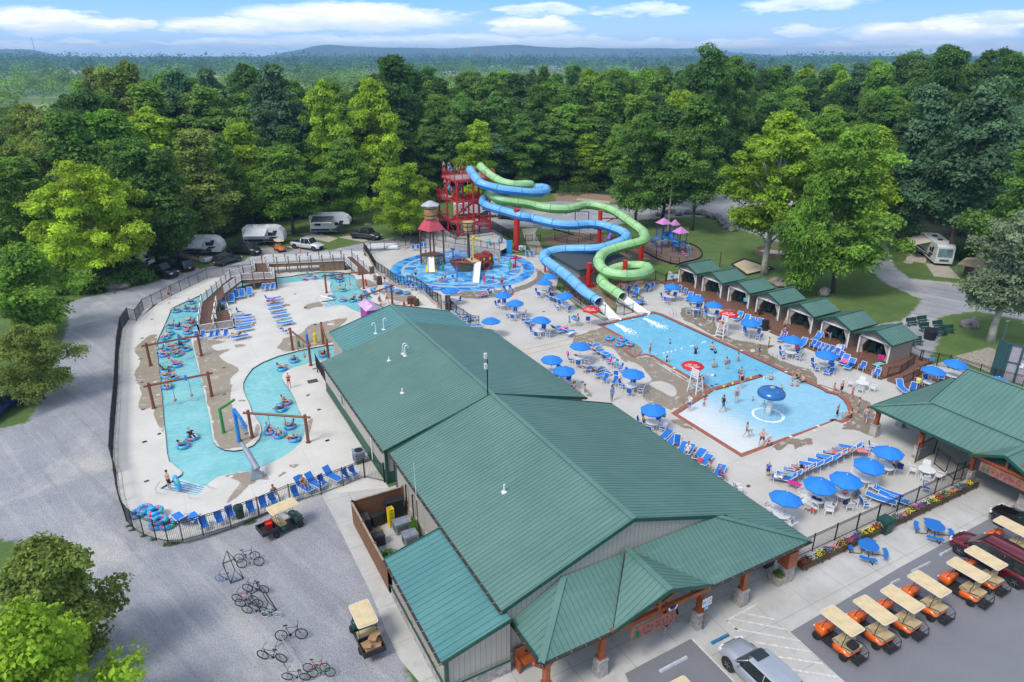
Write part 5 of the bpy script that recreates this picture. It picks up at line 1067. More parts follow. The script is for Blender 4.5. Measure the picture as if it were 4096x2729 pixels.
q=MB();q.pm([(lp(c,cc,.04).x,lp(c,cc,.04).y)for c in cs],0,1.45);q.ob('stone_drum',m,t,1)
q=MB();q.pm([(lp(c,cc,-.05).x,lp(c,cc,-.05).y)for c in cs],1.5,1.66);q.ob('deck',BN,t,1)
q=MB()
for i in rN(4):
 a,b=cs[i],cs[(i+1)%4];q.bar(V3(a.x,a.y,4.9),lp(V3(a.x,a.y,5.6),V3(b.x,b.y,5.6),.22),.1,.12);q.bar(V3(b.x,b.y,4.9),lp(V3(b.x,b.y,5.6),V3(a.x,a.y,5.6),.22),.1,.12);q.bar(V3(a.x,a.y,5.6),V3(b.x,b.y,5.6),.14,.16)
q.ob('brace',BN,t,1)
q=MB();lo=[V3(lp(c,cc,-.16).x,lp(c,cc,-.16).y,5.55)for c in cs];hi=[V3(lp(c,cc,.52).x,lp(c,cc,.52).y,7.25)for c in cs]
q.add(lo+hi,Z2_);q.ob('roof',mat('m71',(.55,.07,.09),.35,var=.15,vs=1.5),t,1)
q=MB();q.la([(.95,7.3),(.98,7.9),(1.0,8.5),(.97,9.3)],18,(cc.x,cc.y,0));bb=q.ob('barrel',TANW,t,1);q=MB()
for z in(7.75,8.75):q.la([(1.0,z),(1.03,z+.03),(1.03,z+.08),(1.0,z+.11)],18,(cc.x,cc.y,0),cap=0)
q.ob('hoop',BLK,bb,1);q=MB();q.la([(1.5,9.25),(1.5,9.35),(.3,9.95),(.02,10.0)],6,(cc.x,cc.y,0));q.ob('lid',mat('m72',(.45,.45,.48),.5,var=.1),t,1)
q=MB();b0=pt('c',360,1468);b1=V3(cs[1].x,cs[1].y,1.6)
dr=(b1-b0);h_=V3(dr.x,dr.y,0).normalized();s_=V3(-h_.y,h_.x,0)*.5
b0=b1+h_*(-3.4)
b0.z=.15
q.add([b0-s_,b0+s_,b1+s_,b1-s_],Z35_);
for e in PM:q.add([b0+s_*e,b1+s_*e,b1+s_*e+V3(0,0,.3),b0+s_*e+V3(0,0,.3)],Z35_)
q.ob('slide_chute',WH,t,1)
q=MB()
for e in PM:
 a=b0+s_*e*1.02;b=b1+s_*e*1.02;o=s_*e*.9;q.add([a,b,V3(b.x,b.y,b.z+.2),V3(a.x,a.y,.45),a+o-V3(0,0,.1),b+o*.2-V3(0,0,1.0)],[(0,1,2,3),(0,4,5,1),(3,4,0)])
q.ob('side_fin',YE,t,1)
mb_=V3(30.85,50.9,0);t=tH('tipping_bucket','large wooden tipping bucket on a dark mast above the pirate ship',wF,tuple(mb_))
q=MB();q.tb(mb_,mb_+V3(0,0,5.2),.24,.2,12);q.ob('mast',mat('m73',(.07,.05,.05),.8,var=.6,vs=2),t,1)
q=MB();q.la([(.72,5.3),(.95,6.9)],18,(mb_.x,mb_.y,0));w_=q.ob('bucket',mat('m74',(.50,.33,.15),.6,var=.3,vs=5),t,1)
q=MB()
for z,r_ in((5.45,.76),(6.2,.87),(6.8,.95)):q.la([(r_,z),(r_+.03,z+.02),(r_+.04,z+.1),(r_,z+.12)],18,(mb_.x,mb_.y,0),cap=0)
for a in rN(6):th=a*PI/3;q.bar((mb_.x+.74*cos_(th),mb_.y+.74*sin_(th),5.3),(mb_.x+.97*cos_(th),mb_.y+.97*sin_(th),6.9),.08,.04)
q.ob('iron_hoop',BLK,w_,1)
b=pt('c',840,1250);t=tH('spray_tree','yellow T shaped spray post behind the ship',wF,tuple(b));q=MB();q.tb(b,b+V3(0,0,3.6),.17,.15,12);q.ob('post',YE,t,1);q=MB();q.tb(b+V3(-.8,.3,3.35),b+V3(.9,-.3,3.35),.13,.13,10);q.ball((b.x,b.y,3.6),.24);q.ob('arms',YE,t,1)
b=pt('c',1295,1350)
t=tH('spray_cannon','red winged spray fountain at the right of the splash pad',wF,tuple(b+V3(.5,.3,0)));q=MB();q.tb((0,0,0),(0,0,1.5),.12,n=10);q.ob('post',RP,t);q=MB();q.tb((-.85,.3,1.45),(.85,-.3,1.45),.14,n=10);q.ball((0,0,1.75),.22);q.ob('wings',RP,t)
b=pt('c',652,1500);t=tH('spray_cannon','thin blue spray post with a red top left of the ship',wF,tuple(b));q=MB();q.tb((0,0,0),(0,0,2.3),.1,n=10);q.ob('post',BU,t);q=MB();q.la([(.05,2.3),(.16,2.5),(.16,2.9),(.04,3.0)],10);q.ob('nozzle',RP,t)
b=pt('c',606,1225);t=tH('spray_cannon','small maroon spray cannon near the water tower hut',wF,tuple(b));q=MB();q.tb((0,0,0),(0,0,1.3),.09,n=10);q.ob('post',BN,t);q=MB();q.tb((-.3,.1,1.45),(.3,-.1,1.3),.13,n=10);q.ob('barrel',mat('m75',(.3,.02,.05),.4,var=.1),t)
sh=tH('pirate_ship','small wooden pirate ship play structure with a white slide',wF,(31,48.9,0));
bow=pt('c',590,1300,1.4);stn=pt('c',1030,1335);dirS=(V3(stn.x,stn.y,0)-V3(bow.x,bow.y,0));LS=dirS.length;dirS/=LS;sd_=V3(-dirS.y,dirS.x,0)
HU=siding('m179',(.34,.25,.13),(.06,.04,.03),.16);
m,g=nm_('m76',.6);P=g.pos();x,y,z=g.sep(P);f=g.math('FRACT',g.math('DIVIDE',z,.17));o=g.mix(g.noise(P,1.5,4,.6),(.30,.20,.10),(.20,.12,.06));o=g.mix(g.ramp(f,.14,.04),o,(.03,.02,.015));g.bc(o);HU=m
def hull(f0,f1,w0,w1,hh,n=7):
 q=MB();vs=[]
 for i in rN(n):
  f=lp(f0,f1,i/(n-1));w_=.15+1.25*sin_(min(1,(f+.02)/.45)*PI/2);h_=1.25+.55*(1-f)**2;o=V3(bow.x,bow.y,0)+dirS*(LS*f+(0 if f>.1 else-.3*(1-f*10)))
  bk=dirS*(1.1*(1-f)**2)
  vs+=[o+bk+sd_*w_*.5,o+sd_*w_+V3(0,0,h_),o-sd_*w_+V3(0,0,h_),o+bk-sd_*w_*.5]
 q.add(vs,[(i*4+j,i*4+j+1,(i+1)*4+j+1,(i+1)*4+j)for i in rN(n-1)for j in(0,2)]+[(0,1,2,3),((n-1)*4+3,(n-1)*4+2,(n-1)*4+1,(n-1)*4)])
 q.add([v+V3(0,0,-.25)for i in rN(n)for v in(vs[i*4+1],vs[i*4+2])],[(i*2,i*2+1,i*2+3,i*2+2)for i in rN(n-1)])
 return q,vs
q,vs=hull(0,.52,0,0,0);q.ob('bow_hull',HU,sh,1)
q=MB()
for e in(1,2):q.pa([vs[i*4+e]+V3(0,0,.05)for i in rN(7)],.09,6)
q.ob('gunwale',mat('m77',(.28,.04,.03),.5,var=.2),sh,1)
q2,vs2=hull(.62,1.0,0,0,0,5);q2.ob('stern_hull',HU,sh,1)
c=V3(bow.x,bow.y,0)+dirS*(LS*.82);an=atan2_(dirS.y,dirS.x);q=MB();q.cb((c.x,c.y,1.75),(LS*.34,2.3,.75),an);q.cb((c.x+dirS.x*.7,c.y+dirS.y*.7,2.2),(LS*.12,2.1,.35),an);q.ob('stern_cabin',mat('m78',(.26,.03,.02),.5,var=.25,vs=2),sh,1)
q=MB()
for f in(-.5,.5):
 p=c-sd_*1.27+dirS*f if(c-sd_).y<(c+sd_).y else c+sd_*1.27+dirS*f
 q.cb((p.x,p.y,1.75),(.09,.14,.5),an);q.cb((p.x,p.y,1.8),(.3,.14,.08),an)
q.ob('cross_emblem',YE,sh,1)
p=c-sd_*1.28-dirS*.1 if(c-sd_).y<(c+sd_).y else c+sd_*1.28-dirS*.1
q=MB();q.at(p.x,p.y,.75,an);q.to((0,0,0),.6,.12,20,8,'y');q.M=Mx();q.ob('porthole_ring',RP,sh,1);q=MB();q.at(p.x,p.y,.75,an);q.tb((0,-.05,0),(0,.1,0),.58,n=18);q.M=Mx();q.ob('porthole',mat('m79',(.03,.02,.02),.8,var=0),sh,1)
mid=V3(bow.x,bow.y,0)+dirS*(LS*.57);q=MB();q.cb((mid.x,mid.y,1.45),(1.5,2.6,.12),an);q.cb((mid.x,mid.y,.7),(.9,2.0,1.3),an);q.ob('mid_deck',mat('m80',(.55,.42,.22),.6,var=.15),sh,1)
e=pt('c',862,1525);fd=-sd_ if(mid-sd_).y<(mid+sd_).y else sd_;a=mid+fd*1.3+V3(0,0,1.5);e=V3(e.x,e.y,.12);dd=(e-a);hh=V3(dd.x,dd.y,0).normalized();s_=V3(-hh.y,hh.x,0)*.52
q=MB();q.add([a-s_,a+s_,e+s_,e-s_],Z35_)
for k_ in PM:q.add([a+s_*k_,e+s_*k_,e+s_*k_+V3(0,0,.22),a+s_*k_+V3(0,0,.22)],Z35_)
q.ob('slide_chute',WH,sh,1)
b=pt('h',1465,488);t=tH('mushroom_fountain','big blue mushroom fountain on a white post in the shallow pool',wF,tuple(b))
q=MB();q.smooth=1;q.la([(.24,-.5),(.21,2.0)],16);q.ob('stem',WH,t)
q=MB();q.smooth=1;q.la([(.2,1.98),(1.08,1.92),(1.2,1.96),(1.24,2.1),(1.2,2.26),(1.05,2.44),(.8,2.58),(.45,2.67),(.22,2.7)],28,cap=1);q.ob('cap',mat('m81',(.010,.13,.38),.3,var=.12,vs=1.2,coat=.5),t)
q=MB();q.la([(.24,2.69),(.24,2.75),(.16,2.75)],16);q.ob('spout',mat('m82',(.35,.36,.37),.4),t)
q=MB();rr=RD(5)
for i in rN(900):
 a=rr.u(0,2*PI);r_=1.32+rr.gauss(0,.06);s_=rr.u(.02,.055);q.ball((b.x+r_*cos_(a),b.y+r_*sin_(a),-.08),s_,s_,s_*.6,5,3)
tag(q.ob('fountain_foam',FOAM),kind='stuff')
q=MB();vs=[];fs=[]
for i in rN(260):
 a=rr.u(0,2*PI);w_=rr.u(.004,.009);c_,s_=cos_(a),sin_(a);r1=1.28
 z0=rr.u(-.08,1.3);z1=z0+rr.u(.25,.7)
 q.add([(b.x+r1*c_-s_*w_,b.y+r1*s_+c_*w_,z0),(b.x+r1*c_+s_*w_,b.y+r1*s_-c_*w_,z0),(b.x+r1*c_+s_*w_,b.y+r1*s_-c_*w_,z1),(b.x+r1*c_-s_*w_,b.y+r1*s_+c_*w_,z1)],Z35_)
tag(q.ob('falling_water',mat('m83',(.75,.82,.86),.2,var=0,alpha=.5)),kind='stuff')
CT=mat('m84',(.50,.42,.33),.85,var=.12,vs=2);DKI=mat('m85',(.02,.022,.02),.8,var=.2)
mb=MB();mb.pm([(51.2,29.4),(50.2,-6.4),(58.3,-6.4),(58.3,29.4)],0,.28);mb.pm([(49.95,8.2),(49.7,-6.4),(50.3,-6.4),(50.5,8.2)],0,.14);sT(mb,'boardwalk',MATS['m43'])
cabn=['farthest','second farthest','third farthest','middle','third nearest','second nearest','nearest']
for i in rN(7):
 y1=28.1-4.83*i;y0=y1-3.65;x0=53.3;x1=57.2;yc=(y0+y1)/2
 t=tH('cabana','%s tan cabana with green metal roof and cream curtains by the pool'%cabn[i]if i not in(0,6)else('tan cabana nearest the playground with bench inside' if i==0 else 'tan cabana nearest the ramp with a striped towel chair in front'),'cabana',(x0,yc,.28),0,'row of green roofed cabanas')
 mb=MB();mb.box(x0+.1,x1,y0,y0+.08,.28,2.62);mb.box(x0+.1,x1,y1-.08,y1,.28,2.62);mb.box(x1-.08,x1,y0,y1,.28,2.62)
 mb.add([(x0+.04,y0,2.55),(x0+.04,y1,2.55),(x0+.04,yc,3.32),(x0+.04,y0,2.35),(x0+.04,y1,2.35),(x1,y0,2.62),(x1,y1,2.62),(x1,yc,3.32)],[(3,0,2,1,4),(5,6,7)]);mb.ob('wall',CABS,t,1)
 mb=MB()
 for yy in(y0,y1-.16):mb.box(x0,x0+.16,yy,yy+.16,.28,2.4)
 mb.box(x0,x0+.12,y0,y1,2.22,2.42);mb.ob('front_frame',WH,t,1)
 mb=MB()
 for e,ye in((-1,y0-.35),(1,y1+.35)):
  a=(x0-.45,ye,2.55);b=(x1+.25,ye,2.55);c=(x1+.25,yc,3.5);d=(x0-.45,yc,3.5);dz=V3(0,0,-.1)
  L=[V3(*a),V3(*b),V3(*c),V3(*d)];L2=[p+dz for p in L];mb.m=0;mb.add(L+L2,[(0,1,2,3),(7,6,5,4),(0,4,5,1),(1,5,6,2),(3,7,4,0)]);mb.m=1
  for k in rN(11):
   x=x0-.3+k*.43;p=V3(x,ye,2.565);q=V3(x,yc,3.515);mb.bar(p,q,.035,.035)
 mb.bar((x0-.46,yc,3.53),(x1+.26,yc,3.53),.28,.04)
 mb.ob('roof',[RG,RIB],t,1)
 mb=MB()
 for xx in(x0-.48,):
  mb.bar((xx,y0-.37,2.48),(xx,yc,3.44),.06,.2);mb.bar((xx,y1+.37,2.48),(xx,yc,3.44),.06,.2)
 mb.bar((x0-.45,y0-.38,2.48),(x1+.25,y0-.38,2.48),.06,.16);mb.ob('fascia_trim',TI,t,1)
 for e,ye in((1,y0+.2),(-1,y1-.2)):
  mb=MB();vs=[];n=10
  for zz,w_,off in((2.35,1.0,0),(1.5,.45,0),(1.1,.22,0),(.75,.3,0),(.34,.42,0)):
   for k in rN(n):vs.append((x0+.18+.05*sin_(k*2.2),ye+e*w_*k/(n-1)*.9,zz))
  mb.add(vs,[(r*n+k,r*n+k+1,(r+1)*n+k+1,(r+1)*n+k)for r in rN(4)for k in rN(n-1)]);mb.ob('curtain',CT,t,1)
 mb=MB();mb.cb((x0+1.02,yc,2.1),(.02,.01,.01))
 txt(str(7-i),.2,(x0-.02,yc,2.32),(PI/2,0,-PI/2),BLK,'number',t,.004)
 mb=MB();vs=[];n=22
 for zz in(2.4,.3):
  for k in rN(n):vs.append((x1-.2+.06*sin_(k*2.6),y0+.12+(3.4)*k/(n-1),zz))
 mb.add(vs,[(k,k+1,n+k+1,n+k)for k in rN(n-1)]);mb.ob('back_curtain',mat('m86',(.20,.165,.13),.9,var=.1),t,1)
RB=mat('m87',(.05,.03,.022),.5,var=.15)
fE([V3(*p)for p in(pt('t',480,130,.3),pt('t',600,110,.3),pt('t',735,15,.3))],'dark bronze railing above the boardwalk ramp',h=.95,sp=1.5,m_=RB,name='ramp_railing',group='ramp railings')
fE([V3(*p)for p in(pt('t',620,215,.1),pt('t',720,170,.2),pt('t',835,95,.3))],'dark bronze railing on the lower side of the ramp',h=.95,sp=1.5,m_=RB,name='ramp_railing',group='ramp railings')
mb=MB();a,b,c,d=pts('t',[(475,180),(620,235),(900,160),(735,60)]);mb.add([(a.x,a.y,.28),(b.x,b.y,.02),(c.x,c.y,.2),(d.x,d.y,.28),(a.x,a.y,-.1),(b.x,b.y,-.1)],[(0,1,2,3),(4,5,1,0)]);sT(mb,'boardwalk_ramp',MATS['m43'])
mb=MB();mb.pm([(p.x,p.y)for p in pts('t',[(650,240),(850,100),(1200,170),(1100,300),(800,330)])],0,.14);sT(mb,'boardwalk',MATS['m43'])
SKIN=mat('m88',(.6,.4,.3),.55,var=.08,vs=6,tint=True);CLOTH=mat('m89',(.5,.5,.5),.85,var=.12,vs=9,tint=True);HAIRM=mat('m90',(.1,.1,.1),.7,var=.2,vs=20,tint=True);EYE=mat('m91',(.02,.015,.01),.3,var=0)
PS={}
def J(**k):
 d=dict(pelvis=(0,0,.93),belly=(0,0,1.08),chest=(0,0,1.27),neck=(0,.01,1.45),head=(0,-.01,1.60),shL=(.17,0,1.38),elL=(.23,.02,1.10),wrL=(.25,-.05,.86),shR=(-.17,0,1.38),elR=(-.23,.02,1.10),wrR=(-.25,-.05,.86),hiL=(.09,0,.88),knL=(.10,-.01,.50),anL=(.11,.02,.09),toL=(.12,-.13,.03),hiR=(-.09,0,.88),knR=(-.10,-.01,.50),anR=(-.11,.02,.09),toR=(-.12,-.13,.03))
 d.update(k);return{a:VT(b)for a,b in d.items()}
PS['stand']=J()
PS['hips']=J(elL=(.36,.06,1.15),wrL=(.17,-.04,1.0),elR=(-.36,.06,1.15),wrR=(-.17,-.04,1.0),knL=(.16,-.02,.5),anL=(.2,.02,.09),toL=(.24,-.11,.03),knR=(-.16,-.02,.5),anR=(-.2,.02,.09),toR=(-.24,-.11,.03))
PS['walk']=J(knL=(.1,-.2,.52),anL=(.1,-.25,.10),toL=(.1,-.4,.06),knR=(-.1,.08,.5),anR=(-.1,.32,.14),toR=(-.1,.25,.03),elL=(.22,.16,1.13),wrL=(.22,.1,.9),elR=(-.22,-.1,1.12),wrR=(-.2,-.28,.98))
PS['wave']=J(elL=(.30,-.05,1.55),wrL=(.33,-.1,1.80),elR=(-.25,.05,1.12),wrR=(-.12,-.1,1.0))
PS['up']=J(elL=(.20,-.02,1.66),wrL=(.10,-.05,1.90),elR=(-.20,-.02,1.66),wrR=(-.10,-.05,1.90))
PS['hold']=J(elL=(.2,-.05,1.12),wrL=(.08,-.3,1.18),elR=(-.2,-.05,1.12),wrR=(-.08,-.3,1.18))
PS['bend']=J(belly=(0,-.08,1.04),chest=(0,-.28,1.13),neck=(0,-.44,1.18),head=(0,-.56,1.22),shL=(.17,-.37,1.14),elL=(.2,-.42,.9),wrL=(.18,-.5,.7),shR=(-.17,-.37,1.14),elR=(-.2,-.42,.9),wrR=(-.18,-.5,.7))
def sitp(z=0.0,**k):
 b=dict(pelvis=(0,0,.12),belly=(0,.01,.27),chest=(0,.02,.46),neck=(0,.03,.64),head=(0,.0,.79),shL=(.17,.03,.57),elL=(.24,.0,.30),wrL=(.18,-.2,.2),shR=(-.17,.03,.57),elR=(-.24,.0,.30),wrR=(-.18,-.2,.2),hiL=(.1,-.02,.1),knL=(.13,-.42,.14),anL=(.13,-.46,-.28),toL=(.14,-.6,-.34),hiR=(-.1,-.02,.1),knR=(-.13,-.42,.14),anR=(-.13,-.46,-.28),toR=(-.14,-.6,-.34));b.update(k);return J(**b)
PS['sit']=sitp()
PS['tube']=sitp(pelvis=(0,.05,0),belly=(0,.15,.12),chest=(0,.27,.27),neck=(0,.38,.42),head=(0,.42,.57),shL=(.17,.35,.36),elL=(.40,.22,.28),wrL=(.48,-.02,.24),shR=(-.17,.35,.36),elR=(-.40,.22,.28),wrR=(-.48,-.02,.24),hiL=(.1,-.02,.0),knL=(.14,-.34,.24),anL=(.16,-.70,.10),toL=(.17,-.80,.20),hiR=(-.1,-.02,.0),knR=(-.14,-.34,.24),anR=(-.16,-.70,.10),toR=(-.17,-.80,.20))
PS['lie']=J(pelvis=(0,0,.12),belly=(0,.15,.13),chest=(0,.33,.20),neck=(0,.50,.30),head=(0,.64,.38),shL=(.17,.44,.25),elL=(.25,.2,.16),wrL=(.15,.0,.24),shR=(-.17,.44,.25),elR=(-.25,.2,.16),wrR=(-.15,.0,.24),hiL=(.09,-.05,.11),knL=(.11,-.46,.16),anL=(.12,-.86,.08),toL=(.14,-.93,.2),hiR=(-.09,-.05,.11),knR=(-.1,-.44,.30),anR=(-.11,-.76,.08),toR=(-.12,-.9,.12))
PS['curl']=sitp(knL=(.12,-.32,.42),anL=(.12,-.5,.06),toL=(.12,-.65,.03),knR=(-.12,-.32,.42),anR=(-.12,-.5,.06),toR=(-.12,-.65,.03),elL=(.22,-.15,.33),wrL=(.1,-.35,.35),elR=(-.22,-.15,.33),wrR=(-.1,-.35,.35))
EDG=[('pelvis','belly'),('belly','chest'),('chest','neck'),('chest','shL'),('shL','elL'),('elL','wrL'),('chest','shR'),('shR','elR'),('elR','wrR'),('pelvis','hiL'),('hiL','knL'),('knL','anL'),('anL','toL'),('pelvis','hiR'),('hiR','knR'),('knR','anR'),('anR','toR')]
RAD=dict(pelvis=(.145,.11),belly=(.125,.095),chest=(.155,.11),neck=(.06,.06),shL=(.065,.065),elL=(.043,.043),wrL=(.03,.03),shR=(.065,.065),elR=(.043,.043),wrR=(.03,.03),hiL=(.095,.095),knL=(.06,.06),anL=(.04,.04),toL=(.035,.025),hiR=(.095,.095),knR=(.06,.06),anR=(.04,.04),toR=(.035,.025))
CLO={'shorts':[('pelvis','hiL',1),('pelvis','hiR',1),('hiL','knL',.72),('hiR','knR',.72),('pelvis','belly',.25)],'suit':[('pelvis','belly',1),('belly','chest',.95),('pelvis','hiL',1),('pelvis','hiR',1)],'shirt':[('belly','chest',1),('chest','shL',1),('chest','shR',1),('chest','neck',.3),('pelvis','belly',1),('shL','elL',.55),('shR','elR',.55)]}
PC={}
def seg(p,a,b):
 d=b-a;t=max(0,min(1,(p-a).dot(d)/d.length_squared));return(p-(a+d*t)).length,t
def pp_(pose,outfit,long):
 key=(pose,outfit,long)
 if key in PC:return PC[key]
 if pose not in PC:
  j=PS[pose];names=[n for n in j if n!='head'];idx={n:i for i,n in eN(names)}
  me=bpy.data.meshes.new('tmp');me.from_pydata([j[n]for n in names],[(idx[a],idx[b])for a,b in EDG],[]);ob=bpy.data.objects.new('tmp',me);col.objects.link(ob)
  ob.modifiers.new('s','SKIN');sv=me.skin_vertices[0].data
  for n,i in idx.items():sv[i].radius=RAD[n];sv[i].use_root=(n=='pelvis')
  sm=ob.modifiers.new('u','SUBSURF');sm.levels=1;sm.render_levels=1
  bpy.context.view_layer.update();m2=bpy.data.meshes.new_from_object(ob.evaluated_get(bpy.context.evaluated_depsgraph_get()))
  vs=[v.co.copy()for v in m2.vertices];nr=[v.normal.copy()for v in m2.vertices];fs=[tuple(p.vertices)for p in m2.polygons]
  bpy.data.objects.remove(ob);PC[pose]=(vs,nr,fs)
 vs,nr,fs=PC[pose];j=PS[pose]
 mb=MB();mb.smooth=1;mb.add(vs,fs)
 up=(j['head']-j['neck']).normalized();fwd=VT((0,-1,0))if abs(up.y)<.8 else VT((0,-.3,.95));fwd=(fwd-up*fwd.dot(up)).normalized();rt=fwd.cross(up).normalized()
 hm=Mx(((rt.x,-fwd.x,up.x,j['head'].x),(rt.y,-fwd.y,up.y,j['head'].y),(rt.z,-fwd.z,up.z,j['head'].z),(0,0,0,1)))
 mb.M=hm;mb.ball((0,0,.02),.078,.095,.115,12,9);mb.ball((0,-.035,-.065),.05,.05,.045,8,5);mb.tb((0,0,-.17),(0,0,-.05),.055,.05,10)
 mb.ball((0,-.098,0),.014,.02,.024,6,4)
 for e in PM:mb.ball((e*.079,0,0),.012,.022,.03,6,4)
 mb.m=1
 for e in PM:mb.ball((e*.03,-.084,.022),.013,.01,.01,6,4)
 mb.tb((-.022,-.083,-.045),(.022,-.083,-.045),.006,n=5);mb.m=0;mb.M=Mx()
 for s_ in 'LR':
  w_=j['wr'+s_];d=(w_-j['el'+s_]).normalized();sd=d.cross(VT((0,1,0.01))).normalized()
  nn=sd.cross(d);mb.ball(tuple(w_+d*.05),.035,.035,.045,8,5)
  for k in rN(4):
   b_=w_+d*.075+sd*((k-1.5)*.019);L=(.055,.07,.065,.05)[k];m1=b_+d*L*.6+nn*.008;mb.tb(b_,m1,.009,.0085,6);mb.tb(m1,m1+d*L*.4+nn*.022,.0085,.007,6)
  b_=w_+d*.04+sd*.033*(1 if s_=='L' else-1);mb.tb(b_,b_+(d*.7+sd*(1 if s_=='L' else-1)).normalized()*.05,.011,.008,6)
 root=mb.ob('person',[SKIN,EYE])
 hb=MB();hb.smooth=1;hb.M=hm;hb.ball((0,.018,.045),.087,.095,.105,12,8)
 if long:hb.ball((0,.075,-.06),.07,.045,.14,10,6)
 hb.ob('hair',[HAIRM],root)
 def cl(nm,regions,infl,name):
  bones=[(a,b)for a,b in EDG];keep=[]
  for f in fs:
   c=sum((vs[i]for i in f),VT())/len(f);best=min(((seg(c,j[a],j[b])[0]/(.5*(sum(RAD[a])/2+sum(RAD[b])/2)+.02),a,b)for a,b in bones))
   for a,b,lim in regions:
    if{a,b}=={best[1],best[2]}:
     t=seg(c,j[a],j[b])[1]
     if t<=lim:keep.append(f);break
  use=sorted({i for f in keep for i in f});mp={i:k for k,i in eN(use)}
  q=MB();q.smooth=1;q.add([vs[i]+nr[i]*infl for i in use],[tuple(mp[i]for i in f)for f in keep]);q.ob(name,[CLOTH],root)
 if outfit in('shorts','both','ss'):cl('s',CLO['shorts'],.016,'shorts')
 if outfit=='suit':cl('s',CLO['suit'],.012,'swimsuit')
 if outfit in('ss',):cl('t',CLO['shirt'],.02,'shirt')
 if outfit=='dress':cl('t',CLO['shirt']+CLO['shorts'],.022,'dress')
 P=pT(root);PC[key]=P;PC.setdefault('all',[]).append(P)
 return P
ST=[(.62,.38,.27),(.52,.30,.20),(.70,.46,.35),(.35,.19,.12),(.15,.08,.05),(.58,.34,.22)]
HC_=dict(brown=(.07,.035,.02),black=(.012,.01,.01),blond=(.45,.30,.13),grey=(.35,.34,.33),red=(.5,.02,.02),white=(.7,.7,.7),straw=(.55,.38,.18),blue=(.05,.08,.35))
COL=dict(navy=(.01,.015,.06),black=(.012,.012,.014),red=(.5,.015,.02),blue=(.02,.12,.5),lblue=(.22,.32,.6),white=(.75,.75,.75),pink=(.7,.06,.25),green=(.06,.55,.12),orange=(.8,.13,.03),purple=(.18,.05,.35),grey=(.25,.26,.28),teal=(.02,.35,.38),yellow=(.7,.5,.05),maroon=(.25,.02,.06),coral=(.75,.2,.15),print=(.2,.18,.3),tan=(.45,.35,.25),aqua=(.1,.5,.55))
prr=RD(11)
def pN(loc,pose,outfit,label,top='navy',bot=None,skin=0,hair='brown',long=False,rz=0,scale=1,name='person',group=None):
 P=pp_(pose,outfit,long);bot=bot or top
 c={'person':ST[skin],'hair':HC_[hair],'shorts':COL[bot],'swimsuit':COL[top],'shirt':COL[top],'dress':COL[top]}
 o=dup(P,loc,rz,label,group,scale*prr.u(.96,1.03),c);o['category']='child' if scale<.8 else 'person';return o
SLB=mat('m92',(.012,.13,.50),.75,var=.1,vs=4);SLB2=mat('m93',(.02,.19,.62),.75,var=.1,vs=4)
def mk_lounger(back):
 r=tH('sun_lounger','lounger','sun lounger');mb=MB();a=R(back);yb=.25;L=.78;zz=.38
 tip=(yb+L*cos_(a),zz+L*sin_(a))
 for e in PM:mb.pa([(e*.33,-1.0,zz),(e*.33,yb,zz)],.025,6);mb.pa([(e*.33,yb,zz),(e*.33,tip[0],tip[1])],.025,6)
 mb.tb((-.33,-1.0,zz),(.33,-1.0,zz),.025,n=6);mb.tb((-.33,tip[0],tip[1]),(.33,tip[0],tip[1]),.025,n=6)
 mb.ob('frame',WH,r)
 for y in(-.8,.6):
  q=MB()
  for e in PM:q.tb((e*.33,y,zz),(e*.35,y+.05,0),.022,n=6)
  q.tb((-.35,y+.05,.03),(.35,y+.05,.03),.02,n=6);q.ob('leg',WH,r)
 q=MB();q.box(-.31,.31,-.98,yb,zz-.01,zz+.012);q.ob('seat_sling',SLB2,r)
 q=MB();q.add([(-.31,yb+.01,zz+.01),(.31,yb+.01,zz+.01),(.31,tip[0],tip[1]+.01),(-.31,tip[0],tip[1]+.01),(-.31,yb+.01,zz-.01),(.31,yb+.01,zz-.01),(.31,tip[0],tip[1]-.01),(-.31,tip[0],tip[1]-.01)],Z1_);q.ob('back_sling',SLB2,r)
 return pT(r)
LF,LR_=mk_lounger(8),mk_lounger(48)
def mk_chair():
 r=tH('sling_chair','chair','chair')
 for e in PM:
  q=MB();q.pa([(e*.28,-.27,0),(e*.28,-.25,.42),(e*.28,-.27,.64),(e*.28,.2,.66),(e*.28,.26,.42),(e*.28,.24,0)],.023,6);q.tb((e*.28,-.27,.02),(e*.28,.24,.02),.02,n=6);q.pa([(e*.26,-.24,.42),(e*.26,.2,.40),(e*.26,.38,1.0)],.022,6);q.ob('side_frame',WH,r)
 q=MB();q.box(-.25,.25,-.25,.22,.40,.42);q.ob('seat',SLB,r);q=MB();q.add([(-.25,.2,.42),(.25,.2,.42),(.25,.38,1.0),(-.25,.38,1.0),(-.25,.23,.41),(.25,.23,.41),(.25,.41,1.0),(-.25,.41,1.0)],Z7_);q.ob('backrest',SLB,r)
 q=MB();q.tb((-.26,.38,1.0),(.26,.38,1.0),.024,n=6);q.ob('top_rail',WH,r);return pT(r)
CHP=mk_chair()
WPL=mat('m94',(.74,.74,.73),.4,var=.04)
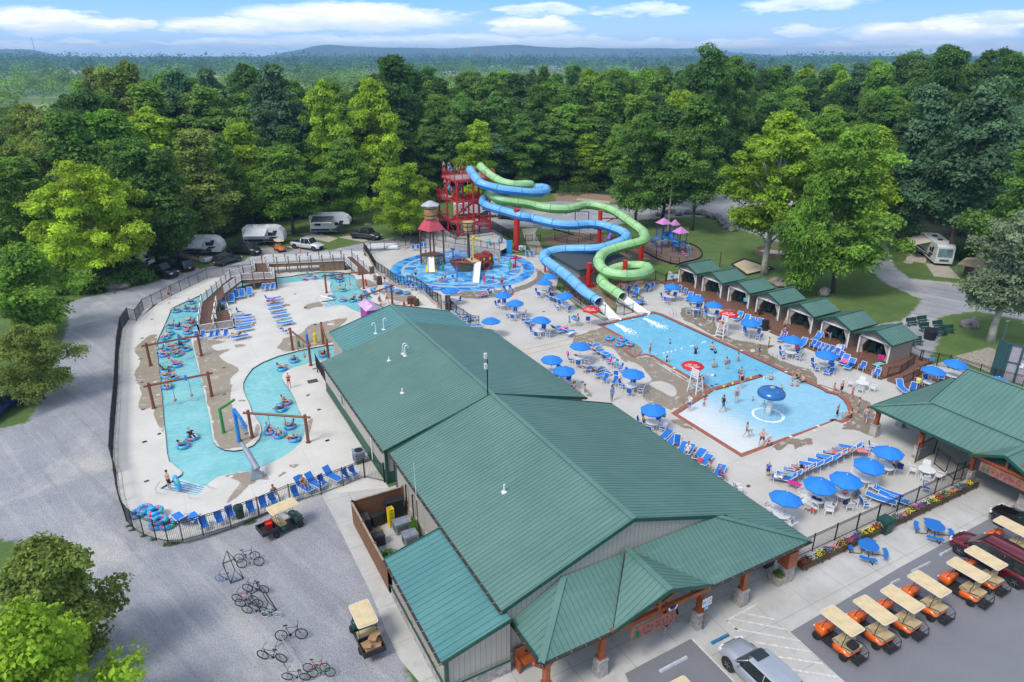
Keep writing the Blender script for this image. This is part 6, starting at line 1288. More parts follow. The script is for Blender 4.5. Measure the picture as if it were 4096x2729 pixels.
def mk_wchair():
 r=tH('plastic_chair','chair','chair')
 for x,y in((-.24,-.24),(.24,-.24),(.22,.22),(-.22,.22)):
  q=MB();q.add([(x-.03,y-.02,.42),(x+.03,y-.02,.42),(x+.03,y+.03,.42),(x-.03,y+.03,.42),(x*1.2-.02,y*1.2-.02,0),(x*1.2+.02,y*1.2-.02,0),(x*1.2+.02,y*1.2+.02,0),(x*1.2-.02,y*1.2+.02,0)],Z1_);q.ob('leg',WPL,r)
 q=MB();q.box(-.25,.25,-.25,.23,.40,.44);q.ob('seat',WPL,r)
 q=MB()
 for k in rN(5):x=-.2+.1*k;q.add([(x-.035,.2,.44),(x+.035,.2,.44),(x+.045,.34,.86-.02*abs(k-2)),(x-.045,.34,.86-.02*abs(k-2)),(x-.035,.22,.44),(x+.035,.22,.44),(x+.045,.36,.86-.02*abs(k-2)),(x-.045,.36,.86-.02*abs(k-2))],Z7_)
 q.bar((-.24,.35,.86),(.24,.35,.86),.05,.06);q.ob('backrest',WPL,r)
 for e in PM:q=MB();q.pa([(e*.27,-.24,.4),(e*.27,-.22,.64),(e*.27,.26,.66)],.025,6);q.ob('armrest',WPL,r)
 return pT(r)
WCP=mk_wchair()
def mk_table():
 r=tH('round_table','table','table');q=MB();q.la([(.0,.69),(.58,.69),(.60,.71),(.60,.73),(.57,.74),(0,.74)],28,cap=0);q.ob('tabletop',WPL,r)
 for k in rN(4):
  a=PI/4+k*PI/2;q=MB();q.bar((.42*cos_(a),.42*sin_(a),.7),(.38*cos_(a),.38*sin_(a),0),.045,.045);q.ob('leg',WPL,r)
 return pT(r)
TBP=mk_table()
UMB=mat('m95',(.015,.21,.70),.7,var=.06,vs=1.5);UMR=mat('m96',(.60,.012,.015),.6,var=.06,vs=1.5)
def mk_umb(m_,rad=1.14,top=2.45,lg=0):
 r=tH('patio_umbrella','umbrella','umbrella');q=MB();q.tb((0,0,0),(0,0,top+.02),.022,n=8);q.ob('pole',WH,r)
 q=MB();n=8;P=[]
 for i in rN(n):a=2*PI*(i+.5)/n;P.append((rad*cos_(a),rad*sin_(a),top-.52))
 mid=[(rad*.5*cos_(2*PI*(i+.5)/n),rad*.5*sin_(2*PI*(i+.5)/n),top-.21)for i in rN(n)]
 q.add([(0,0,top)]+mid+P,[(0,1+i,1+(i+1)%n)for i in rN(n)]+[(1+i,1+n+i,1+n+(i+1)%n,1+(i+1)%n)for i in rN(n)])
 q.add([(a,b,c)for a,b,c in P]+[(a*.985,b*.985,c-.09)for a,b,c in P],[(i,n+i,n+(i+1)%n,(i+1)%n)for i in rN(n)])
 cn=q.ob('canopy',m_,r)
 q=MB()
 for i in rN(n):q.tb((0,0,top-.03),(P[i][0]*.99,P[i][1]*.99,P[i][2]-.02),.01,n=4)
 q.ob('rib_frame',SL,r);q=MB();q.ball((0,0,top+.03),.04);q.ob('finial',WH,r)
 if lg:
  for k in(0,1,4,5):
   a=2*PI*k/8+PI;rr_=rad*.66;c=V3(rr_*cos_(a),rr_*sin_(a),top-.27)
   sl=atan2_(.31,rad*.46)
   for s_,o in(('LIFE',.12),('GUARD',-.10)):
    ob=txt(s_,.24,(0,0,0),(0,0,0),WH,'lettering',None,.002);ob.parent=cn
    M=mR(a+PI/2,4,'Z')@mR(sl,4,'X');ob.rotation_euler=M.to_euler();ob.location=c+M@V3(0,o,.04)
 return pT(r)
UB,UR=mk_umb(UMB),mk_umb(UMR,1.15,2.55,True)
m,g=nm_('m97',.3);P=g.obj();x,y,z=g.sep(P);an=g.math('ARCTAN2',y,x)
nn=g.noise(P,5.5,2,.5);o=g.mix(g.ramp(nn,.56,.60),(.05,.40,.80),(.03,.20,.62));f1=g.math('SINE',g.mu(an,2.0));o=g.mix(g.mu(g.ramp(f1,.80,.86),g.ramp(g.noise(P,4,2,.5),.46,.52)),o,(.62,.05,.05));o=g.mix(g.mu(g.ramp(f1,-.84,-.9),g.ramp(g.noise(P,6,2,.5),.45,.5)),o,(.12,.55,.12))
g.bc(o);TUBEM=m
q=MB();q.smooth=1;q.to((0,0,.0),.40,.155,28,12);tb=q.ob('inner_tube',TUBEM);tag(tb,'tube','inner tube');TUP=pT(tb)
def px(o):
 v=o.matrix_world.translation if False else o.location
 X=OX+v.x*VX+v.y*UX;Y=OY+v.x*VY+v.y*UY;z=v.z-HC;yc=Y*cos_(TH)-z*sin_(TH);return X/yc
def od_(objs,fmt):
 for i,o in eN(sorted(objs,key=px)):o['label']=fmt.replace('#',nth(i))
def face(a,b):d=b-a;return atan2_(d.x,-d.y)
GU='blue patio umbrellas';zones={}
def Z(k,o):zones.setdefault(k,[]).append(o);return o
def tS(p,zone,nch=4,kind='sling',seed=0,r0=None):
 rr=RD(seed);Z('tab_'+zone,dup(TBP,p,rr.r()*.8,'x','white round patio tables'))
 a0=rr.r()*6.28 if r0 is None else r0
 for k in rN(nch):
  a=a0+k*2*PI/4+rr.u(-.25,.25);d=rr.u(.88,1.05);c=p+V3(cos_(a)*d,sin_(a)*d,0);Z(('ch_' if kind=='sling' else 'wch_')+zone,dup(CHP if kind=='sling' else WCP,c,face(c,p)+rr.u(-.25,.25),'x',gA if kind=='sling' else gB))
def umb(k,x,y,zone,tab=4,kind='sling',seed=None):
 p=pt(k,x,y,2.47);p.z=0;r_=RD(x*3+y);Z('umb_'+zone,dup(UB,p,None,'x',GU,rot=(r_.u(-.07,.07),r_.u(-.07,.07),r_.r())))
 if tab:tS(p,zone,tab,kind,int(x*7+y))
for x,y,t_ in((480,340,3),(625,435,4),(333,645,2),(917,632,4),(1213,345,3),(960,195,4),(1020,130,0),(1380,935,3),(1045,1090,2),(1195,1215,3),(2005,1250,4)):umb('f',x,y,'patio',t_)
umb('v',1385,385,'patio',3);umb('g',697,1090,'patio',4)
for x,y,t_ in((183,500,0),(405,605,4),(545,655,3),(870,805,0),(1225,945,0),(1510,1070,0)):umb('e',x,y,'cab',t_)
for x,y in((565,945),(980,773),(1290,715),(1548,540),(1805,405)):umb('L',x,y,'front',3,'white')
for x,y in((1580,460),(1770,400)):umb('n',x,y,'ramp',2)
umb('n',2130,545,'ramp',0)
for k,x,y,z_,n_,kd in(('e',875,915,'cab',3,'sling'),('e',1205,1085,'cab',4,'sling'),('e',1490,1195,'cab',4,'sling'),('e',175,610,'cab',3,'sling'),('n',965,600,'ramp',4,'white'),('t',865,1030,'front',4,'white')):tS(pt(k,x,y,.74)*1.0-V3(0,0,.74),z_,n_,kd,int(x))
LGU=[('f',1520,505,'by the slide exits'),('e',680,725,'beside the cabana side guard chair'),('e',370,1160,'over the guard chair at the shallow pool corner')]
for k,x,y,w_ in LGU:p=pt(k,x,y,2.6);p.z=0;dup(UR,p,R(20),'red and white lettered umbrella '+w_,'red life guard umbrellas')['category']='umbrella'
def guard_stand(b,rz,lb):
 t=tH('lifeguard_chair',lb,'lifeguard chair',tuple(b),rz,'white wooden lifeguard chairs')
 for e in PM:
  q=MB();q.bar((e*.5,-.55,0),(e*.34,-.3,1.75),.09,.09);q.bar((e*.5,.55,0),(e*.34,.3,2.55),.09,.09)
  q.bar((e*.47,-.5,.35),(e*.47,.5,.35),.05,.12);q.bar((e*.4,-.4,1.1),(e*.4,.42,1.1),.05,.12);q.bar((e*.34,-.35,1.95),(e*.34,.38,1.95),.09,.05);q.bar((e*.49,-.52,.1),(e*.42,.45,1.0),.05,.07);q.ob('side_frame',WH,t)
 for z,y in((.35,-.52),(.75,-.46),(1.15,-.40)):q=MB();q.bar((-.48,y,z),(.48,y,z),.12,.05);q.ob('step',WH,t)
 q=MB();q.box(-.34,.34,-.3,.3,1.55,1.6);q.ob('seat',WH,t);q=MB()
 for z in(1.85,2.05,2.25,2.45):q.bar((-.36,.3,z),(.36,.3,z),.04,.13)
 q.ob('backrest',WH,t)
b1,b2=pt('g',1400,385),pt('g',1125,960)
guard_stand(b1,R(-75),'white lifeguard chair in front of the cabanas with seated guard');guard_stand(b2,R(100),'white lifeguard chair between the two pools under red umbrella')
sb=dict(skin=0)
pN(b1+V3(-.12,-.05,1.5),'sit','suit','lifeguard in red swimsuit seated on the cabana side chair','red',rz=R(-75),long=True)
pN(b2+V3(.15,0,1.5),'sit','suit','lifeguard in red with black hair seated on the chair between the pools','red',rz=R(100),hair='black',skin=1)
def lg(k,l,zone,rz,raised=0,jit=.08,z=0):
 for i,c in eN(l):
  x,y=c[:2];a=R(c[2])if len(c)>2 else R(rz);rs=c[3]if len(c)>3 else raised
  p=pt(k,x,y,.4+z);p.z=z;Z('lg_'+zone,dup(LR_ if rs else LF,p,a+prr.u(-jit,jit),'x','blue sun loungers around the pools'))
def chs(k,l,zone,rz,white=False,z=0):
 for c in l:
  x,y=c[:2];a=R(c[2])if len(c)>2 else R(rz);p=pt(k,x,y,.5+z);p.z=z;Z(('wch_' if white else 'ch_')+zone,dup(WCP if white else CHP,p,a+prr.u(-.12,.12),'x',gB if white else gA))
lg('a',[(2000,915),(2075,890),(2115,855),(2170,845),(2235,830)],'bridge',-10,1)
chs('b',[(335,660,-35),(398,655,-35),(460,648,-35)],'bridge',0)
lg('A',[(1265,150),(1275,178),(1275,208),(1262,235),(1262,275),(1230,350,100)],'bridge',92)
chs('A',[(1225,108,60),(1075,30,60),(1095,70,60)],'bridge',60)
lg('b',[(475,790),(475,830),(490,880),(505,930),(545,990),(565,1040),(620,1110)],'island',95)
chs('b',[(570,1180,100),(628,1212,100),(400,790,110)],'island',100)
chs('A',[(805,350),(868,342),(952,342),(1010,332),(1090,328)],'rampfoot',-28)
lg('B',[(680,930,200,1),(830,930,200,1),(2000,565,20,1),(2175,500,20,1),(1890,600,20,1)],'bottom',200)
chs('B',[(910,985,10),(1060,935,10),(1165,880,10),(1375,835,10),(1495,785,10),(1595,750,10),(1815,680,10),(2085,560,20),(2310,500,20)],'bottom',10)
chs('D',[(205,475,15),(272,450,15)],'bottom',15)
lg('f',[(235,375,110,0),(745,685,120,1),(785,720,120,1),(1030,410,115,1),(1070,430,115,1),(1120,445,115,1),(1160,460,115,1),(1100,770,110,1),(1180,790,110,0),(1250,820,110,1),(1540,980,105,1),(1590,1045,105,1),(1650,1085,105,1),(1700,1110,105,1),(1480,1245,100,1),(1590,1255,100,1),(1650,1310,100,0)],'patio',110)
chs('f',[(1720,1155,-100),(1790,1190,-100),(1850,1235,-100),(1900,1290,-90),(1680,1370,-60),(1790,1400,-60),(1810,1345,-30),(390,320,60),(500,315,0),(575,310,20),(325,350,30),(1475,670,150),(60,660,100)],'patio',0)
lg('L',[(560,770),(620,740),(700,690),(790,655),(880,620),(980,580),(1080,535),(1160,490),(1260,455),(1340,410)],'front',218,1,.05)
lg('L',[(1780,940),(1840,1000),(1690,1010)],'front',25,0)
chs('L',[(1500,1060,70),(2230,870,30),(1520,430,30),(1590,400,30)],'front',30)
chs('L',[(420,1100,60),(790,1040,-80),(890,1110,0),(1075,1130,-40),(950,950,180),(600,1260,20),(1590,850,-60),(1400,1020,-80),(1120,960,100)],'front',0,True)
lg('h',[(505,675),(570,725),(670,795),(720,815),(820,860),(880,915),(1010,1015)],'eave',120,0)
chs('h',[(610,745,-50),(1180,1175,60)],'eave',0)
chs('h',[(1200,1180,60)],'eave',60,True)
lg('e',[(150,545,-60,0),(335,620,-60,1),(395,645,-60,1),(755,790,-65,1),(815,815,-65,1),(865,840,-65,1),(925,850,-65,1),(1130,965,-70,1),(1300,1020,-70,1),(1430,965,-80,1),(1620,1085,-65,1),(1660,1165,-70,1),(1710,1200,-70,1),(1530,1240,-70,1)],'cab',-60)
chs('e',[(245,550),(290,575),(12,530),(1395,1025),(1430,1040),(1470,1055),(1500,1065),(1545,1075),(1590,1095),(1630,1125),(1815,1215),(1935,1260),(600,590)],'cab',-80)
lg('n',[(1305,645,-30,1)],'ramp',0);chs('n',[(1085,530,-80),(1400,650,-60),(1450,600,90)],'ramp',0)
chs('d',[(170,905,-20),(222,905,-20),(530,925,-20),(1400,1290,-60),(1320,1310,-60),(1520,1280,-60),(1545,1300,-60),(1585,1260,-60)],'slides',0)
lg('d',[(1400,1350,-60,1),(1400,1430,70,0),(1440,1450,70,0)],'slides',0)
chs('c',[(150,1115,-20),(205,1115,-20),(250,1090,-20),(290,1090,-20)],'slides',0)
lg('v',[(1540,820,60,1),(1660,870,60,1),(1740,985,60,0),(940,440,60,1),(1050,480,60,1)],'annex',60);chs('v',[(1820,970,60),(1610,920,60),(1440,250,20),(590,340,30),(750,385,30),(820,390,30)],'annex',60)
ZN={'patio':'on the patio east of the green roofs','cab':'in front of the cabanas','front':'near the flower box fence','ramp':'around the boardwalk ramp','bridge':'beside the boardwalk bridge','island':'in the column on the river island','rampfoot':'at the foot of the bridge','bottom':'along the fence below the river','eave':'along the green roof edge by the shallow pool','slides':'around the slides and splash pad','annex':'beside the teal annex roof'}
KN={'umb':'blue umbrella','tab':'white round table','ch':'blue sling chair','wch':'white plastic chair','lg':'blue sun lounger'}
for key,objs in zones.items():
 a,z_=key.split('_');od_(objs,'%s, # from the left %s'%(KN[a],ZN[z_])if len(objs)>1 else '%s %s'%(KN[a],ZN[z_]))
TW=mat('m98',(.5,.5,.5),.95,var=.25,vs=7,tint=True)
TWC=dict(pink=(.8,.12,.35),aqua=(.15,.5,.55),navy=(.02,.03,.15),white=(.75,.75,.78),red=(.6,.05,.05),purple=(.3,.15,.5),green=(.05,.3,.15),yellow=(.75,.7,.1),coral=(.75,.2,.2),blue=(.05,.25,.6),lime=(.4,.7,.3),magenta=(.6,.02,.25),teal=(.02,.4,.4),tan=(.5,.38,.25),stripe=(.6,.6,.75))
def tw_(k,x,y,c,lb,z=.45,L=1.1,w_=.5,rz=0,hang=False):
 p=pt(k,x,y,z+(.4 if hang else 0));
 q=MB();n=7;vs=[];rr=RD(int(x+y))
 for i in rN(n):
  for j in rN(4):
   u=(j/3-.5)*w_;
   if hang:f=i/(n-1);yy=-.05+.12*(1 if f>.5 else 0);zz=.55-abs(f-.5)*1.0;
   else:yy=(i/(n-1)-.5)*L;zz=.03+rr.u(0,.05)
   vs.append((u+rr.u(-.03,.03),yy+rr.u(-.02,.02),zz-(.3 if hang else 0)))
 q.add(vs,[(i*4+j,i*4+j+1,(i+1)*4+j+1,(i+1)*4+j)for i in rN(n-1)for j in rN(3)]);o=q.ob('towel',TW,color=TWC[c],loc=p);o.rotation_euler=(0,0,R(rz));tag(o,lb,'towel')
for a in(('b',440,820,'magenta','magenta towel on the top lounger of the island column',.45,1.2,.5,95),('b',640,1075,'teal','dark teal towel on the lowest lounger of the island column',.47,.9,.5,95),('b',530,1085,'lime','pale lime towel hanging at the lower end of the island column',.5,.8,.3,60),('A',1300,150,'navy','navy towel on a lounger beside the bridge foot',.45,.6,.4,92),('f',240,372,'pink','bright pink towel on the lounger below the splash pad',.45,.9,.4,110),('f',430,455,'purple','pale lilac towel over a chair back on the upper patio',.5,.6,.5,20,True),('f',590,365,'coral','coral striped towel beside the top patio umbrella',.4,.8,.5,20,True),('f',330,350,'green','dark green towel on a chair near the splash pad',.5,.6,.5,30,True),('f',1190,775,'pink','pink striped towel on the middle patio lounger row',.46,1.1,.5,110),('f',1270,835,'stripe','blue and white striped towel on the end patio lounger',.46,1.1,.55,110),('f',1240,1070,'pink','pink and dark towel on a chair by the centre umbrella',.5,.5,.45,80,True),('f',1330,1095,'red','red towel on the table under the centre umbrella',.74,.4,.4,10),('f',1740,1150,'pink','pale pink towel over the first chair of the chair row',.55,.4,.4,80,True),('f',1820,1190,'aqua','pale aqua towel on the chair row by the pool',.55,.4,.4,80,True),('f',1895,290,'stripe','white striped towel hanging on the fence right of the green slide',.5,.6,.6,20,True),('f',1835,290,'coral','coral striped towel on a lounger behind the slide fence',.6,.6,.6,20),('e',150,635,'purple','purple towel on a chair at the far cabana table',.5,.5,.45,-60,True),('e',585,805,'coral','coral striped towel hanging beside the guard chair',.45,.6,.5,20,True),('e',755,785,'yellow','yellow towel on a lounger near the red umbrella',.47,.9,.4,-60),('e',860,785,'tan','tan rolled towel on the lounger row by the black bin',.6,.4,.3,-60),('e',902,797,'pink','small pink towel on the lounger row by the black bin',.6,.4,.3,-60),('e',1160,1045,'white','white towel over a chair at the table below the fifth cabana',.55,.6,.55,-60,True),('e',1260,1045,'coral','red towel over a chair at the table below the fifth cabana',.6,.4,.45,-60,True),('e',1665,1165,'pink','large pink towel on the lounger below the nearest cabanas',.5,1.2,.6,-70),('e',1730,1195,'navy','navy and white patterned towel on the lounger beside the pink one',.47,.9,.5,-70),('e',1560,1230,'green','green and blue towel on the chair near the boardwalk step',.5,1.0,.5,-60),('e',1955,1195,'aqua','pale aqua towel on the boardwalk under the last cabana curtain',.35,1.3,.6,-90),('e',1980,1130,'magenta','magenta towel over a chair inside the last cabana',.7,.6,.6,-60,True),('e',1800,1110,'coral','plaid towel hanging on the chair in front of the last cabana',.6,.7,.6,10,True),('e',1620,1045,'white','white towel on a chair in front of the sixth cabana',.65,.6,.6,-60,True),('e',820,640,'aqua','aqua and pink towel on a dark chair inside the third cabana',.9,.5,.5,-60,True),('L',1050,530,'blue','blue towel with red flowers on the lounger row',.55,1.4,.55,218),('L',1430,450,'coral','pale coral towel on the far end of the lounger row',.55,1.2,.6,218),('L',670,840,'magenta','magenta and navy towel hanging on the lowest front lounger',.5,1.0,.5,200),('L',930,1020,'navy','red and navy towel draped over a white table',.75,.7,.35,20),('L',1275,1050,'navy','navy striped towel on a white chair back',.55,.4,.4,0,True),('L',655,1265,'stripe','white and blue patterned towel on the chair at the roof corner',.5,.5,.4,20,True),('L',880,1150,'red','red towel on the chair seat below the white table',.45,.3,.4,0),('L',1680,680,'stripe','white and red checked towel on a white chair',.5,.5,.45,0,True),('L',1920,630,'navy','blue towel over the chair of the seated man on the right',.6,.5,.4,-60,True),('h',285,480,'navy','royal blue towel over the chair behind the eave table',.6,.5,.5,60,True),('h',475,490,'aqua','pale aqua towel over the chair right of the eave umbrella',.6,.5,.5,-60,True),('h',495,575,'stripe','striped towel on the chair by the green roof edge',.5,.5,.4,-60,True),('h',830,925,'red','red and white towel on an eave lounger',.45,.6,.4,120),('n',1450,585,'yellow','multicoloured towel on the chair by the ramp umbrella',.6,.5,.4,90,True),('n',330,290,'white','white towel on the table beneath the fourth umbrella',.8,.5,.5,30)):
 k,x,y,c,lb,z_,L_,w_,rz_=a[:9];tw_(k,x,y,c,lb,z_,L_,w_,rz_,len(a)>9)
rI=[('A',617,105),('A',720,95),('A',790,95),('A',740,205),('A',765,235),('A',565,255),('A',635,265),('A',712,270),('A',728,312),('A',550,322),('A',510,362),('A',690,388),('A',565,455),('A',655,440),('A',470,490),('A',600,490),('A',712,475),('A',495,528),('A',622,528),('A',620,628),('A',510,680),('A',520,732),('A',578,752),('A',530,835),('A',770,1325),('A',682,1405),('A',1675,988),('A',1625,1052),('A',1520,1268),('A',1712,1218),('A',1608,1303),('A',1757,1338),('A',1752,583),('A',1636,662),('A',2035,528),('A',758,25),('b',935,490),('b',880,558),('b',1010,542),('b',1240,518),('b',1345,527),('b',1338,563),('b',1376,688),('b',1378,818),('b',1506,822),('b',1632,803)]
tB_=[];rid=[]
oc=['navy','orange','black','teal','red','purple','blue','grey','pink','green','coral']
for i,(k,x,y)in eN(rI):
 p=pt(k,x,y,.03);a=prr.u(0,6.28);tB_.append(dup(TUP,p,a,'x','inner tubes with riders on the lazy river'))
 o=['shorts','suit','shorts','suit','ss'][i%5]
 sc=.7 if i in(9,15,30,43)else.95
 rid.append(pN(p+V3(0,0,.12),'tube',o,'x',oc[i%11],None,[0,1,0,2,3,5,4][i%7],['brown','black','brown','blond'][i%4],o=='suit',rz=a+prr.u(-.3,.3),scale=sc,group='riders on the lazy river'))
for i,o in eN(sorted(tB_,key=px)):o['label']='blue patterned inner tube carrying a rider, %s from the left on the river'%nth(i)
for i,o in eN(sorted(rid,key=px)):o['label']='rider lying back in a tube, %s from the left on the lazy river'%nth(i);o['category']='person'
def tube1(k,x,y,z,lb,rot=(0,0,0),sc=1):p=pt(k,x,y,z);dup(TUP,p,None,lb,'loose inner tubes',sc,rot=rot)
for k,x,y,z,lb in(('b',1215,775,.16,'empty inner tube resting on the northern river edge'),('b',1965,660,.16,'lower tube of the two stacked beside the wall'),('b',1972,622,.47,'upper tube of the two stacked beside the wall'),('b',2010,690,.16,'tube half hidden behind the leaning log beam'),('b',2125,712,.16,'bottom tube under another near the wall end'),('b',2092,695,.47,'tube on top of another near the wall end'),('b',2210,722,.16,'rightmost loose tube by the stone wall'),('g',232,400,.16,'leftmost of the four tubes by the pool corner'),('g',363,412,.16,'topmost right of the four tubes by the pool corner'),('g',332,465,.16,'lowest of the four tubes by the pool corner'),('g',437,458,.16,'tube of the four nearest to the pool corner steps'),('B',240,880,.16,'leftmost tube of the pile in the bottom fence corner'),('B',320,830,.3,'rear tube of the pile in the bottom fence corner'),('B',420,890,.16,'middle tube of the pile in the bottom fence corner'),('B',425,850,.5,'topmost tube of the pile in the bottom fence corner'),('B',440,990,.16,'nearest low tube of the corner pile'),('B',470,940,.46,'upper near tube of the corner pile'),('B',540,985,.2,'tube at the right end of the corner pile')):tube1(k,x,y,z,lb)
tube1('b',1665,735,.35,'tube tilted up at the river exit',(R(50),0,R(20)));tube1('b',1770,700,.5,'upright tube held by a boy at the river exit',(R(80),0,R(100)));tube1('B',640,575,.6,'plain blue tube held upright by the man at the river steps',(R(85),0,R(100)),1.15);tube1('f',1330,655,1.0,'blue tube carried between two people on the patio',(R(15),R(10),0))
tube1('c',570,215,ZT+.6,'tube held upright on the top tower platform',(R(80),0,R(20)));tube1('c',655,225,ZT+.5,'smaller tube near the slide entrance',(R(70),0,R(60)),.8);tube1('c',570,440,7.5,'tube carried on the tower landing',(R(70),0,R(20)));tube1('c',630,365,8.4,'tube carried up the highest stair flight',(R(60),0,R(80)));tube1('c',1145,1030,1.5,'tube hanging on the wall left of the dark fence',(R(85),0,R(20)));tube1('c',1022,1050,1.5,'blue tube leaning by the black gate frame',(R(85),0,R(70)));tube1('c',710,500,6.9,'tube on the stairs under the landing',(R(60),0,R(80)))
PE=[('A',1708,852,'hold','suit','lifeguard in red swimsuit standing on the cream deck by the river','red','red',0,'blond',1,20),('B',570,640,'stand','shorts','shirtless man in dark patterned shorts at the river steps','black','black',0,'brown',0,150),('a',1520,890,'hold','ss','lifeguard with red cap and shorts by the top left fence','grey','red',0,'red',0,40),('b',1925,600,'walk','shorts','broad shirtless man in dark shorts beside the wall fence','navy','navy',2,'brown',0,150),('b',1800,610,'stand','dress','woman in grey dress next to the brown barrel table','grey','grey',0,'brown',1,0),('b',1795,720,'bend','shorts','boy in orange shorts holding an upright tube','orange','orange',0,'brown',0,60,.75),('b',1955,860,'walk','ss','young man in white vest and red shorts near the log post','white','red',1,'black',0,60),('b',1855,840,'sit','ss','lifeguard seated on a small chair by the purple hut','grey','red',0,'white',0,60,1,.5),('c',180,1465,'stand','shorts','shirtless man in navy shorts at the left of the splash pad','navy','navy',0,'brown',0,150),('c',140,1462,'stand','suit','small child beside the man at the splash pad edge','navy','navy',0,'brown',0,150,.55),('c',480,1520,'bend','suit','girl in dark swimsuit by the orange post','black','black',1,'black',1,60,.85),('c',520,1495,'hold','suit','child standing behind the girl by the orange post','grey','grey',0,'brown',0,0,.8),('c',660,1520,'bend','shorts','child in orange top crouching beneath the blue spray post','orange','orange',0,'brown',0,90,.65),('c',960,1540,'stand','dress','woman in pale lilac with a pink ring at the slide end','pink','pink',1,'black',1,150),('c',990,1495,'stand','suit','small child in teal behind the woman with the pink ring','teal','teal',0,'brown',0,0,.6),('c',1160,1560,'stand','shorts','shirtless man in red shorts at the lower splash pad edge','red','red',1,'brown',0,30),('c',1255,1385,'stand','dress','person in dark green dress near the red fountain','green','green',4,'black',1,0),('c',365,1340,'stand','dress','person in white shirt at the foot of the water tower hut','white','white',0,'brown',0,0),('c',1545,1545,'walk','ss','toddler in orange top beside the first umbrella','orange','blue',0,'brown',0,40,.6),('c',728,1300,'stand','ss','child in red shirt standing on the pirate ship bow','red','navy',0,'brown',0,0,.7,1.2),('c',820,1295,'stand','suit','girl at the top of the white ship slide','black','black',0,'brown',1,0,.75,1.5),('c',885,1270,'stand','ss','man in dark shirt behind the ship cabin','black','black',1,'black',0,0),('c',768,1265,'stand','suit','child behind the ship mast','teal','teal',0,'brown',0,0,.65,.9),('c',295,1200,'stand','suit','child on the blue ramp of the water tower hut','blue','blue',0,'brown',0,0,.65,.9),('c',410,1110,'stand','shorts','child on the upper deck of the water tower hut','green','green',0,'brown',0,0,.65,1.6),('c',500,235,'stand','shorts','shirtless person at the top platform left end','navy','navy',0,'brown',0,0,1,ZT),('c',560,240,'stand','suit','person holding a tube on the top platform','black','black',1,'black',1,0,1,ZT),('c',690,270,'stand','ss','slide attendant near the blue slide entrance','red','navy',0,'brown',0,60,1,ZT),('c',515,430,'stand','shorts','shirtless rider waiting on the tower landing','navy','navy',0,'brown',0,0,1,6.8),('c',560,440,'stand','suit','rider in dark suit waiting on the tower landing','purple','purple',0,'brown',1,0,1,6.8),('c',660,480,'walk','shorts','rider climbing from the landing','blue','blue',1,'black',0,90,1,7.0),('c',705,490,'walk','suit','rider on the lower part of the landing stairs','teal','teal',0,'brown',1,90,1,6.6),('f',1255,755,'walk','ss','girl in pale blue walking with the carried tube','lblue','aqua',0,'brown',1,60,.8),('f',1355,755,'walk','suit','person in black holding the blue tube on the patio','black','black',0,'brown',1,60),('f',2200,1120,'wave','suit','woman in straw hat and patterned top at the pool corner','print','black',0,'straw',0,60),('g',252,1060,'stand','dress','woman in a lilac blue dress by the green roof corner','lblue','lblue',3,'black',1,40),('g',1060,1158,'stand','ss','woman in white shirt and jeans holding a plate at the shallow end','white','blue',0,'brown',0,-60),('g',1410,1168,'walk','ss','man in black vest and blue shorts wading','black','blue',1,'brown',0,90),('g',1550,1075,'stand','suit','woman in patterned black swimsuit wading with her back turned','print','black',0,'grey',0,170),('g',1605,915,'stand','suit','woman in dark swimsuit standing on the red divider','navy','black',0,'blond',0,20),('g',1655,1435,'walk','suit','girl with long brown hair in patterned swimsuit on the white beach','print','print',0,'brown',1,60,.85),('g',1680,1420,'bend','ss','toddler in bright green shirt on the white beach','green','blue',0,'blond',0,60,.55),('g',1815,1525,'hips','shorts','man with cap and dark red shorts on the white beach','maroon','maroon',0,'grey',0,170),('g',1790,590,'walk','ss','child in navy shirt walking beside the pool','navy','blue',0,'brown',0,60,.75),('g',1890,500,'stand','ss','child in yellow and black striped shirt on the wet patio','yellow','aqua',4,'black',0,60,.75),('g',2050,335,'stand','ss','older person in tan shirt on the boardwalk step','tan','navy',0,'blond',0,40,1,.28),('g',1225,1065,'bend','shorts','boy in red shorts leaning on the shallow pool edge','red','red',1,'brown',0,-90,.7,-.3),('n',775,710,'stand','shorts','tall shirtless man in a white cap at the curved pool end','black','black',0,'white',0,30),('n',868,752,'up','suit','girl in pink swimsuit with hands on her head','pink','pink',0,'brown',0,20,.75),('n',915,875,'wave','suit','woman in floral swimsuit gesturing beside the curved pool end','print','print',0,'brown',0,60),('n',985,950,'walk','shorts','shirtless man in pale blue shorts walking to the pavilion','lblue','lblue',0,'brown',0,150),('n',715,700,'walk','suit','child in coral top stepping out at the curved corner','coral','teal',1,'brown',1,60,.7,-.25),('n',685,245,'stand','dress','toddler standing in front of the sixth cabana','aqua','aqua',0,'blond',0,60,.6,.28),('L',350,755,'stand','ss','small blond boy in blue shirt dragging a towel','blue','navy',0,'blond',0,-20,.75),('F',375,1110,'walk','ss','person in red shirt and black trousers walking under the porch','red','black',1,'black',0,-60),('F',460,990,'walk','ss','child in dark patterned shirt under the porch gable','black','navy',1,'brown',0,20,.75),('F',335,1000,'walk','ss','person in black trousers behind the hanging sign','black','black',0,'brown',0,20),('b',825,245,'stand','ss','person in orange top walking on the upper boardwalk bridge','coral','coral',0,'brown',1,90,.9,1.45)]
for e in PE:
 k,x,y,pose,outf,lb,top,bot,sk,hr,lo,rz=e[:12];sc=e[12]if len(e)>12 else 1;z=e[13]if len(e)>13 else 0
 pN(pt(k,x,y,z),pose,outf,lb,top,bot,sk,hr,bool(lo),R(rz-28),sc)
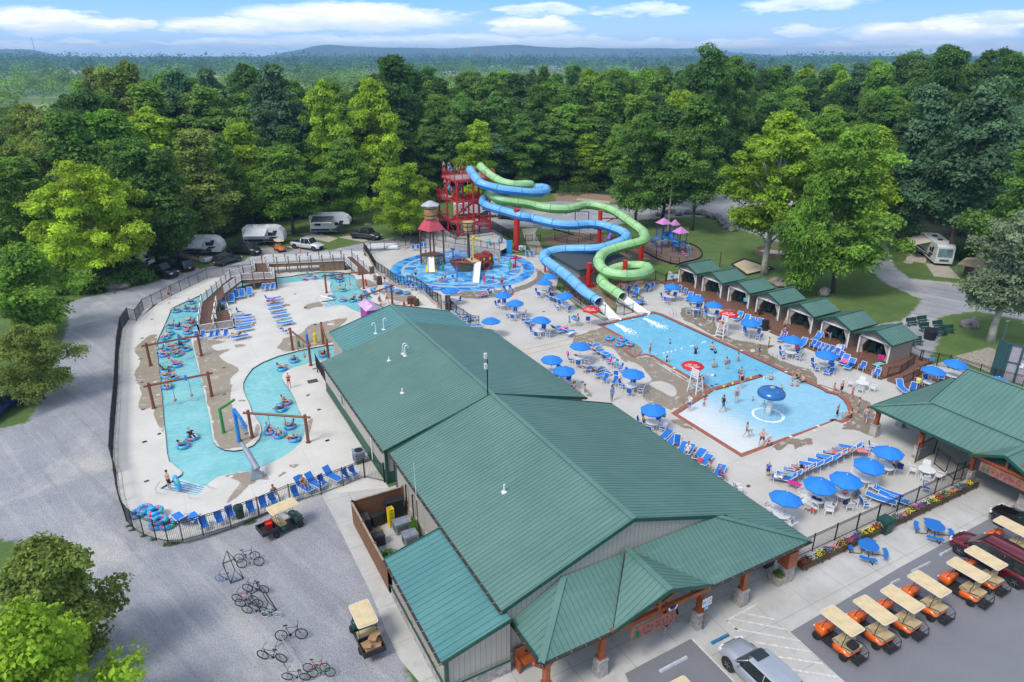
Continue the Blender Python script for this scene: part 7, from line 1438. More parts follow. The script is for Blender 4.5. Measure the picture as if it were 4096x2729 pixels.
SW=[('g',860,455,.8,'child in blue swimsuit in the deep pool near the slides','suit','blue',0,'brown',1,-.82,'stand'),('g',830,640,.95,'dark haired swimmer at the left pool edge','suit','black',0,'black',1,-1.0,'hold'),('g',1128,560,.85,'child in black raising both arms in the pool','ss','black',0,'brown',0,-.6,'up'),('g',1300,520,1.05,'shirtless man with folded arms in the pool','shorts','navy',0,'brown',0,-.85,'hold'),('g',1335,555,.8,'swimmer in dark top behind the float line','ss','black',0,'brown',0,-.85,'hold'),('g',1570,640,1.05,'broad shirtless man with back turned near the right edge','shorts','lblue',0,'brown',0,-.75,'stand'),('g',1440,515,.6,'child beside a lime float in the pool','suit','green',0,'blond',0,-.7,'stand'),('g',1315,705,1,'man in grey trunks holding a toddler','shorts','grey',0,'brown',0,-.85,'hold'),('g',1352,695,.5,'toddler with armbands held by the man','ss','aqua',0,'brown',0,-.45,'stand'),('g',1452,670,1,'man with a beard holding a small child','shorts','navy',1,'brown',0,-.9,'hold'),('g',1485,650,.5,'small child in dark suit held in the pool','ss','blue',0,'brown',0,-.45,'stand'),('g',1455,715,.9,'swimmer with bare back in front of the bearded man','shorts','blue',0,'brown',0,-.85,'stand'),('g',1605,770,1,'man with dark hair carrying a child in blue','shorts','grey',1,'black',0,-.9,'hold'),('g',1582,765,.5,'child in blue swim shirt carried in the pool','ss','blue',0,'brown',0,-.4,'stand'),('g',1255,800,.7,'child with pink shorts bending in the water','shorts','pink',0,'brown',1,-.7,'bend'),('g',1290,785,.8,'child in white shirt leaning forward in the water','ss','white',0,'brown',0,-.8,'bend'),('g',1760,745,.6,'swimmer mostly under water near the right edge','shorts','navy',0,'brown',0,-.85,'stand'),('g',1845,820,.55,'baby in white float beside the divider tip','ss','white',0,'blond',0,-.5,'stand'),('g',1915,830,1,'man with grey hair beside the divider tip','shorts','black',0,'grey',0,-.9,'hold'),('g',1595,820,.8,'child in red top behind the woman on the divider','ss','red',0,'brown',0,-.75,'stand'),('g',1410,905,.8,'boy leaning on the red divider wall','shorts','navy',1,'brown',0,-.7,'bend'),('g',1320,880,.7,'child in royal blue shirt swimming near the junction','ss','blue',1,'black',0,-.8,'bend'),('g',1295,890,.6,'child in black shirt swimming beside the boy in blue','ss','black',1,'black',0,-.6,'bend'),('g',1048,740,.6,'child at the deep pool edge beneath the red umbrella','ss','lblue',0,'brown',0,-.55,'stand'),('g',1215,1110,.55,'toddler in pink at the shallow corner','suit','pink',0,'brown',0,-.25,'stand'),('g',1727,1050,.55,'toddler with armbands left of the mushroom','suit','purple',0,'brown',0,-.55,'stand'),('g',1845,1085,.5,'toddler under the mushroom spray','suit','navy',0,'brown',0,-.5,'stand'),('g',2025,930,.7,'child partly hidden right of the mushroom cap','suit','navy',0,'brown',1,-.75,'stand'),('g',2135,895,.65,'left one of two small boys near the right edge','shorts','red',0,'brown',0,-.55,'stand'),('g',2190,900,.65,'right one of two small boys near the right edge','shorts','red',0,'brown',0,-.55,'stand'),('n',745,890,.9,'woman in brown swimsuit standing in the curved bay','suit','black',1,'black',1,-.5,'up'),('n',790,905,.5,'toddler in green float in the curved bay','suit','green',0,'brown',0,-.3,'stand')]
for i,(k,x,y,sc,lb,outf,top,sk,hr,lo,dz,pose)in eN(SW):pN(pt(k,x,y,-.05)+V3(0,0,dz*1.0),pose,outf,lb,top,top,sk,hr,bool(lo),R([20,60,-30,110,150][i%5]),sc)
SE=[('g',2190,810,'sit','suit','woman in black bikini and straw hat sitting on the right pool edge','black',1,'straw',1,-110,1,.0),('g',2245,850,'sit','shorts','shirtless man sitting on the right pool edge','navy',0,'brown',0,-110,1,-.05),('n',860,895,'curl','suit','woman in black swimsuit sitting at the curved bay corner','black',1,'brown',1,-130,1,0),('h',1475,770,'curl','suit','woman with white cap in purple top sitting on the coping','purple',0,'white',0,-100,1,0),('h',835,180,'sit','ss','lifeguard in red sitting on the pool edge below the chair','red',1,'black',0,-60,1,0),('L',470,765,'lie','ss','child in white shirt lying on the first front lounger','white',4,'black',0,218,.8,.38),('L',620,750,'lie','ss','boy in aqua shirt lying on the second front lounger','aqua',0,'brown',0,218,.8,.38),('L',700,695,'lie','suit','woman in black lying on the third front lounger','black',0,'brown',1,218,1,.38),('L',785,655,'lie','shorts','person in dark shorts lying with a towel on the chest','black',0,'brown',0,218,1,.38),('L',1170,490,'lie','shorts','sunbather in orange shorts on the front lounger row','orange',0,'brown',0,218,1,.38),('L',1260,455,'lie','suit','woman in black bikini reading on the front lounger row','black',1,'black',1,218,1,.38),('L',1255,990,'sit','suit','woman in striped swimsuit seated at the white table','pink',0,'brown',0,150,1,.35),('L',1400,990,'sit','ss','man in grey shirt seated at the white table','grey',1,'grey',0,-100,1,.35),('L',1870,640,'sit','shorts','shirtless man seated under the rightmost front umbrella','navy',1,'brown',0,-120,1,.35),('L',1760,570,'sit','suit','person seated behind the picnic bag under the umbrella','lblue',0,'brown',0,0,1,.35),('f',1540,1030,'lie','suit','sunbather in pink and red patterned suit','coral',0,'brown',1,105,1,.38),('f',1440,1245,'lie','suit','sunbather lying with raised arm beside the patio table','lblue',0,'brown',1,100,1,.38),('f',1580,1255,'lie','shorts','shirtless man in aqua shorts lying on a lounger','aqua',0,'brown',0,100,1,.38),('f',1055,385,'curl','suit','woman in dark swimsuit reclining with an aqua towel','maroon',0,'brown',1,115,1,.4),('f',1045,300,'sit','suit','seated woman with grey hair under the slide umbrella','print',0,'grey',0,100,1,.35),('f',465,310,'sit','shorts','child seated beneath the splash pad edge','grey',0,'brown',0,0,.7,.2),('A',1215,335,'lie','shorts','sunbathing man in dark trunks on the lounger below the bridge','black',0,'brown',0,100,1,.38),('b',470,840,'lie','suit','woman in dark swimsuit lying on the island loungers','black',1,'brown',1,95,1,.38),('B',1885,590,'curl','suit','tanned woman sitting on a lounger behind the lower fence','coral',1,'brown',0,20,1,.38),('B',1600,690,'sit','suit','bowed person on a chair behind the lower fence','print',3,'brown',0,20,1,.35),('h',290,560,'sit','suit','tanned person seated at the eave table','black',1,'black',1,60,1,.35),('h',710,830,'sit','ss','bald man in white shirt sitting on an eave lounger','white',1,'brown',0,-60,1,.38),('h',1010,1060,'sit','ss','person in purple shirt and cap at the roof edge','purple',0,'grey',0,60,1,.35),('h',905,1000,'sit','suit','person half hidden by the roof edge','teal',0,'brown',0,60,1,.3),('h',765,895,'sit','shorts','dark haired child behind the roof edge','navy',1,'black',0,60,.8,.3),('e',435,695,'sit','dress','woman in grey dress seated under the second cabana umbrella','print',0,'brown',1,-60,1,.35),('e',470,715,'sit','dress','woman in lilac seated left of the third umbrella','purple',0,'brown',1,60,1,.35),('e',345,690,'sit','ss','child in teal seated at the cabana side table','teal',0,'brown',0,-20,.8,.35),('e',155,610,'sit','suit','dark haired woman seated at the farthest cabana table','purple',0,'brown',1,-60,1,.35),('e',1150,940,'curl','dress','woman in lilac reclining on the lounger by the boardwalk','purple',0,'straw',0,-70,1,.4),('e',1500,925,'sit','dress','woman in lilac dress seated inside the sixth cabana','purple',0,'brown',1,40,1,.65),('s',1200,175,'lie','shorts','dark haired sunbather beside the annex fence','navy',0,'black',0,60,1,.4),('v',1330,600,'sit','dress','woman seated by the brown totem posts','lblue',0,'brown',1,20,1,.35),('v',1180,700,'curl','shorts','person crouching behind the teal roof ridge','tan',0,'brown',0,20,.9,.0),('s',2050,740,'sit','suit','dark haired person by the eave loungers above the roof','black',0,'black',1,60,1,.35),('s',2135,760,'sit','shorts','bare backed person at the roof corner above the loungers','aqua',1,'brown',0,60,1,.35)]
for k,x,y,pose,outf,lb,top,sk,hr,lo,rz,sc,z in SE:pN(pt(k,x,y,z+.15)-V3(0,0,.05),pose,outf,lb,top,top,sk,hr,bool(lo),R(rz if pose=='lie' else rz),sc)
for P in PC.get('all',[]):drop(P)
for P in(LF,LR_,CHP,WCP,TBP,UB,UR,TUP):drop(P)
for i,(x,y)in eN(((715,573),(797,557),(838,548),(878,541),(922,526),(985,511),(1080,486),(1100,480),(1205,446),(1230,440))):
 q=MB();q.la([(.02,-.14),(.11,-.08),(.11,.08),(.02,.14)],10);q.v=[(a[2],a[1],a[0])for a in q.v];o=q.ob('float',mat('m99',(.7,.75,.8),.4,var=0),loc=pt('g',x,y,-.03));tag(o,'blue and white rope float, %s from the left across the deep pool'%nth(i),'pool float','floats of the pool rope')
for i,(x,y)in eN(((1424,903),(1518,873),(1707,816))):q=MB();q.ball((0,0,0),.13);o=q.ob('play_ball',YE,loc=pt('g',x,y,.13));tag(o,'yellow ball on the red divider, %s from the left'%nth(i),'ball','yellow balls on the divider')
def bin_(k,x,y,lb,m_,h=1.05,r=.32,dome=True):
 p=pt(k,x,y);t=tH('trash_can',lb,'trash can',tuple(p));q=MB();q.la([(r*.85,0),(r,.1),(r,h*.75)],16);q.ob('barrel',m_,t);q=MB()
 q.la([(r*1.08,h*.75),(r*1.08,h*.8),(r*.9,h*.93),(r*.4,h),(0.01,h)],16)if dome else q.la([(r*1.06,h*.75),(r*1.06,h),(r*.9,h)],16);q.ob('lid',m_,t)
bin_('A',1068,122,'dark green barrel bin beside the small boardwalk ramp',DG);bin_('B',1262,915,'dark green domed bin behind the lower black fence',DG);bin_('e',980,900,'black bin beside the boardwalk steps',BLK,1.2,.4,False)
def sqbin(k,x,y,lb,rz=0):
 p=pt(k,x,y);t=tH('trash_can',lb,'trash can',tuple(p),rz);q=MB();q.add([(-.33,-.33,0),(.33,-.33,0),(.33,.33,0),(-.33,.33,0),(-.42,-.42,.95),(.42,-.42,.95),(.42,.42,.95),(-.42,.42,.95)],Z24_);q.ob('body',DG,t);q=MB();q.add([(-.45,-.45,.95),(.45,-.45,.95),(.45,.45,.95),(-.45,.45,.95),(-.38,-.38,1.15),(.38,-.38,1.15),(.38,.38,1.15),(-.38,.38,1.15)],Z2_);q.ob('lid',DG,t)
sqbin('K',727,430,'square dark green bin in front of the flower boxes');sqbin('F',1300,480,'square green bin in the shade of the porch corner');sqbin('t',1485,1080,'square dark green bin beneath the right pavilion')
m,g=nm_('m100',.4);sI(g.b,'Base Color',(.012,.15,.50,1));BM=m
for k,(x,y,lb)in eN(((597,600,'round blue metal picnic table nearer the square bin'),(1095,450,'round blue metal picnic table nearer the black car'))):
 p=pt('K',x,y);t=tH('picnic_table',lb,'picnic table',tuple(p),R(20));q=MB();q.la([(0.0,.72),(.62,.72),(.64,.74),(.62,.76),(.0,.76)],24,cap=0);q.ob('tabletop',BM,t)
 for a in rN(4):
  th=a*PI/2+.3;c=(1.08*cos_(th),1.08*sin_(th));q=MB();vs=[]
  for i in rN(9):
   f=th+(i/8-.5)*.95
   for rr_ in(.93,1.22):vs.append((rr_*cos_(f),rr_*sin_(f),.46))
  q.add(vs+[(a_,b_,.43)for a_,b_,_ in vs],[(2*i,2*i+1,2*i+3,2*i+2)for i in rN(8)]+[(18+2*i+2,18+2*i+3,18+2*i+1,18+2*i)for i in rN(8)]+[(2*i+1,18+2*i+1,18+2*i+3,2*i+3)for i in rN(8)]);q.ob('bench_seat',BM,t)
  q=MB();q.pa([(1.08*cos_(th+.3),1.08*sin_(th+.3),.43),(1.08*cos_(th+.3),1.08*sin_(th+.3),.03),(.35*cos_(th+.3),.35*sin_(th+.3),.03),(.3*cos_(th),.3*sin_(th),.7)],.028,6);q.ob('leg',BLK,t)
lbs=['farthest left green bench on the gravel','green bench behind the left one on the gravel','green bench left of the covered grill','green bench above the covered grill','green bench right of the covered grill','rightmost green bench near the boulder','green bench beside the last cabana fence']
for(x,y,rz),lb in zip(((775,1185,195),(885,1165,195),(910,1240,195),(1050,1215,195),(1080,1290,195),(1165,1265,195),(830,1390,195)),lbs):
 p=pt('m',x,y);t=tH('park_bench',lb,'bench',tuple(p),R(rz+180-28),'dark green park benches');q=MB();q.box(-.75,.75,-.22,.2,.43,.46);q.ob('seat',DG,t);q=MB();q.add([(-.75,.2,.5),(.75,.2,.5),(.75,.34,.95),(-.75,.34,.95),(-.75,.23,.5),(.75,.23,.5),(.75,.37,.95),(-.75,.37,.95)],Z7_);q.ob('backrest',DG,t)
 for e in(-.5,.5):q=MB();q.bar((e,-.3,.03),(e,.4,.03),.06,.06);q.bar((e,0,0),(e,.05,.45),.06,.06);q.bar((e,.1,.4),(e,.3,.9),.05,.05);q.ob('leg',DG,t)
p=pt('m',960,1320);q=MB();rr=RD(2);q.la([(.62,0),(.66,.5),(.7,1.0),(.62,1.12),(.1,1.16)],14);q.v=[(a+rr.u(-.04,.04),b+rr.u(-.04,.04),c)for a,b,c in q.v];tag(q.ob('covered_grill',mat('m101',(.012,.012,.014),.5,var=.3,vs=5),loc=p),'black tarpaulin covered grill among the green benches','grill')
ROCK=mat('m102',(.25,.22,.20),.9,var=.4,vs=2,bump=.6,bs=6)
def rK(k,x,y,sx,sy,sz,lb,seed):
 p=pt(k,x,y);bm=bmesh.new();bmesh.ops.create_icosphere(bm,subdivisions=3,radius=1)
 for v in bm.verts:n_=noise.noise(v.co*1.1+VT((seed*7,0,0)))*.5+noise.noise(v.co*2.6+VT((seed,3,0)))*.2;v.co*=1+n_;v.co=VT((v.co.x*sx,v.co.y*sy,max(-.1,v.co.z*sz+sz*.5)))
 me=bpy.data.meshes.new('boulder');bm.to_mesh(me);bm.free();me.materials.append(ROCK);o=bpy.data.objects.new('boulder',me);col.objects.link(o);o.location=p;tag(o,lb,'boulder')
rK('m',1385,1190,1.1,.9,.75,'large dark boulder on the grass beside the leaning tree',1);rK('e',1070,500,1.2,.8,.6,'grey flat boulder behind the third cabana',2);rK('e',1150,525,1.5,.8,.4,'long low boulder behind the fourth cabana',3);rK('e',1485,610,.8,.7,.9,'upright boulder below the large tree',4);rK('a',1055,795,1.6,.9,.8,'larger pale boulder at the campsite road edge',5);rK('a',1175,745,1.1,.7,.6,'smaller pale boulder at the campsite road edge',6)
for i,(x,y,s_)in eN(((320,740,.8),(380,715,1.0),(440,710,.9),(510,735,.9),(590,720,1.1),(660,720,.9),(735,725,1.2),(800,750,1.0),(860,765,1.2),(905,800,.9),(940,830,1.0),(975,855,1.2),(1010,880,.9))):rK('q',x,y,s_,s_*.8,s_*.55,'grey rock edging the lawn behind the playground, %s from the left'%nth(i),10+i)
TY=mat('m103',(.018,.018,.019),.85,var=.2,vs=8);RIM=mat('m104',(.45,.46,.48),.3,.8,var=.05);RB_=mat('m105',(.02,.02,.02),.4,var=0);CL=mat('m106',(.75,.77,.80),.1,var=0);TAIL=mat('m107',(.35,.01,.01),.25,var=0);SB=mat('m108',(.50,.39,.22),.6,var=.1);ROOFB=mat('m109',(.66,.52,.30),.55,var=.10,vs=2.5);CK=mat('m110',(.02,.02,.022),.5,var=.2)
def paint(name,c,metal=.3):return mat(name,c,.28,metal,var=.03,vs=1,coat=.6)
def wE(t,x,y,r,w_,rim=RIM,z=0):
 q=MB();q.la([(r*.6,-w_/2),(r*.92,-w_/2),(r,-w_*.3),(r,w_*.3),(r*.92,w_/2),(r*.6,w_/2)],20);q.v=[(c+x,b+y,a+r+z)for a,b,c in q.v];ob=q.ob('wheel',TY,t)
 q=MB();s_=1 if x>0 else-1;q.la([(r*.62,0),(r*.62,.02),(r*.15,.05),(.01,.05)],14);q.m=1
 q.v=[(s_*(c+w_/2-.015)+x,b+y,a+r+z)for a,b,c in q.v]
 for k in rN(5):
  a=k*2*PI/5;q.m=1;q.bar((x+s_*(w_/2+.02),y,r+z),(x+s_*(w_/2+.02),y+cos_(a)*r*.58,r+z+sin_(a)*r*.58),.05,.03)
 q.ob('rim',[RB_,rim],ob)
def loft(q,rings,close=True):
 n=len(rings[0]);vs=[p for r in rings for p in r];fs=[(i*n+j,i*n+(j+1)%n,(i+1)*n+(j+1)%n,(i+1)*n+j)for i in rN(len(rings)-1)for j in rN(n)]
 if close:fs+=[tuple(rN(n-1,-1,-1)),tuple(rN((len(rings)-1)*n,len(rings)*n))]
 q.add(vs,fs)
def car(label,loc,rz,col_,L=4.6,W=1.84,H=1.62,kind='suv',lift=0,rim=RIM,name=None,cat='car',lit=False):
 t=tH(name or('parked_pickup' if kind=='pickup' else 'parked_car'),label,cat,tuple(loc),rz);P=paint('paint_%s'%'_'.join('%d'%(c*99)for c in col_),col_)
 hl=L/2;w=W/2;hb={'suv':.95,'pickup':1.05,'van':.98,'sedan':.88}[kind]+lift;zb=.28+lift;q=MB();q.smooth=1
 prof=[(-hl,.72,.55,.62),(-hl+.12,.86,.42,.78),(-hl+.5,.95,zb,hb-.12),(-hl+1.25,1.0,zb,hb+.02),(0,1.0,zb,hb),(hl-.9,1.0,zb,hb),(hl-.25,.96,zb+.05,hb),(hl-.05,.9,.42,hb-.06),(hl,.84,.5,hb-.25)]
 def ring(y,f,z0,z1):
  a=w*f;return[(-a*.93,y,z0),(-a,y,z0+(z1-z0)*.35),(-a*.985,y,z0+(z1-z0)*.8),(-a*.86,y,z1),(-a*.4,y,z1+.03),(a*.4,y,z1+.03),(a*.86,y,z1),(a*.985,y,z0+(z1-z0)*.8),(a,y,z0+(z1-z0)*.35),(a*.93,y,z0)]
 loft(q,[ring(*p)for p in prof]);body=q.ob('body',P,t)
 cab={'suv':(-hl+1.25,-hl+1.95,hl-.55,hl-.12),'van':(-hl+.95,-hl+1.85,hl-.45,hl-.1),'sedan':(-hl+1.35,-hl+2.05,hl-1.35,hl-.65),'pickup':(-hl+1.45,-hl+2.0,-hl+3.6,-hl+3.85)}[kind]
 y0,y1,y2,y3=cab;H=H+lift
 R_=lambda y,wb,wt,z0,z1:[(-wb,y,z0),(-wt,y,z1-.05),(-wt*.86,y,z1),(wt*.86,y,z1),(wt,y,z1-.05),(wb,y,z0)]
 rings=[R_(y0,w*.9,w*.88,hb-.02,hb+.04),R_(y1,w*.92,w*.76,hb-.02,H-.03),R_((y1+y2)/2,w*.92,w*.78,hb-.02,H),R_(y2,w*.9,w*.75,hb-.02,H-.04),R_(y3,w*.88,w*.84,hb-.02,hb+.06)]
 q=MB();q.smooth=0;loft(q,rings);q.ob('windows',GS,t)
 q=MB();q.smooth=1
 rr=[[(x*1.005,y,z+.012)for x,y,z in r[1:5]]for r in rings[1:4]];vs=[p for r in rr for p in r];q.add(vs,[(i*4+j,i*4+j+1,(i+1)*4+j+1,(i+1)*4+j)for i in rN(2)for j in rN(3)]);
 for a,b in((rings[0],rings[1]),(rings[4],rings[3])):
  for j in(0,5):
   k=1 if j==0 else 4
   q.bar(V3(*a[j])*1.0,V3(*b[k])*1.0+V3(0,0,.0),.07,.05)
 ym=(y1+y2)/2
 for e in PM:q.bar((e*w*.925,ym,hb-.02),(e*w*.79,ym,H-.05),.08,.03);q.bar((e*w*.925,y2-.02,hb-.02),(e*w*.765,y2-.02,H-.08),.14,.03)
 q.ob('roof',P,t)
 if kind=='pickup':
  q=MB();q.box(-w*.8,w*.8,-hl+3.95,hl-.1,hb+.035,hb+.05);q.ob('bed_cover',CK,t)
 r=.36+lift*.35+(.04 if kind=='pickup' else 0)
 for y in(-hl+.9,hl-.95):
  for e in PM:
   wE(t,e*(w-.13),y,r,.24,rim);q=MB();q.la([(r+.07,-.05),(r+.07,.05)],18);q.v=[(c+e*(w-.035),b+y,a+r)for a,b,c in q.v];q.ob('wheel_arch',CK,t)
 for e in PM:
  q=MB();q.cb((e*w*.68,-hl+.13,.70+lift*.7),(.42,.16,.14),e*.3);q.ob('headlight',CL,t);q=MB();q.cb((e*w*.76,hl-.06,.85+lift*.7),(.26,.12,.22));q.ob('tail_light',TAIL,t)
  q=MB();q.cb((e*(w+.09),y0+.35,hb+.1),(.2,.1,.14));q.ob('wing_mirror',P,t)
 q=MB();q.cb((0,-hl+.03,.55+lift*.7),(w*1.0,.08,.26));q.ob('grille',CK,t);q=MB();q.cb((0,hl+.005,.72+lift*.7),(.32,.02,.15));q.ob('number_plate',WH,t)
 return t
c=(.42,.45,.50)
t=car('silver hatchback with a sunroof parked beside the striped bay',(11.05,-26.5,.015),PI,c,4.7,1.86,1.62);q=MB();q.box(-.42,.42,-.62,-.05,1.625,1.645);q.ob('sunroof',GS,t)
t=car('maroon minivan parked between the orange carts',(31.0,-27.3,.015),PI,(.16,.008,.018),5.2,1.98,1.78,'van')
for e in PM:q=MB();q.bar((e*.62,-.8,1.83),(e*.62,1.9,1.83),.05,.05);q.ob('roof_rail',CK,t)
car('black car at the right edge below the pavilion',(36.4,-26.6,.015),PI,(.008,.009,.011),4.7,1.86,1.5,'sedan')
def v2(k,rear,front,label,colr,near=1,**kw):
 a,b=pt(k,*rear),pt(k,*front);d=(b-a);L=d.length;d.normalize();n=V3(-d.y,d.x,0);cm_=V3(CAM.x,CAM.y,0);m_=(a+b)/2
 if(m_-cm_).dot(n)<0:n=-n
 W=kw.get('W',1.84);c=m_+n*(W/2-.1);c.z=0;c=c-d*.02
 return car(label,c,atan2_(d.x,-d.y),colr,**kw)
v2('a',(1308,692),(1500,712),'black lifted pickup truck on the grass by the camp road',(.008,.008,.009),kind='pickup',L=5.6,W=1.98,H=1.9,lift=.25,rim=RB_)
v2('a',(1640,655),(1510,610),'long black SUV parked behind the lifted pickup',(.01,.01,.011),L=5.5,W=2.0,H=1.85,kind='van',rim=RIM)
v2('a',(1990,598),(2150,552),'dark blue grey crossover in front of the first camper',(.03,.035,.05),L=4.7,H=1.65)
v2('o',(70,790),(340,810),'dark pickup with a covered bed beside the crossover',(.02,.021,.024),kind='pickup',L=5.8,W=2.0,H=1.85,lift=.1)
v2('o',(822,722),(1048,752),'white crew cab pickup with black bed cover',(.68,.68,.69),kind='pickup',L=5.9,W=2.0,H=1.88,lift=.1)
v2('o',(1525,605),(1740,628),'dark grey pickup beside the fifth wheel trailer',(.05,.052,.058),kind='pickup',L=5.8,W=2.0,H=1.85,lift=.1,rim=RB_)
v2('c',(115,978),(300,975),'burnt red SUV behind the water tower hut',(.28,.035,.01),L=4.8,H=1.7)
v2('c',(440,905),(590,915),'black pickup partly hidden behind the red tower legs',(.012,.012,.014),kind='pickup',L=5.6,H=1.8)
v2('c',(1260,800),(1160,790),'dark sedan parked between the tower and the thick red pillar',(.015,.016,.02),kind='suv',L=4.5,H=1.55)
p=pt('r',60,238);car('blue pickup at the left edge under the trees',V3(p.x-1.2,p.y+2.4,0),R(-28),(.015,.05,.22),5.7,2.0,1.85,'pickup',.1)
ORG=paint('cart_orange',(.80,.13,.008),.05);CGR=paint('cart_green',(.01,.06,.04),.1)
def cart(label,loc,rz,body,kind='seat',rack=False,name='golf_cart'):
 t=tH(name,label,'golf cart',tuple(loc),rz,'golf carts')
 q=MB();q.smooth=1;R5=lambda y,w,z0,z1:[(-w,y,z0),(-w,y,z1-.1),(-w*.75,y,z1),(w*.75,y,z1),(w,y,z1-.1),(w,y,z0)]
 loft(q,[R5(-1.28,.30,.42,.58),R5(-1.1,.46,.34,.80),R5(-.85,.56,.32,.92),R5(-.58,.54,.34,.98),R5(-.5,.5,.5,.94)]);q.ob('front_cowl',body,t)
 q=MB();q.box(-.56,.56,-.62,.2,.24,.30);q.ob('floor',CK,t)
 q=MB();q.smooth=1
 loft(q,[R5(.12,.55,.26,.62),R5(.3,.59,.28,.70),R5(.75,.60,.36,.70),R5(1.0,.58,.44,.62),R5(1.12,.50,.48,.56)])if kind=='seat' else loft(q,[R5(.0,.55,.26,.62),R5(.5,.56,.28,.64)]);q.ob('rear_body',body,t)
 q=MB();q.cb((0,.28,.76),(1.02,.48,.12));q.ob('front_seat',SB,t);q=MB();q.cb((0,.56,.98),(1.02,.10,.36));q.ob('seat_back',SB,t)
 if kind=='seat':
  q=MB();q.cb((0,.92,.76),(1.0,.46,.10));q.ob('rear_seat',SB,t);q=MB();q.cb((0,.67,.98),(1.0,.08,.34));q.ob('seat_back',SB,t)
  q=MB();q.box(-.42,.42,1.15,1.6,.28,.33);q.ob('foot_plate',CK,t);q=MB()
  for e in PM:q.pa([(e*.5,.7,.8),(e*.52,1.15,.95),(e*.5,1.55,.75),(e*.44,1.62,.3)],.022,6)
  q.tb((-.5,1.55,.75),(.5,1.55,.75),.022,n=6);q.tb((-.44,1.6,.45),(.44,1.6,.45),.02,n=6);q.ob('grab_rail',CK,t)
 else:
  q=MB();q.box(-.6,.6,.72,1.75,.52,.56);q.box(-.62,-.58,.72,1.75,.56,.82);q.box(.58,.62,.72,1.75,.56,.82);q.box(-.62,.62,1.72,1.78,.52,.84);q.box(-.62,.62,.68,.72,.56,.9);q.ob('cargo_bed',CK,t)
 q=MB()
 for e in PM:
  q.tb((e*.46,-.72,.92),(e*.5,-.45,1.82),.018,n=6);q.tb((e*.5,.62,.75),(e*.5,.75,1.82),.018,n=6);q.pa([(e*.56,.1,.78),(e*.58,.2,.98),(e*.56,.48,.9)],.016,6)
 q.ob('roof_strut',CK,t)
 q=MB();q.smooth=0;lp=[]
 y0,y1,w=-.98,(1.07 if kind=='seat' else.95),.56
 for cx_,cy_,a0 in((w-.12,y1-.12,0),(-w+.12,y1-.12,90),(-w+.12,y0+.12,180),(w-.12,y0+.12,270)):
  for k in rN(4):a=R(a0+30*k);lp.append((cx_+.12*cos_(a),cy_+.12*sin_(a)))
 q.pm(lp,1.83,1.87);q.pm([(x*.86,(y-.04)*.9+.04)for x,y in lp],1.87,1.895);q.m=0
 for x in(-.2,.2):q.bar((x,y0+.2,1.90),(x,y1-.2,1.90),.05,.02)
 rf=q.ob('roof',ROOFB,t);q=MB();n=len(lp)
 for i in rN(n):a,b=lp[i],lp[(i+1)%n];q.bar((a[0],a[1],1.85),(b[0],b[1],1.85),.02,.045)
 q.ob('roof_rim',mat('m111',(.72,.70,.64),.5,var=0),rf)
 q=MB();q.M=mT((.26,-.28,1.02))@mR(R(35),4,'X');q.to((0,0,0),.17,.014,18,6);q.bar((-.16,0,0),(.16,0,0),.02,.02);q.M=Mx();q.tb((.26,-.28,1.02),(.26,-.5,.75),.02,n=6);q.ob('steering_wheel',CK,t)
 for y in(-.86,.84):
  for e in PM:wE(t,e*.52,y,.24,.2,RB_)
 for e in PM:q=MB();q.cb((e*.28,-1.24,.55),(.14,.06,.08));q.ob('headlight',CL,t)
 return t
oc_=['nearest the striped bay, black box behind','second from the striped bay','third from the striped bay, rear seat uncovered','fourth from the striped bay','fifth from the striped bay, standing apart','just left of the maroon minivan','between the maroon minivan and the black car']
cps=[(16.0,-25.75),(18.27,-26.1),(20.39,-26.3),(22.87,-26.3),(26.06,-26.7),(28.07,-26.6),(32.77,-25.75)]
for i,(x,y)in eN(cps):
 t=cart('orange golf cart with a beige roof, %s'%oc_[i],(x+.56,y-1.0,.015),PI+R([0,-2,1,0,2,-1,0][i]),ORG)
 if i==0:
  q=MB();q.cb((0,0,.13),(.5,.4,.26));b_=q.ob('carry_box',CK,loc=(x+.5,y-1.95,.83));tag(b_,'black box strapped to the rear seat of the first orange cart','box')
a,b=gp('B',1630,1120),gp('B',1865,1010);d=(b-a).normalized();n_=V3(-d.y,d.x,0);c=(a+b)/2+n_*.52;
t=cart('dark green utility cart with beige roof and black cargo bed by the fence',(c.x,c.y,c.z),atan2_(d.x,-d.y),CGR,'bed',name='utility_cart');UTIL=t
q=MB();q.add([(-.2,-.2,0),(.2,-.2,0),(.2,.2,0),(-.2,.2,0),(-.25,-.25,.42),(.25,-.25,.42),(.25,.25,.42),(-.25,.25,.42)],[(3,2,1,0),(0,1,5,4),(1,2,6,5),(2,3,7,6),(3,0,4,7)]);q.add([(-.23,-.23,.3),(.23,-.23,.3),(.23,.23,.3),(-.23,.23,.3)],Z35_);M_=mR(atan2_(d.x,-d.y),4,'Z');l_=c+M_@V3(.15,1.05,.57);tag(q.ob('red_bin',RP,loc=l_),'open red plastic bin in the bed of the green utility cart','bin')
t=cart('green utility cart seen from behind with cardboard boxes in its bed',(-6.07,-13.9,gz(-6.07,-13.9)),PI,CGR,'bed',name='utility_cart')
CA=mat('m112',(.36,.22,.11),.85,var=.15,vs=2)
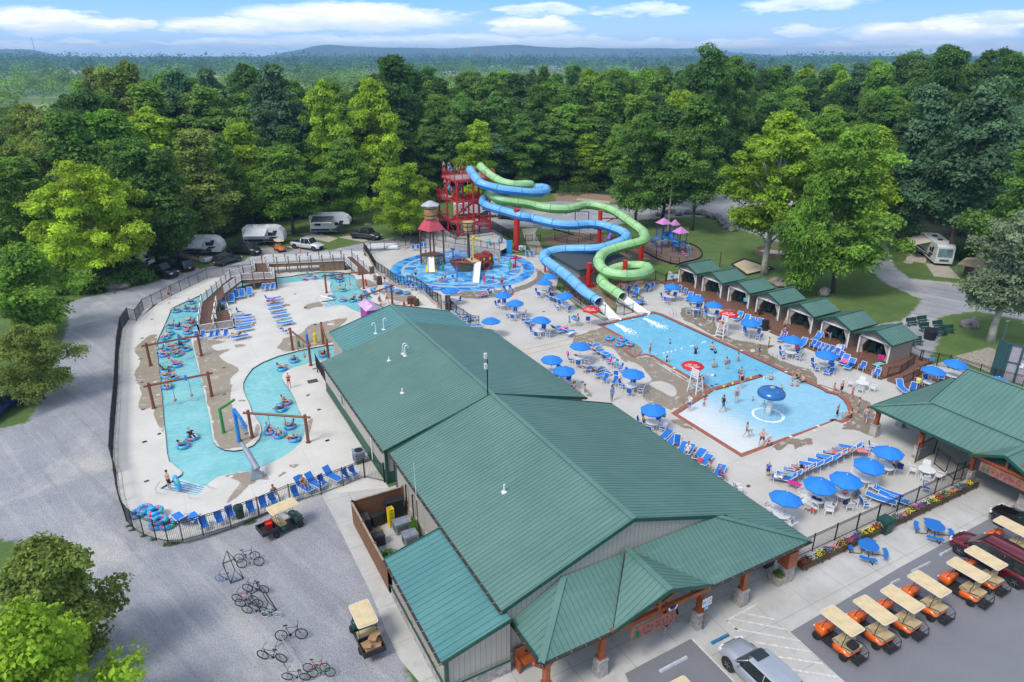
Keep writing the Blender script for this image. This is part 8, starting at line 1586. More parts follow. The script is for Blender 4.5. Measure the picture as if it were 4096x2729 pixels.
for i,(x,y,z,sx,sy,sz,rz)in eN(((-.25,-14.95,.62,.5,.4,.3,.1),(.28,-15.0,.6,.55,.45,.25,-.15),(.0,-15.35,.66,.85,.35,.3,.05),(.35,-14.8,.92,.45,.4,.05,.3),(-.3,-15.4,.95,.4,.3,.05,-.4),(.1,-15.05,.98,.35,.45,.05,.9))):
 q=MB();q.cb((0,0,0),(sx,sy,sz),rz);tag(q.ob('cardboard_box',CA,loc=(-6.07+x,y,z+.02+.1*(i>2))),['left brown cardboard box in the rear cart bed','right brown cardboard box in the rear cart bed','long brown cardboard box across the rear of the cart bed','flattened cardboard topmost near the cart roof','flattened cardboard at the left rear of the cart bed','flattened cardboard lying in the middle of the cart bed'][i],'box','cardboard in the cart bed')
p=pt('F',430,1560,1.85);cart('beige roofed golf cart cut off by the bottom edge',(p.x+.2,p.y-1.0,.015),PI,ORG)
p=pt('o',665,770);t=cart('orange golf cart beside the second camper',(p.x,p.y+1.2,0),R(10),ORG)
def bike(label,loc,rz,colr,s_=1,tyre=None,lean=.12):
 t=tH('bicycle',label,'bicycle',tuple(loc),rz,'bicycles at the racks');t.rotation_euler=(0,lean,rz);t.scale=(s_,)*3
 F_=mat('bike_%d_%d_%d'%tuple(int(c*99)for c in colr),colr,.35,.2,var=0);T_=tyre or TY
 for y,nm in((-.52,'front_wheel'),(.52,'rear_wheel')):
  q=MB();q.to((0,y,.34),.31,.028,28,6,'x');w_=q.ob(nm,T_,t);q=MB()
  for k in rN(9):a=k*PI/9;q.tb((0,y-cos_(a)*.29,.34-sin_(a)*.29),(0,y+cos_(a)*.29,.34+sin_(a)*.29),.004,n=4)
  q.tb((-.04,y,.34),(.04,y,.34),.03,n=8);q.ob('spokes',SL,w_)
 q=MB();B=(0,.06,.30);S=(0,.22,.78);H_=(0,-.36,.80);H2=(0,-.34,.66)
 for a,b,r in((B,S,.018),(S,H_,.018),(B,H2,.022),(H_,H2,.02),(B,(0,.52,.34),.012),(S,(0,.52,.34),.012),(H2,(0,-.52,.34),.018)):q.tb(a,b,r,n=6)
 q.ob('frame',F_,t);q=MB();q.pa([(-.3,-.30,.98),(-.18,-.36,.98),(0,-.39,.93),(.18,-.36,.98),(.3,-.30,.98)],.014,6);q.tb(H_,(0,-.39,.93),.014,n=6);q.ob('handlebar',CK,t)
 q=MB();q.tb(S,(0,.25,.9),.013,n=6);q.ball((0,.26,.92),.07,.14,.035,8,5);q.ob('saddle',CK,t);q=MB();q.tb((-.12,.06,.2),(-.02,.06,.3),.012,n=5);q.tb((.12,.06,.4),(.02,.06,.3),.012,n=5);q.tb((.02,.06,.3),(.035,.06,.3),.09,n=14);q.ob('crank',CK,t)
 return t
def rackA(k,c1,c2,label,m_,z=.85):
 a,b=gp(k,*c1),gp(k,*c2);d=b-a;L=d.length;d/=L;n=V3(-d.y,d.x,0)*.38;t=tH('bike_rack',label,'bike rack',tuple(a));q=MB();up=V3(0,0,1)
 q.tb(a+up*z,b+up*z,.03,n=8)
 for p in(a,b):q.pa([p-n,p+up*z,p+n],.03,8);q.tb(p-n,p+n,.03,n=8)
 q.tb(a-n,b-n,.03,n=8);q.tb(a+n,b+n,.03,n=8);q.ob('rack_frame',m_,t,1)
rackA('C',(520,400),(600,590),'black triangular bike rack nearest the fence',BLK);rackA('C',(790,690),(920,900),'black bike rack in the middle crowded with bikes',BLK);rackA('C',(1030,1200),(1230,1560),'long grey steel bike rack at the bottom',SL,.7)
W_T=mat('m113',(.62,.60,.60),.6,var=.05);B_T=mat('m114',(.02,.22,.42),.6,var=.05)
for x,y,rz,c,s_,lb,ty in((700,390,75,(.01,.02,.08),.95,'navy bicycle behind the silver one at the first rack',None),(735,445,72,(.35,.35,.36),1.0,'silver bicycle on the right of the first rack',None),(500,585,-120,(.16,.04,.25),.8,'small purple bicycle with blue tyres at the first rack',B_T),(790,690,-125,(.03,.03,.03),1,'black bicycle at the top of the middle rack',None),(690,790,-125,(.35,.02,.08),1,'crimson framed bicycle left in the middle rack',None),(725,830,-120,(.15,.15,.16),1,'grey bicycle with a straight bar in the middle rack',None),(790,900,-125,(.01,.05,.10),1,'dark blue bicycle at the bottom of the middle rack',None),(935,930,-120,(.25,.55,.70),.72,'child bicycle in pale blue with white tyres',W_T),(1130,1150,68,(.03,.03,.035),1.05,'black bicycle at the top of the grey rack',None),(950,1350,-130,(.02,.03,.025),1.05,'black fat tyred bicycle left of the grey rack',None),(1370,1460,62,(.45,.01,.02),.85,'red bicycle near the bottom right of the grey rack',None),(1420,1510,65,(.03,.25,.06),.85,'green and black bicycle below the red one',None),(1180,1540,-120,(.1,.1,.1),.9,'dark bicycle cut by the bottom edge at the grey rack',None)):
 p=gp('C',x,y+10);bike(lb,p,R(rz),c,s_,ty)
p=pt('c',1570,885);bike('red bicycle lying beside the concrete path behind the slides',p,R(60),(.4,.03,.03),.9)
WHT=mat('m115',(.70,.70,.68),.4,var=.06,vs=.8);AWN=mat('m116',(.62,.62,.62),.7,var=.05);AWD=mat('m117',(.07,.075,.085),.7,var=.1);STR=mat('m118',(.03,.03,.035),.4,var=0);TAN=mat('m119',(.30,.24,.18),.5,var=.1)
def cA_(label,a,b,W=2.45,H=3.1,kind='trailer',awn=AWN,swoop=STR,name='travel_trailer'):
 d=b-a;L=d.length;d.normalize();n=V3(-d.y,d.x,0);
 if(a-V3(CAM.x,CAM.y,0)).dot(n)<0:n=-n;side=1
 t=tH(name,label,'camper',tuple(a));zb=.65
 prof={'trailer':[(0,zb),(0,H-.25),(.25,H),(L-1.6,H),(L-.8,H-.25),(L-.2,H-.95),(L,H-1.7),(L-.15,zb)],'fifth':[(0,zb),(0,H-.2),(.2,H),(L-1.5,H),(L-.5,H-.5),(L,H-1.1),(L-.1,H-1.75),(L-2.2,H-1.75),(L-2.3,zb)],'motor':[(0,.45),(0,H-.1),(.15,H),(L-.5,H),(L-.1,H-.3),(L,1.3),(L-.05,.45)],'cclass':[(0,.5),(0,H-.1),(.15,H),(L-1.2,H),(L-.8,H-.5),(L-1.2,2.0),(L-.9,1.5),(L,1.2),(L,.5)]}[kind]
 def X(s_,v,z):return a+d*s_+n*v+V3(0,0,z)
 q=MB();k=len(prof);q.add([X(s_,0.0,z)for s_,z in prof]+[X(s_,W,z)for s_,z in prof],[tuple(rN(k)),tuple(rN(2*k-1,k-1,-1))]+[((i+1)%k,i,k+i,k+(i+1)%k)for i in rN(k)]);q.ob('body',WHT,t,1)
 def pan(nm,s0,s1,z0,z1,m_,v=-.02,sk=0):q=MB();q.add([X(s0,v,z0),X(s1,v,z0),X(s1+sk,v,z1),X(s0+sk,v,z1),X(s0,v+.018,z0),X(s1,v+.018,z0),X(s1+sk,v+.018,z1),X(s0+sk,v+.018,z1)],Z1_);return q.ob(nm,m_,t,1)
 pan('window',L*.12,L*.12+1.1,1.7,2.3,GS);pan('window',L*.62,L*.62+.7,1.7,2.3,GS);dr=pan('door',L*.48,L*.48+.7,.75,2.6,mat('m120',(.6,.6,.58),.5,var=0));
 pan('side_stripe',.1,L*.75,zb+.05,zb+.5,TAN if swoop is TAN else swoop);pan('side_stripe',L*.6,L*.78,1.2,1.55,swoop,sk=.6);pan('side_stripe',L*.7,L*.8,1.7,2.6,swoop,sk=.4)
 for s_ in(L*.3,L*.6):q=MB();c=X(s_,W*.5,H+.1);q.cb((c.x,c.y,c.z),(.6,.6,.22),atan2_(d.y,d.x));q.ob('roof_vent',WHT if kind!='motor' else CK,t,1)
 if awn:
  q=MB();s0,s1=L*.1,L*.62;A_=[X(s0,0,H-.25),X(s1,0,H-.25),X(s1,-2.3,H-.95),X(s0,-2.3,H-.95)];q.add(A_+[p-V3(0,0,.04)for p in A_],Z1_);q.ob('awning',awn,t,1)
  q=MB();q.tb(X(s0,-2.3,H-.95),X(s0,0,1.0),.03,n=6);q.tb(X(s1,-2.3,H-.95),X(s1,0,1.0),.03,n=6);q.tb(X(s0,-2.3,H-.97),X(s1,-2.3,H-.97),.06,n=8);q.ob('awning_arm',WH,t,1)
 ws={'trailer':(L*.38,L*.5),'fifth':(L*.32,L*.43),'motor':(L*.25,L*.82),'cclass':(L*.25,L*.85)}[kind]
 for s_ in ws:
  for v in(.15,W-.15):q=MB();q.tb(X(s_,v-.12,.36),X(s_,v+.12,.36),.36,n=16);q.ob('wheel',TY,t,1)
 if kind=='motor':
  q=MB();q.add([X(L+.02,.2,1.45),X(L+.02,W-.2,1.45),X(L-.07,W-.25,2.75),X(L-.07,.25,2.75)],[(0,1,2,3),(3,2,1,0)]);q.ob('windscreen',mat('m121',(.28,.45,.48),.08,var=.3,vs=1),t,1)
  q=MB();
  for z in(.8,.92,1.04):q.add([X(L+.04,.6,z),X(L+.04,W-.6,z),X(L+.04,W-.6,z+.07),X(L+.04,.6,z+.07)],Z35_)
  q.ob('grille',CK,t,1)
  for v in(.1,W-.45):q=MB();q.add([X(L+.04,v,.8),X(L+.04,v+.35,.8),X(L+.04,v+.35,1.05),X(L+.04,v,1.05)],Z35_);q.ob('headlight',CL,t,1)
 if kind=='cclass':
  q=MB();q.add([X(L-.9,.25,1.52),X(L-.9,W-.25,1.52),X(L-1.18,W-.25,2.0),X(L-1.18,.25,2.0)],[(0,1,2,3),(3,2,1,0)]);q.ob('windscreen',mat('m121',(.28,.45,.48)),t,1)
 return t,X,L
cA_('white travel trailer with awning and pink flamingos in front',pt('a',1640,505),pt('a',1995,500),H=3.0)
cA_('rounded white travel trailer with an angular white awning',pt('o',225,690),pt('o',705,680),H=3.2)
cA_('large fifth wheel camper with dark awning and black swooshes',pt('o',1010,560),pt('o',1480,555),W=2.5,H=3.7,kind='fifth',awn=AWD,name='fifth_wheel_trailer')
a=pt('m',985,555);b=pt('m',1175,585)
m_=cA_('cream motorhome with large windscreen parked on a concrete pad',V3(100.6,22.5,0),pt('m',1005,560),W=2.5,H=3.3,kind='motor',awn=mat('m122',(.62,.56,.44),.7,var=.06),name='motorhome')
cA_('beige motorhome half hidden under the bright green tree',pt('a',1150,640),pt('a',1400,610),H=3.0,kind='cclass',awn=None,name='motorhome')
cA_('black and white camper under the yellow green tree',pt('o',1960,500),pt('o',2250,500),H=3.2,awn=AWD,swoop=STR)
cA_('white camper glimpsed through the red tower frame',pt('c',640,800),pt('c',1130,770),H=3.2,awn=None)
cA_('white camper hidden behind the large dark tree on the right',pt('m',150,300),pt('m',520,330),H=3.2,awn=None)
cA_('pale camper seen through the yellow tree foliage',pt('q',1600,680),pt('q',1780,700),H=3.0,awn=None)
def canopy(k,c,s_,h,m_,lb,rz=0):
 p=pt(k,*c);t=tH('canopy_tent',lb,'tent',tuple(p),rz);q=MB();q.add([(-s_,-s_,h),(s_,-s_,h),(s_,s_,h),(-s_,s_,h),(0,0,h+.9),(-s_,-s_,h-.2),(s_,-s_,h-.2),(s_,s_,h-.2),(-s_,s_,h-.2)],[(0,1,4),(1,2,4),(2,3,4),(3,0,4),(0,5,6,1),(1,6,7,2),(2,7,8,3),(3,8,5,0)]);q.ob('canopy',m_,t)
 for x in(-s_,s_):
  for y in(-s_,s_):q=MB();q.tb((x,y,0),(x,y,h),.03,n=6);q.ob('pole',GY,t)
canopy('m',(1440,690),2.2,2.3,mat('m123',(.42,.32,.22),.8,var=.1),'tan pop up canopy with a patterned side screen near the motorhome',.3)
q=MB();p=pt('m',1365,640);q.cb((0,0,.7),(1.9,.05,1.4),-.2);tag(q.ob('screen_panel',mat('m124',(.20,.07,.06),.8,var=.3,vs=6),loc=p),'reddish patterned fabric screen under the tan canopy','screen')
canopy('m',(1680,600),2.4,2.4,mat('m125',(.03,.30,.65),.6,var=.1),'blue canopy partly behind the grey conifer')
PAD=mat('m126',(.44,.39,.31),.85,var=.15,vs=1.2);mb=MB()
for k,l in(('a',[(1590,490),(1620,480),(2050,520),(2080,545),(1900,580),(1730,530)]),('a',[(1020,690),(1180,660),(1290,670),(1230,695),(1100,690)]),('a',[(1550,640),(1780,610),(1790,625),(1650,670)]),('o',[(150,660),(420,640),(620,740),(560,770),(380,700)]),('o',[(720,690),(830,700),(940,745),(880,755)]),('o',[(860,545),(1030,520),(1330,600),(1220,645),(1010,600)]),('o',[(1340,590),(1500,560),(1690,625),(1630,645)]),('m',[(710,500),(740,430),(940,440),(920,535)]),('m',[(915,530),(1160,560),(1290,698),(1010,670)]),('c',[(1385,900),(1560,890),(1570,900),(1540,950),(1620,1120),(1660,1190),(1520,1190),(1440,1060)]),('c',[(1380,680),(1640,710),(1600,720),(1450,705),(1390,690)]),('d',[(745,265),(1110,300),(1105,330),(900,300),(720,290)]),('d',[(1230,200),(1340,190),(1800,260),(1780,280),(1500,270),(1240,220)]),('q',[(1730,760),(1880,750),(1960,770),(1740,850)]),('q',[(1800,870),(1870,850),(1960,870),(1870,900)]),('q',[(1830,930),(1960,900),(1990,940),(1850,945)]),('m',[(1540,640),(1750,620),(1760,660),(1560,665)])):mb.fl([pts(k,l)],.006)
sT(mb,'campsite_pad',PAD)
PKB=mat('m127',(.02,.14,.50),.4,var=.08);PKP=mat('m128',(.58,.22,.50),.5,var=.08);PKV=mat('m129',(.07,.04,.28),.4,var=.1);CYN=mat('m130',(.05,.40,.62),.4,var=.05);DGP=mat('m131',(.02,.25,.45),.5,var=.1)
pg=tH('playground_tower','blue and purple playground climber with three pink pyramid roofs','playground',pt('q',430,1060))
def towr(c,s_,zd,zr,roof=True):
 for x in(-s_,s_):
  for y in(-s_,s_):q=MB();q.tb((c.x+x,c.y+y,0),(c.x+x,c.y+y,zr if roof else zd+1.0),.07,n=8);q.ob('post',PKV,pg,1)
 q=MB();q.box(c.x-s_,c.x+s_,c.y-s_,c.y+s_,zd-.08,zd);dk=q.ob('deck',DGP,pg,1);q=MB()
 for i in rN(8):
  f=-s_+2*s_*i/7;q.tb((c.x+f,c.y-s_,zd),(c.x+f,c.y-s_,zd+.9),.02,n=5);q.tb((c.x-s_,c.y+f,zd),(c.x-s_,c.y+f,zd+.9),.02,n=5)
 q.bar((c.x-s_,c.y-s_,zd+.9),(c.x+s_,c.y-s_,zd+.9),.05,.05);q.bar((c.x-s_,c.y-s_,zd+.9),(c.x-s_,c.y+s_,zd+.9),.05,.05);q.ob('barrier',PKB,dk,1)
 if roof:q=MB();e=s_*1.35;q.add([(c.x-e,c.y-e,zr-.1),(c.x+e,c.y-e,zr-.1),(c.x+e,c.y+e,zr-.1),(c.x-e,c.y+e,zr-.1),(c.x,c.y,zr+.85)],Z38_);q.ob('roof',PKP,pg,1)
cA,cB,cC=pt('q',345,1035),pt('q',505,1080),pt('q',440,1010);towr(cA,.75,1.8,4.3);towr(cB,.75,1.2,3.5);cC=V3(cC.x+.3,cC.y,0);towr(cC,.5,1.8,3.6)
q=MB();q.pa([cA+V3(.7,.3,2.3),cA+V3(1.4,.0,2.1),lp(cA,cB,.6)+V3(.5,.3,1.6),cB+V3(-.1,.8,1.5)],.45,12);q.ob('crawl_tube',PKB,pg,1)
q=MB();e=pt('q',240,985);q.pa([cA+V3(-.8,.1,1.85),cA+V3(-1.6,.4,1.5),lp(cA,e,.7)+V3(0,0,.6),e+V3(0,0,.2)],.3,10,flat=.35);q.ob('slide',PKB,pg,1)
f1=pt('q',300,1100)
q=MB()
for o in(-.25,0,.25):q.pa([f1+V3(o,o,2.0),lp(f1,cB,.35)+V3(o,o,2.35),lp(f1,cB,.7)+V3(o,o,2.0),cB+V3(o-.6,o-.4,1.9)],.035,6)
q.ob('overhead_ladder',CYN,pg,1)
for o in((-.4,-.3),(.5,-.5)):q=MB();q.tb((f1.x+o[0],f1.y+o[1],0),(f1.x+o[0],f1.y+o[1],2.1),.06,n=8);q.ob('post',PKV,pg,1)
q=MB();g_=pt('q',215,1045)
for e in(-.35,.35):q.tb(g_+V3(0,e,0),f1+V3(0,e,1.9),.035,n=6)
for i in rN(5):p=lp(g_,f1+V3(0,0,1.9),(i+.6)/5.5);q.tb(p+V3(0,-.35,0),p+V3(0,.35,0),.025,n=6)
q.ob('ladder',CYN,pg,1)
for i,(x,y)in eN(((538,1110),(552,1122),(571,1136))):p=pt('q',x,y);q=MB();q.la([(.05,0),(.05,.55-.12*i),(.2,.56-.12*i),(.22,.68-.12*i),(.0,.7-.12*i)],12,p);q.ob('stepping_pod',PKP,pg,1)
q=MB();h_=pt('q',605,1130)
for e in(-.3,.3):q.pa([cB+V3(.5,e-.3,1.9),cB+V3(1.2,e-.5,1.6),V3(h_.x,h_.y+e,0.9),V3(h_.x,h_.y+e,0)],.035,6)
q.ob('handrail',CYN,pg,1)
p2=tH('playground_tower','small blue and purple playset with a lilac slide behind the pillar','playground',pt('d',1130,700));c=pt('d',1150,715)
for x,y in((-.8,-.5),(.8,-.5),(.8,.5),(-.8,.5)):q=MB();q.tb((c.x+x,c.y+y,0),(c.x+x,c.y+y,2.2),.06,n=8);q.ob('post',PKV,p2,1)
q=MB();q.box(c.x-.8,c.x+.8,c.y-.5,c.y+.5,1.0,1.1);q.ob('deck',PKB,p2,1);q=MB();q.pa([c+V3(-.8,-.3,1.1),c+V3(-1.5,-.8,.6),c+V3(-2.0,-1.1,.1)],.28,8,flat=.35);q.ob('slide',mat('m132',(.2,.12,.5),.4),p2,1)
t=tH('swing_set','dark blue metal swing set frame behind the blue slide','playground',pt('d',710,580));a,b=pt('d',710,620),pt('d',862,620)
for p in(a,b):q=MB();q.bar(p,p+V3(0,0,3.4),.12,.12);q.ob('post',PKV,t,1)
q=MB();q.bar(a+V3(0,0,3.35),b+V3(0,0,3.35),.1,.1);q.ob('top_bar',PKV,t,1)
for f in(.3,.6):
 q=MB();c=lp(a,b,f)
 for e in(-.2,.2):q.tb(c+V3(e,0,.6),c+V3(e,0,3.35),.012,n=4)
 q.cb((c.x,c.y,.6),(.45,.18,.04));q.ob('swing',CK,t,1)
for lb,l,k in(('black border edging in front of the playground mulch',[(1500,880),(1640,955),(1780,1005),(1900,1030)],'d'),('black curved border edging behind the playground mulch',[(560,995),(640,1015),(700,1055),(725,1095),(710,1135),(650,1160),(560,1180),(500,1200)],'q'),('black border edging left of the mulch behind the slides',[(460,620),(600,660),(700,690)],'d')):
 P=pts(k,l);q=MB();P=smooth(P,4,0)
 for a,b in zip(P[:-1],P[1:]):q.bar(a+V3(0,0,.1),b+V3(0,0,.1),.1,.24)
 tag(q.ob('edging',BLK),lb,'edging')
SAND=mat('m133',(.62,.50,.33),.95,var=.15,vs=2,bump=.5,bs=4)
sp=pts('q',[(1000,1205),(1120,1152),(1395,1240),(1160,1300)]);sp=[V3(67.2,31.4,0),V3(71.3,32.7,0),V3(71.1,26.6,0),V3(65.0,26.1,0)]
mb=MB();mb.fl([sp],.05);sT(mb,'sand_pit',SAND)
q=MB()
for i in rN(4):a,b=sp[i],sp[(i+1)%4];q.bar(a+V3(0,0,.1),b+V3(0,0,.1),.2,.24)
tag(q.ob('edging',mat('m134',(.03,.03,.03),.9)),'black timber edging round the square sand pit','edging')
c=pt('q',1400,1100);t=tH('board_ring','octagonal wooden board pit on the lawn behind the sycamore','play pit',tuple(c));PLK=mat('m135',(.34,.25,.15),.8,var=.25,vs=2)
for i in rN(8):
 a0,a1=2*PI*(i+.5)/8,2*PI*(i+1.5)/8;p=V3(3.1*cos_(a0),3.1*sin_(a0),0);r=V3(3.1*cos_(a1),3.1*sin_(a1),0);q=MB();q.bar(p+V3(0,0,.4),r+V3(0,0,.4),.08,.8);q.ob('board_side',PLK,t)
mb=MB();mb.fl([[(c.x+3*cos_(2*PI*(i+.5)/8),c.y+3*sin_(2*PI*(i+.5)/8))for i in rN(8)]],.02);sT(mb,'pit_floor',mat('m136',(.55,.50,.42),.9,var=.1))
def pQ(k,c,h,r,m_,lb,cat='pole',name='wooden_pole'):
 p=pt(k,*c);q=MB();q.tb((0,0,0),(0,0,h),r,r*.8,10);tag(q.ob(name,m_,loc=p),lb,cat)
PWD=mat('m137',(.30,.24,.17),.85,var=.2);
p=pt('q',405,830);pQ('q',(403,880),11.5,.17,PWD,'tall weathered wooden light pole behind the playground roofs');pQ('q',(890,1215),2.4,.1,BN,'short brown post with a small lamp behind the first cabana','lamp','lamp_post')
pQ('r',(148,158),1.9,.09,PWD,'wooden post with a blue tag beside the blue pickup')
for k,c,h,lb,cc in(('a',(852,790),1.4,'white campsite number sign in the bushes by the road',(.6,.6,.6)),('a',(875,830),1.6,'yellow green campsite sign in front of the bushes',(.55,.55,.2))):
 p=pt(k,*c);t=tH('site_sign',lb,'sign',tuple(p));q=MB();q.bar((0,0,0),(0,0,h),.06,.06);q.ob('post',PWD,t);q=MB();q.cb((0,-.05,h),(.65,.04,.38),.2);q.ob('plate',mat('plate%d'%int(cc[2]*10),cc,.6,var=0),t)
for k,c,lb in(('c',(1235,1050),'small blue notice on the dark screened fence'),('n',(1565,400),'small blue notice on the fence right of the cabanas'),('d',(1818,1160),'small blue notice on the fence left of the first cabana')):
 p=pt(k,c[0],c[1]);p=pt(k,c[0],c[1],1.1);q=MB();q.cb((0,0,0),(.5,.03,.38),R(-28));tag(q.ob('notice',mat('m44',(.03,.3,.6)),loc=p+V3(0,-.05,0)),lb,'sign')
p=pt('c',1395,1165);q=MB();q.cb((0,0,.75),(1.2,.05,.75),R(-28));o=q.ob('notice',WH,loc=p);tag(o,'white illustrated notice board beside the thick red pillar','sign');q=MB();q.cb((-.2,-.035,.72),(.6,.02,.35),R(-28));q.ob('picture_panel',mat('m138',(.15,.40,.42),.6,var=.5,vs=9),o)
b=pt('c',1245,1180);q=MB();q.cb((0,0,1.1),(.9,.3,2.2),R(-28));o=q.ob('pool_equipment_panel',mat('m139',(.03,.30,.62),.4,var=.1),loc=b);tag(o,'tall bright blue panel at the end of the stone wall','panel');q=MB();q.cb((.55,0,1.1),(.14,.3,2.1),R(-28));q.ob('edge_strip',mat('m140',(.5,.6,.1),.4),o)
BRW=mat('m141',(.09,.035,.02),.6,var=.3,vs=4)
def bL(k,c,lb,r=.38,h=.95):
 p=pt(k,*c);q=MB();q.smooth=0;q.la([(r*.85,0),(r,.25*h),(r*1.03,.5*h),(r,.75*h),(r*.85,h),(0.01,h)],16);o=q.ob('barrel',BRW,loc=p);tag(o,lb,'barrel');q=MB()
 for z in(.2,.75):q.la([(r*.99,z*h),(r*1.05,z*h+.02),(r*1.05,z*h+.07),(r*.99,z*h+.09)],16,cap=0)
 q.ob('hoop',BLK,o)
bL('b',(1857,615),'brown barrel table top beside the woman in grey',.4,1.2);bL('v',(848,680),'brown wooden barrel beside the dark crate');p=pt('v',775,645);q=MB();q.cb((0,0,.42),(1.05,.8,.84),R(-30));o=q.ob('treasure_crate',BRW,loc=p);tag(o,'dark brown wooden crate beside the barrel near the annex','crate');q=MB();q.cb((0,-.02,.86),(1.1,.85,.06),R(-30));q.ob('lid',BN,o)
bL('b',(2290,860),'square edged brown stump at the log frame end',.5,.6);pQ('v',(1320,740),1.9,.2,mat('m73',(.07,.05,.05)),'dark brown totem post beside the annex fence, left one','post','totem_post');pQ('v',(1365,750),2.0,.2,mat('m73',(.07,.05,.05)),'dark brown totem post beside the annex fence, right one','post','totem_post')
t=tH('guard_hut','small hut with pale pink lilac roof and magenta wall beside the green roof','hut',(9.4,35.0,0));a=mR(R(0),4,'Z')
hx0,hx1,hy0,hy1=8.9,10.4,33.0,35.8;q=MB();q.box(hx0,hx1,hy0,hy1,0,2.0);q.ob('wall',mat('m142',(.30,.02,.30),.5,var=.08),t,1);q=MB();xm=(hx0+hx1)/2
q.add([(hx0-.2,hy0-.2,1.95),(hx0-.2,hy1+.2,1.95),(xm,hy1+.2,2.5),(xm,hy0-.2,2.5),(hx1+.2,hy0-.2,1.95),(hx1+.2,hy1+.2,1.95)],[(0,3,2,1),(3,4,5,2),(0,4,3),(1,2,5)]);q.ob('roof',mat('m143',(.66,.40,.62),.45,var=.35,vs=.8),t,1);q=MB();q.box(hx1,hx1+.03,hy0+.4,hy0+1.4,1.0,1.7);q.ob('window',GS,t,1)
CEDAR=siding('m180',(.22,.09,.04),(.07,.03,.015),.14);m,g=nm_('m144',.85);P=g.pos();x,y,z=g.sep(P);f=g.math('FRACT',g.math('DIVIDE',g.ad(x,y),.14));o=g.mix(g.noise(g.comb(g.mu(x,4.0),g.mu(y,4.0),g.mu(z,.7)),1.5,5,.7),(.12,.05,.025),(.28,.13,.06));o=g.mix(g.ramp(f,.1,.02),o,(.03,.015,.01));g.bc(o);CEDAR=m
t=tH('yard_fence','brown cedar board fence around the service yard','fence',(-3.7,-3.5,0))
for a,b in(((-3.7,-3.5),(-.1,-3.5)),((-3.7,-3.5),(-3.7,-11.0)),((-3.7,-11.0),(-2.9,-11.0))):
 q=MB();q.bar((*a,.93),(*b,.93),.04,1.8);q.ob('board_panel',CEDAR,t,1);q=MB();q.bar((*a,1.86),(*b,1.86),.13,.04);q.ob('cap_rail',mat('m145',(.33,.26,.19),.8,var=.2),t,1)
 L=hypot_(b[0]-a[0],b[1]-a[1]);
 for i in rN(int(L/2.2)+1):f=i/max(1,int(L/2.2));q=MB();q.bar((a[0]+(b[0]-a[0])*f+.06,a[1]+(b[1]-a[1])*f-.06,0),(a[0]+(b[0]-a[0])*f+.06,a[1]+(b[1]-a[1])*f-.06,1.95),.12,.12);q.ob('post',CEDAR,t,1)
mb=MB();mb.fl([[(-3.6,-3.6),(-3.6,-11),(-3.0,-11),(-3.0,-3.6)]],.008);sT(mb,'gravel_strip',mat('m146',(.22,.23,.26),.95,var=.4,vs=9,bump=.6,bs=20))
for i in rN(6):q=MB();q.cb((0,0,0),(1.25,.62,.2),.03*((i*7)%5-2));o=q.ob('stacked_tray',BP,loc=(-.95+.03*((i*3)%4),-4.15,.14+.25*i));tag(o,'black plastic lounge tray, %s from the bottom of the stack in the yard'%nth(i),'tray','black trays stacked in the yard');q=MB();q.cb((0,0,.11),(1.15,.08,.03));q.ob('rim',BP,o)
for i in rN(5):
 t=tH('milk_crate','yellow plastic crate, %s from the bottom of the yellow stack'%nth(i),'crate',(-1.45,-5.0,.30*i+.01),.1,'yellow crates stacked in the yard')
 q=MB();q.box(-.2,.2,-.2,.2,0,.03);q.box(-.2,-.17,-.2,.2,.03,.28);q.box(.17,.2,-.2,.2,.03,.28);q.box(-.17,.17,-.2,-.17,.03,.28);q.box(-.17,.17,.17,.2,.03,.28);q.ob('crate_body',YE,t);q=MB();q.box(-.08,.08,-.204,-.2,.17,.22);q.ob('hand_slot',BLK,t)
def acbox(x,y,sx,sy,h,lb,m_=GY,rz=0,fan=False):
 t=tH('air_conditioner',lb,'air conditioner',(x,y,0),rz);q=MB();q.box(-sx/2,sx/2,-sy/2,sy/2,.1,h-.06);q.ob('casing',m_,t);q=MB();q.box(-sx/2-.03,sx/2+.03,-sy/2-.03,sy/2+.03,h-.06,h);tp=q.ob('top_cover',mat('m147',(.25,.29,.35),.45,.3,var=.25,vs=3),t);q=MB()
 for i in rN(5):q.box(-sx/2-.012,-sx/2,-sy*.4,sy*.4,.2+i*(h-.35)/5,.24+i*(h-.35)/5);q.box(-sx*.4,sx*.4,-sy/2-.012,-sy/2,.2+i*(h-.35)/5,.24+i*(h-.35)/5)
 q.ob('louvre',CK,t)
 if fan:q=MB();q.la([(sx*.38,h),(sx*.4,h+.03),(sx*.36,h+.04),(sx*.36,h-.02)],18,cap=0);q.la([(0.0,h+.01),(sx*.36,h+.005)],18,cap=0);q.ob('fan_grille',BLK,tp,world=False)
acbox(-1.05,-5.85,.95,.75,.85,'grey roofed condenser unit beside the yellow crates');acbox(-.95,-7.35,.95,.75,.85,'grey condenser unit nearer the lean-to roof');p=pt('D',325,345);acbox(p.x,p.y,.85,.85,1.05,'grey heat pump with a round fan by the arched gate',mat('m148',(.22,.26,.30),.5,var=.1),0,True)
for k,x,y,s_,lb in(('D',385,985,(.6,.9,1.1),'dark charcoal cabinet inside the yard fence corner'),('D',510,1120,(.75,.6,.8),'dark grey box with a white lid near the bush')):p=pt(k,x,y);q=MB();q.cb((0,0,s_[2]/2),s_,0);tag(q.ob('storage_box',mat('m149',(.035,.033,.035),.7,var=.3),loc=p),lb,'box')
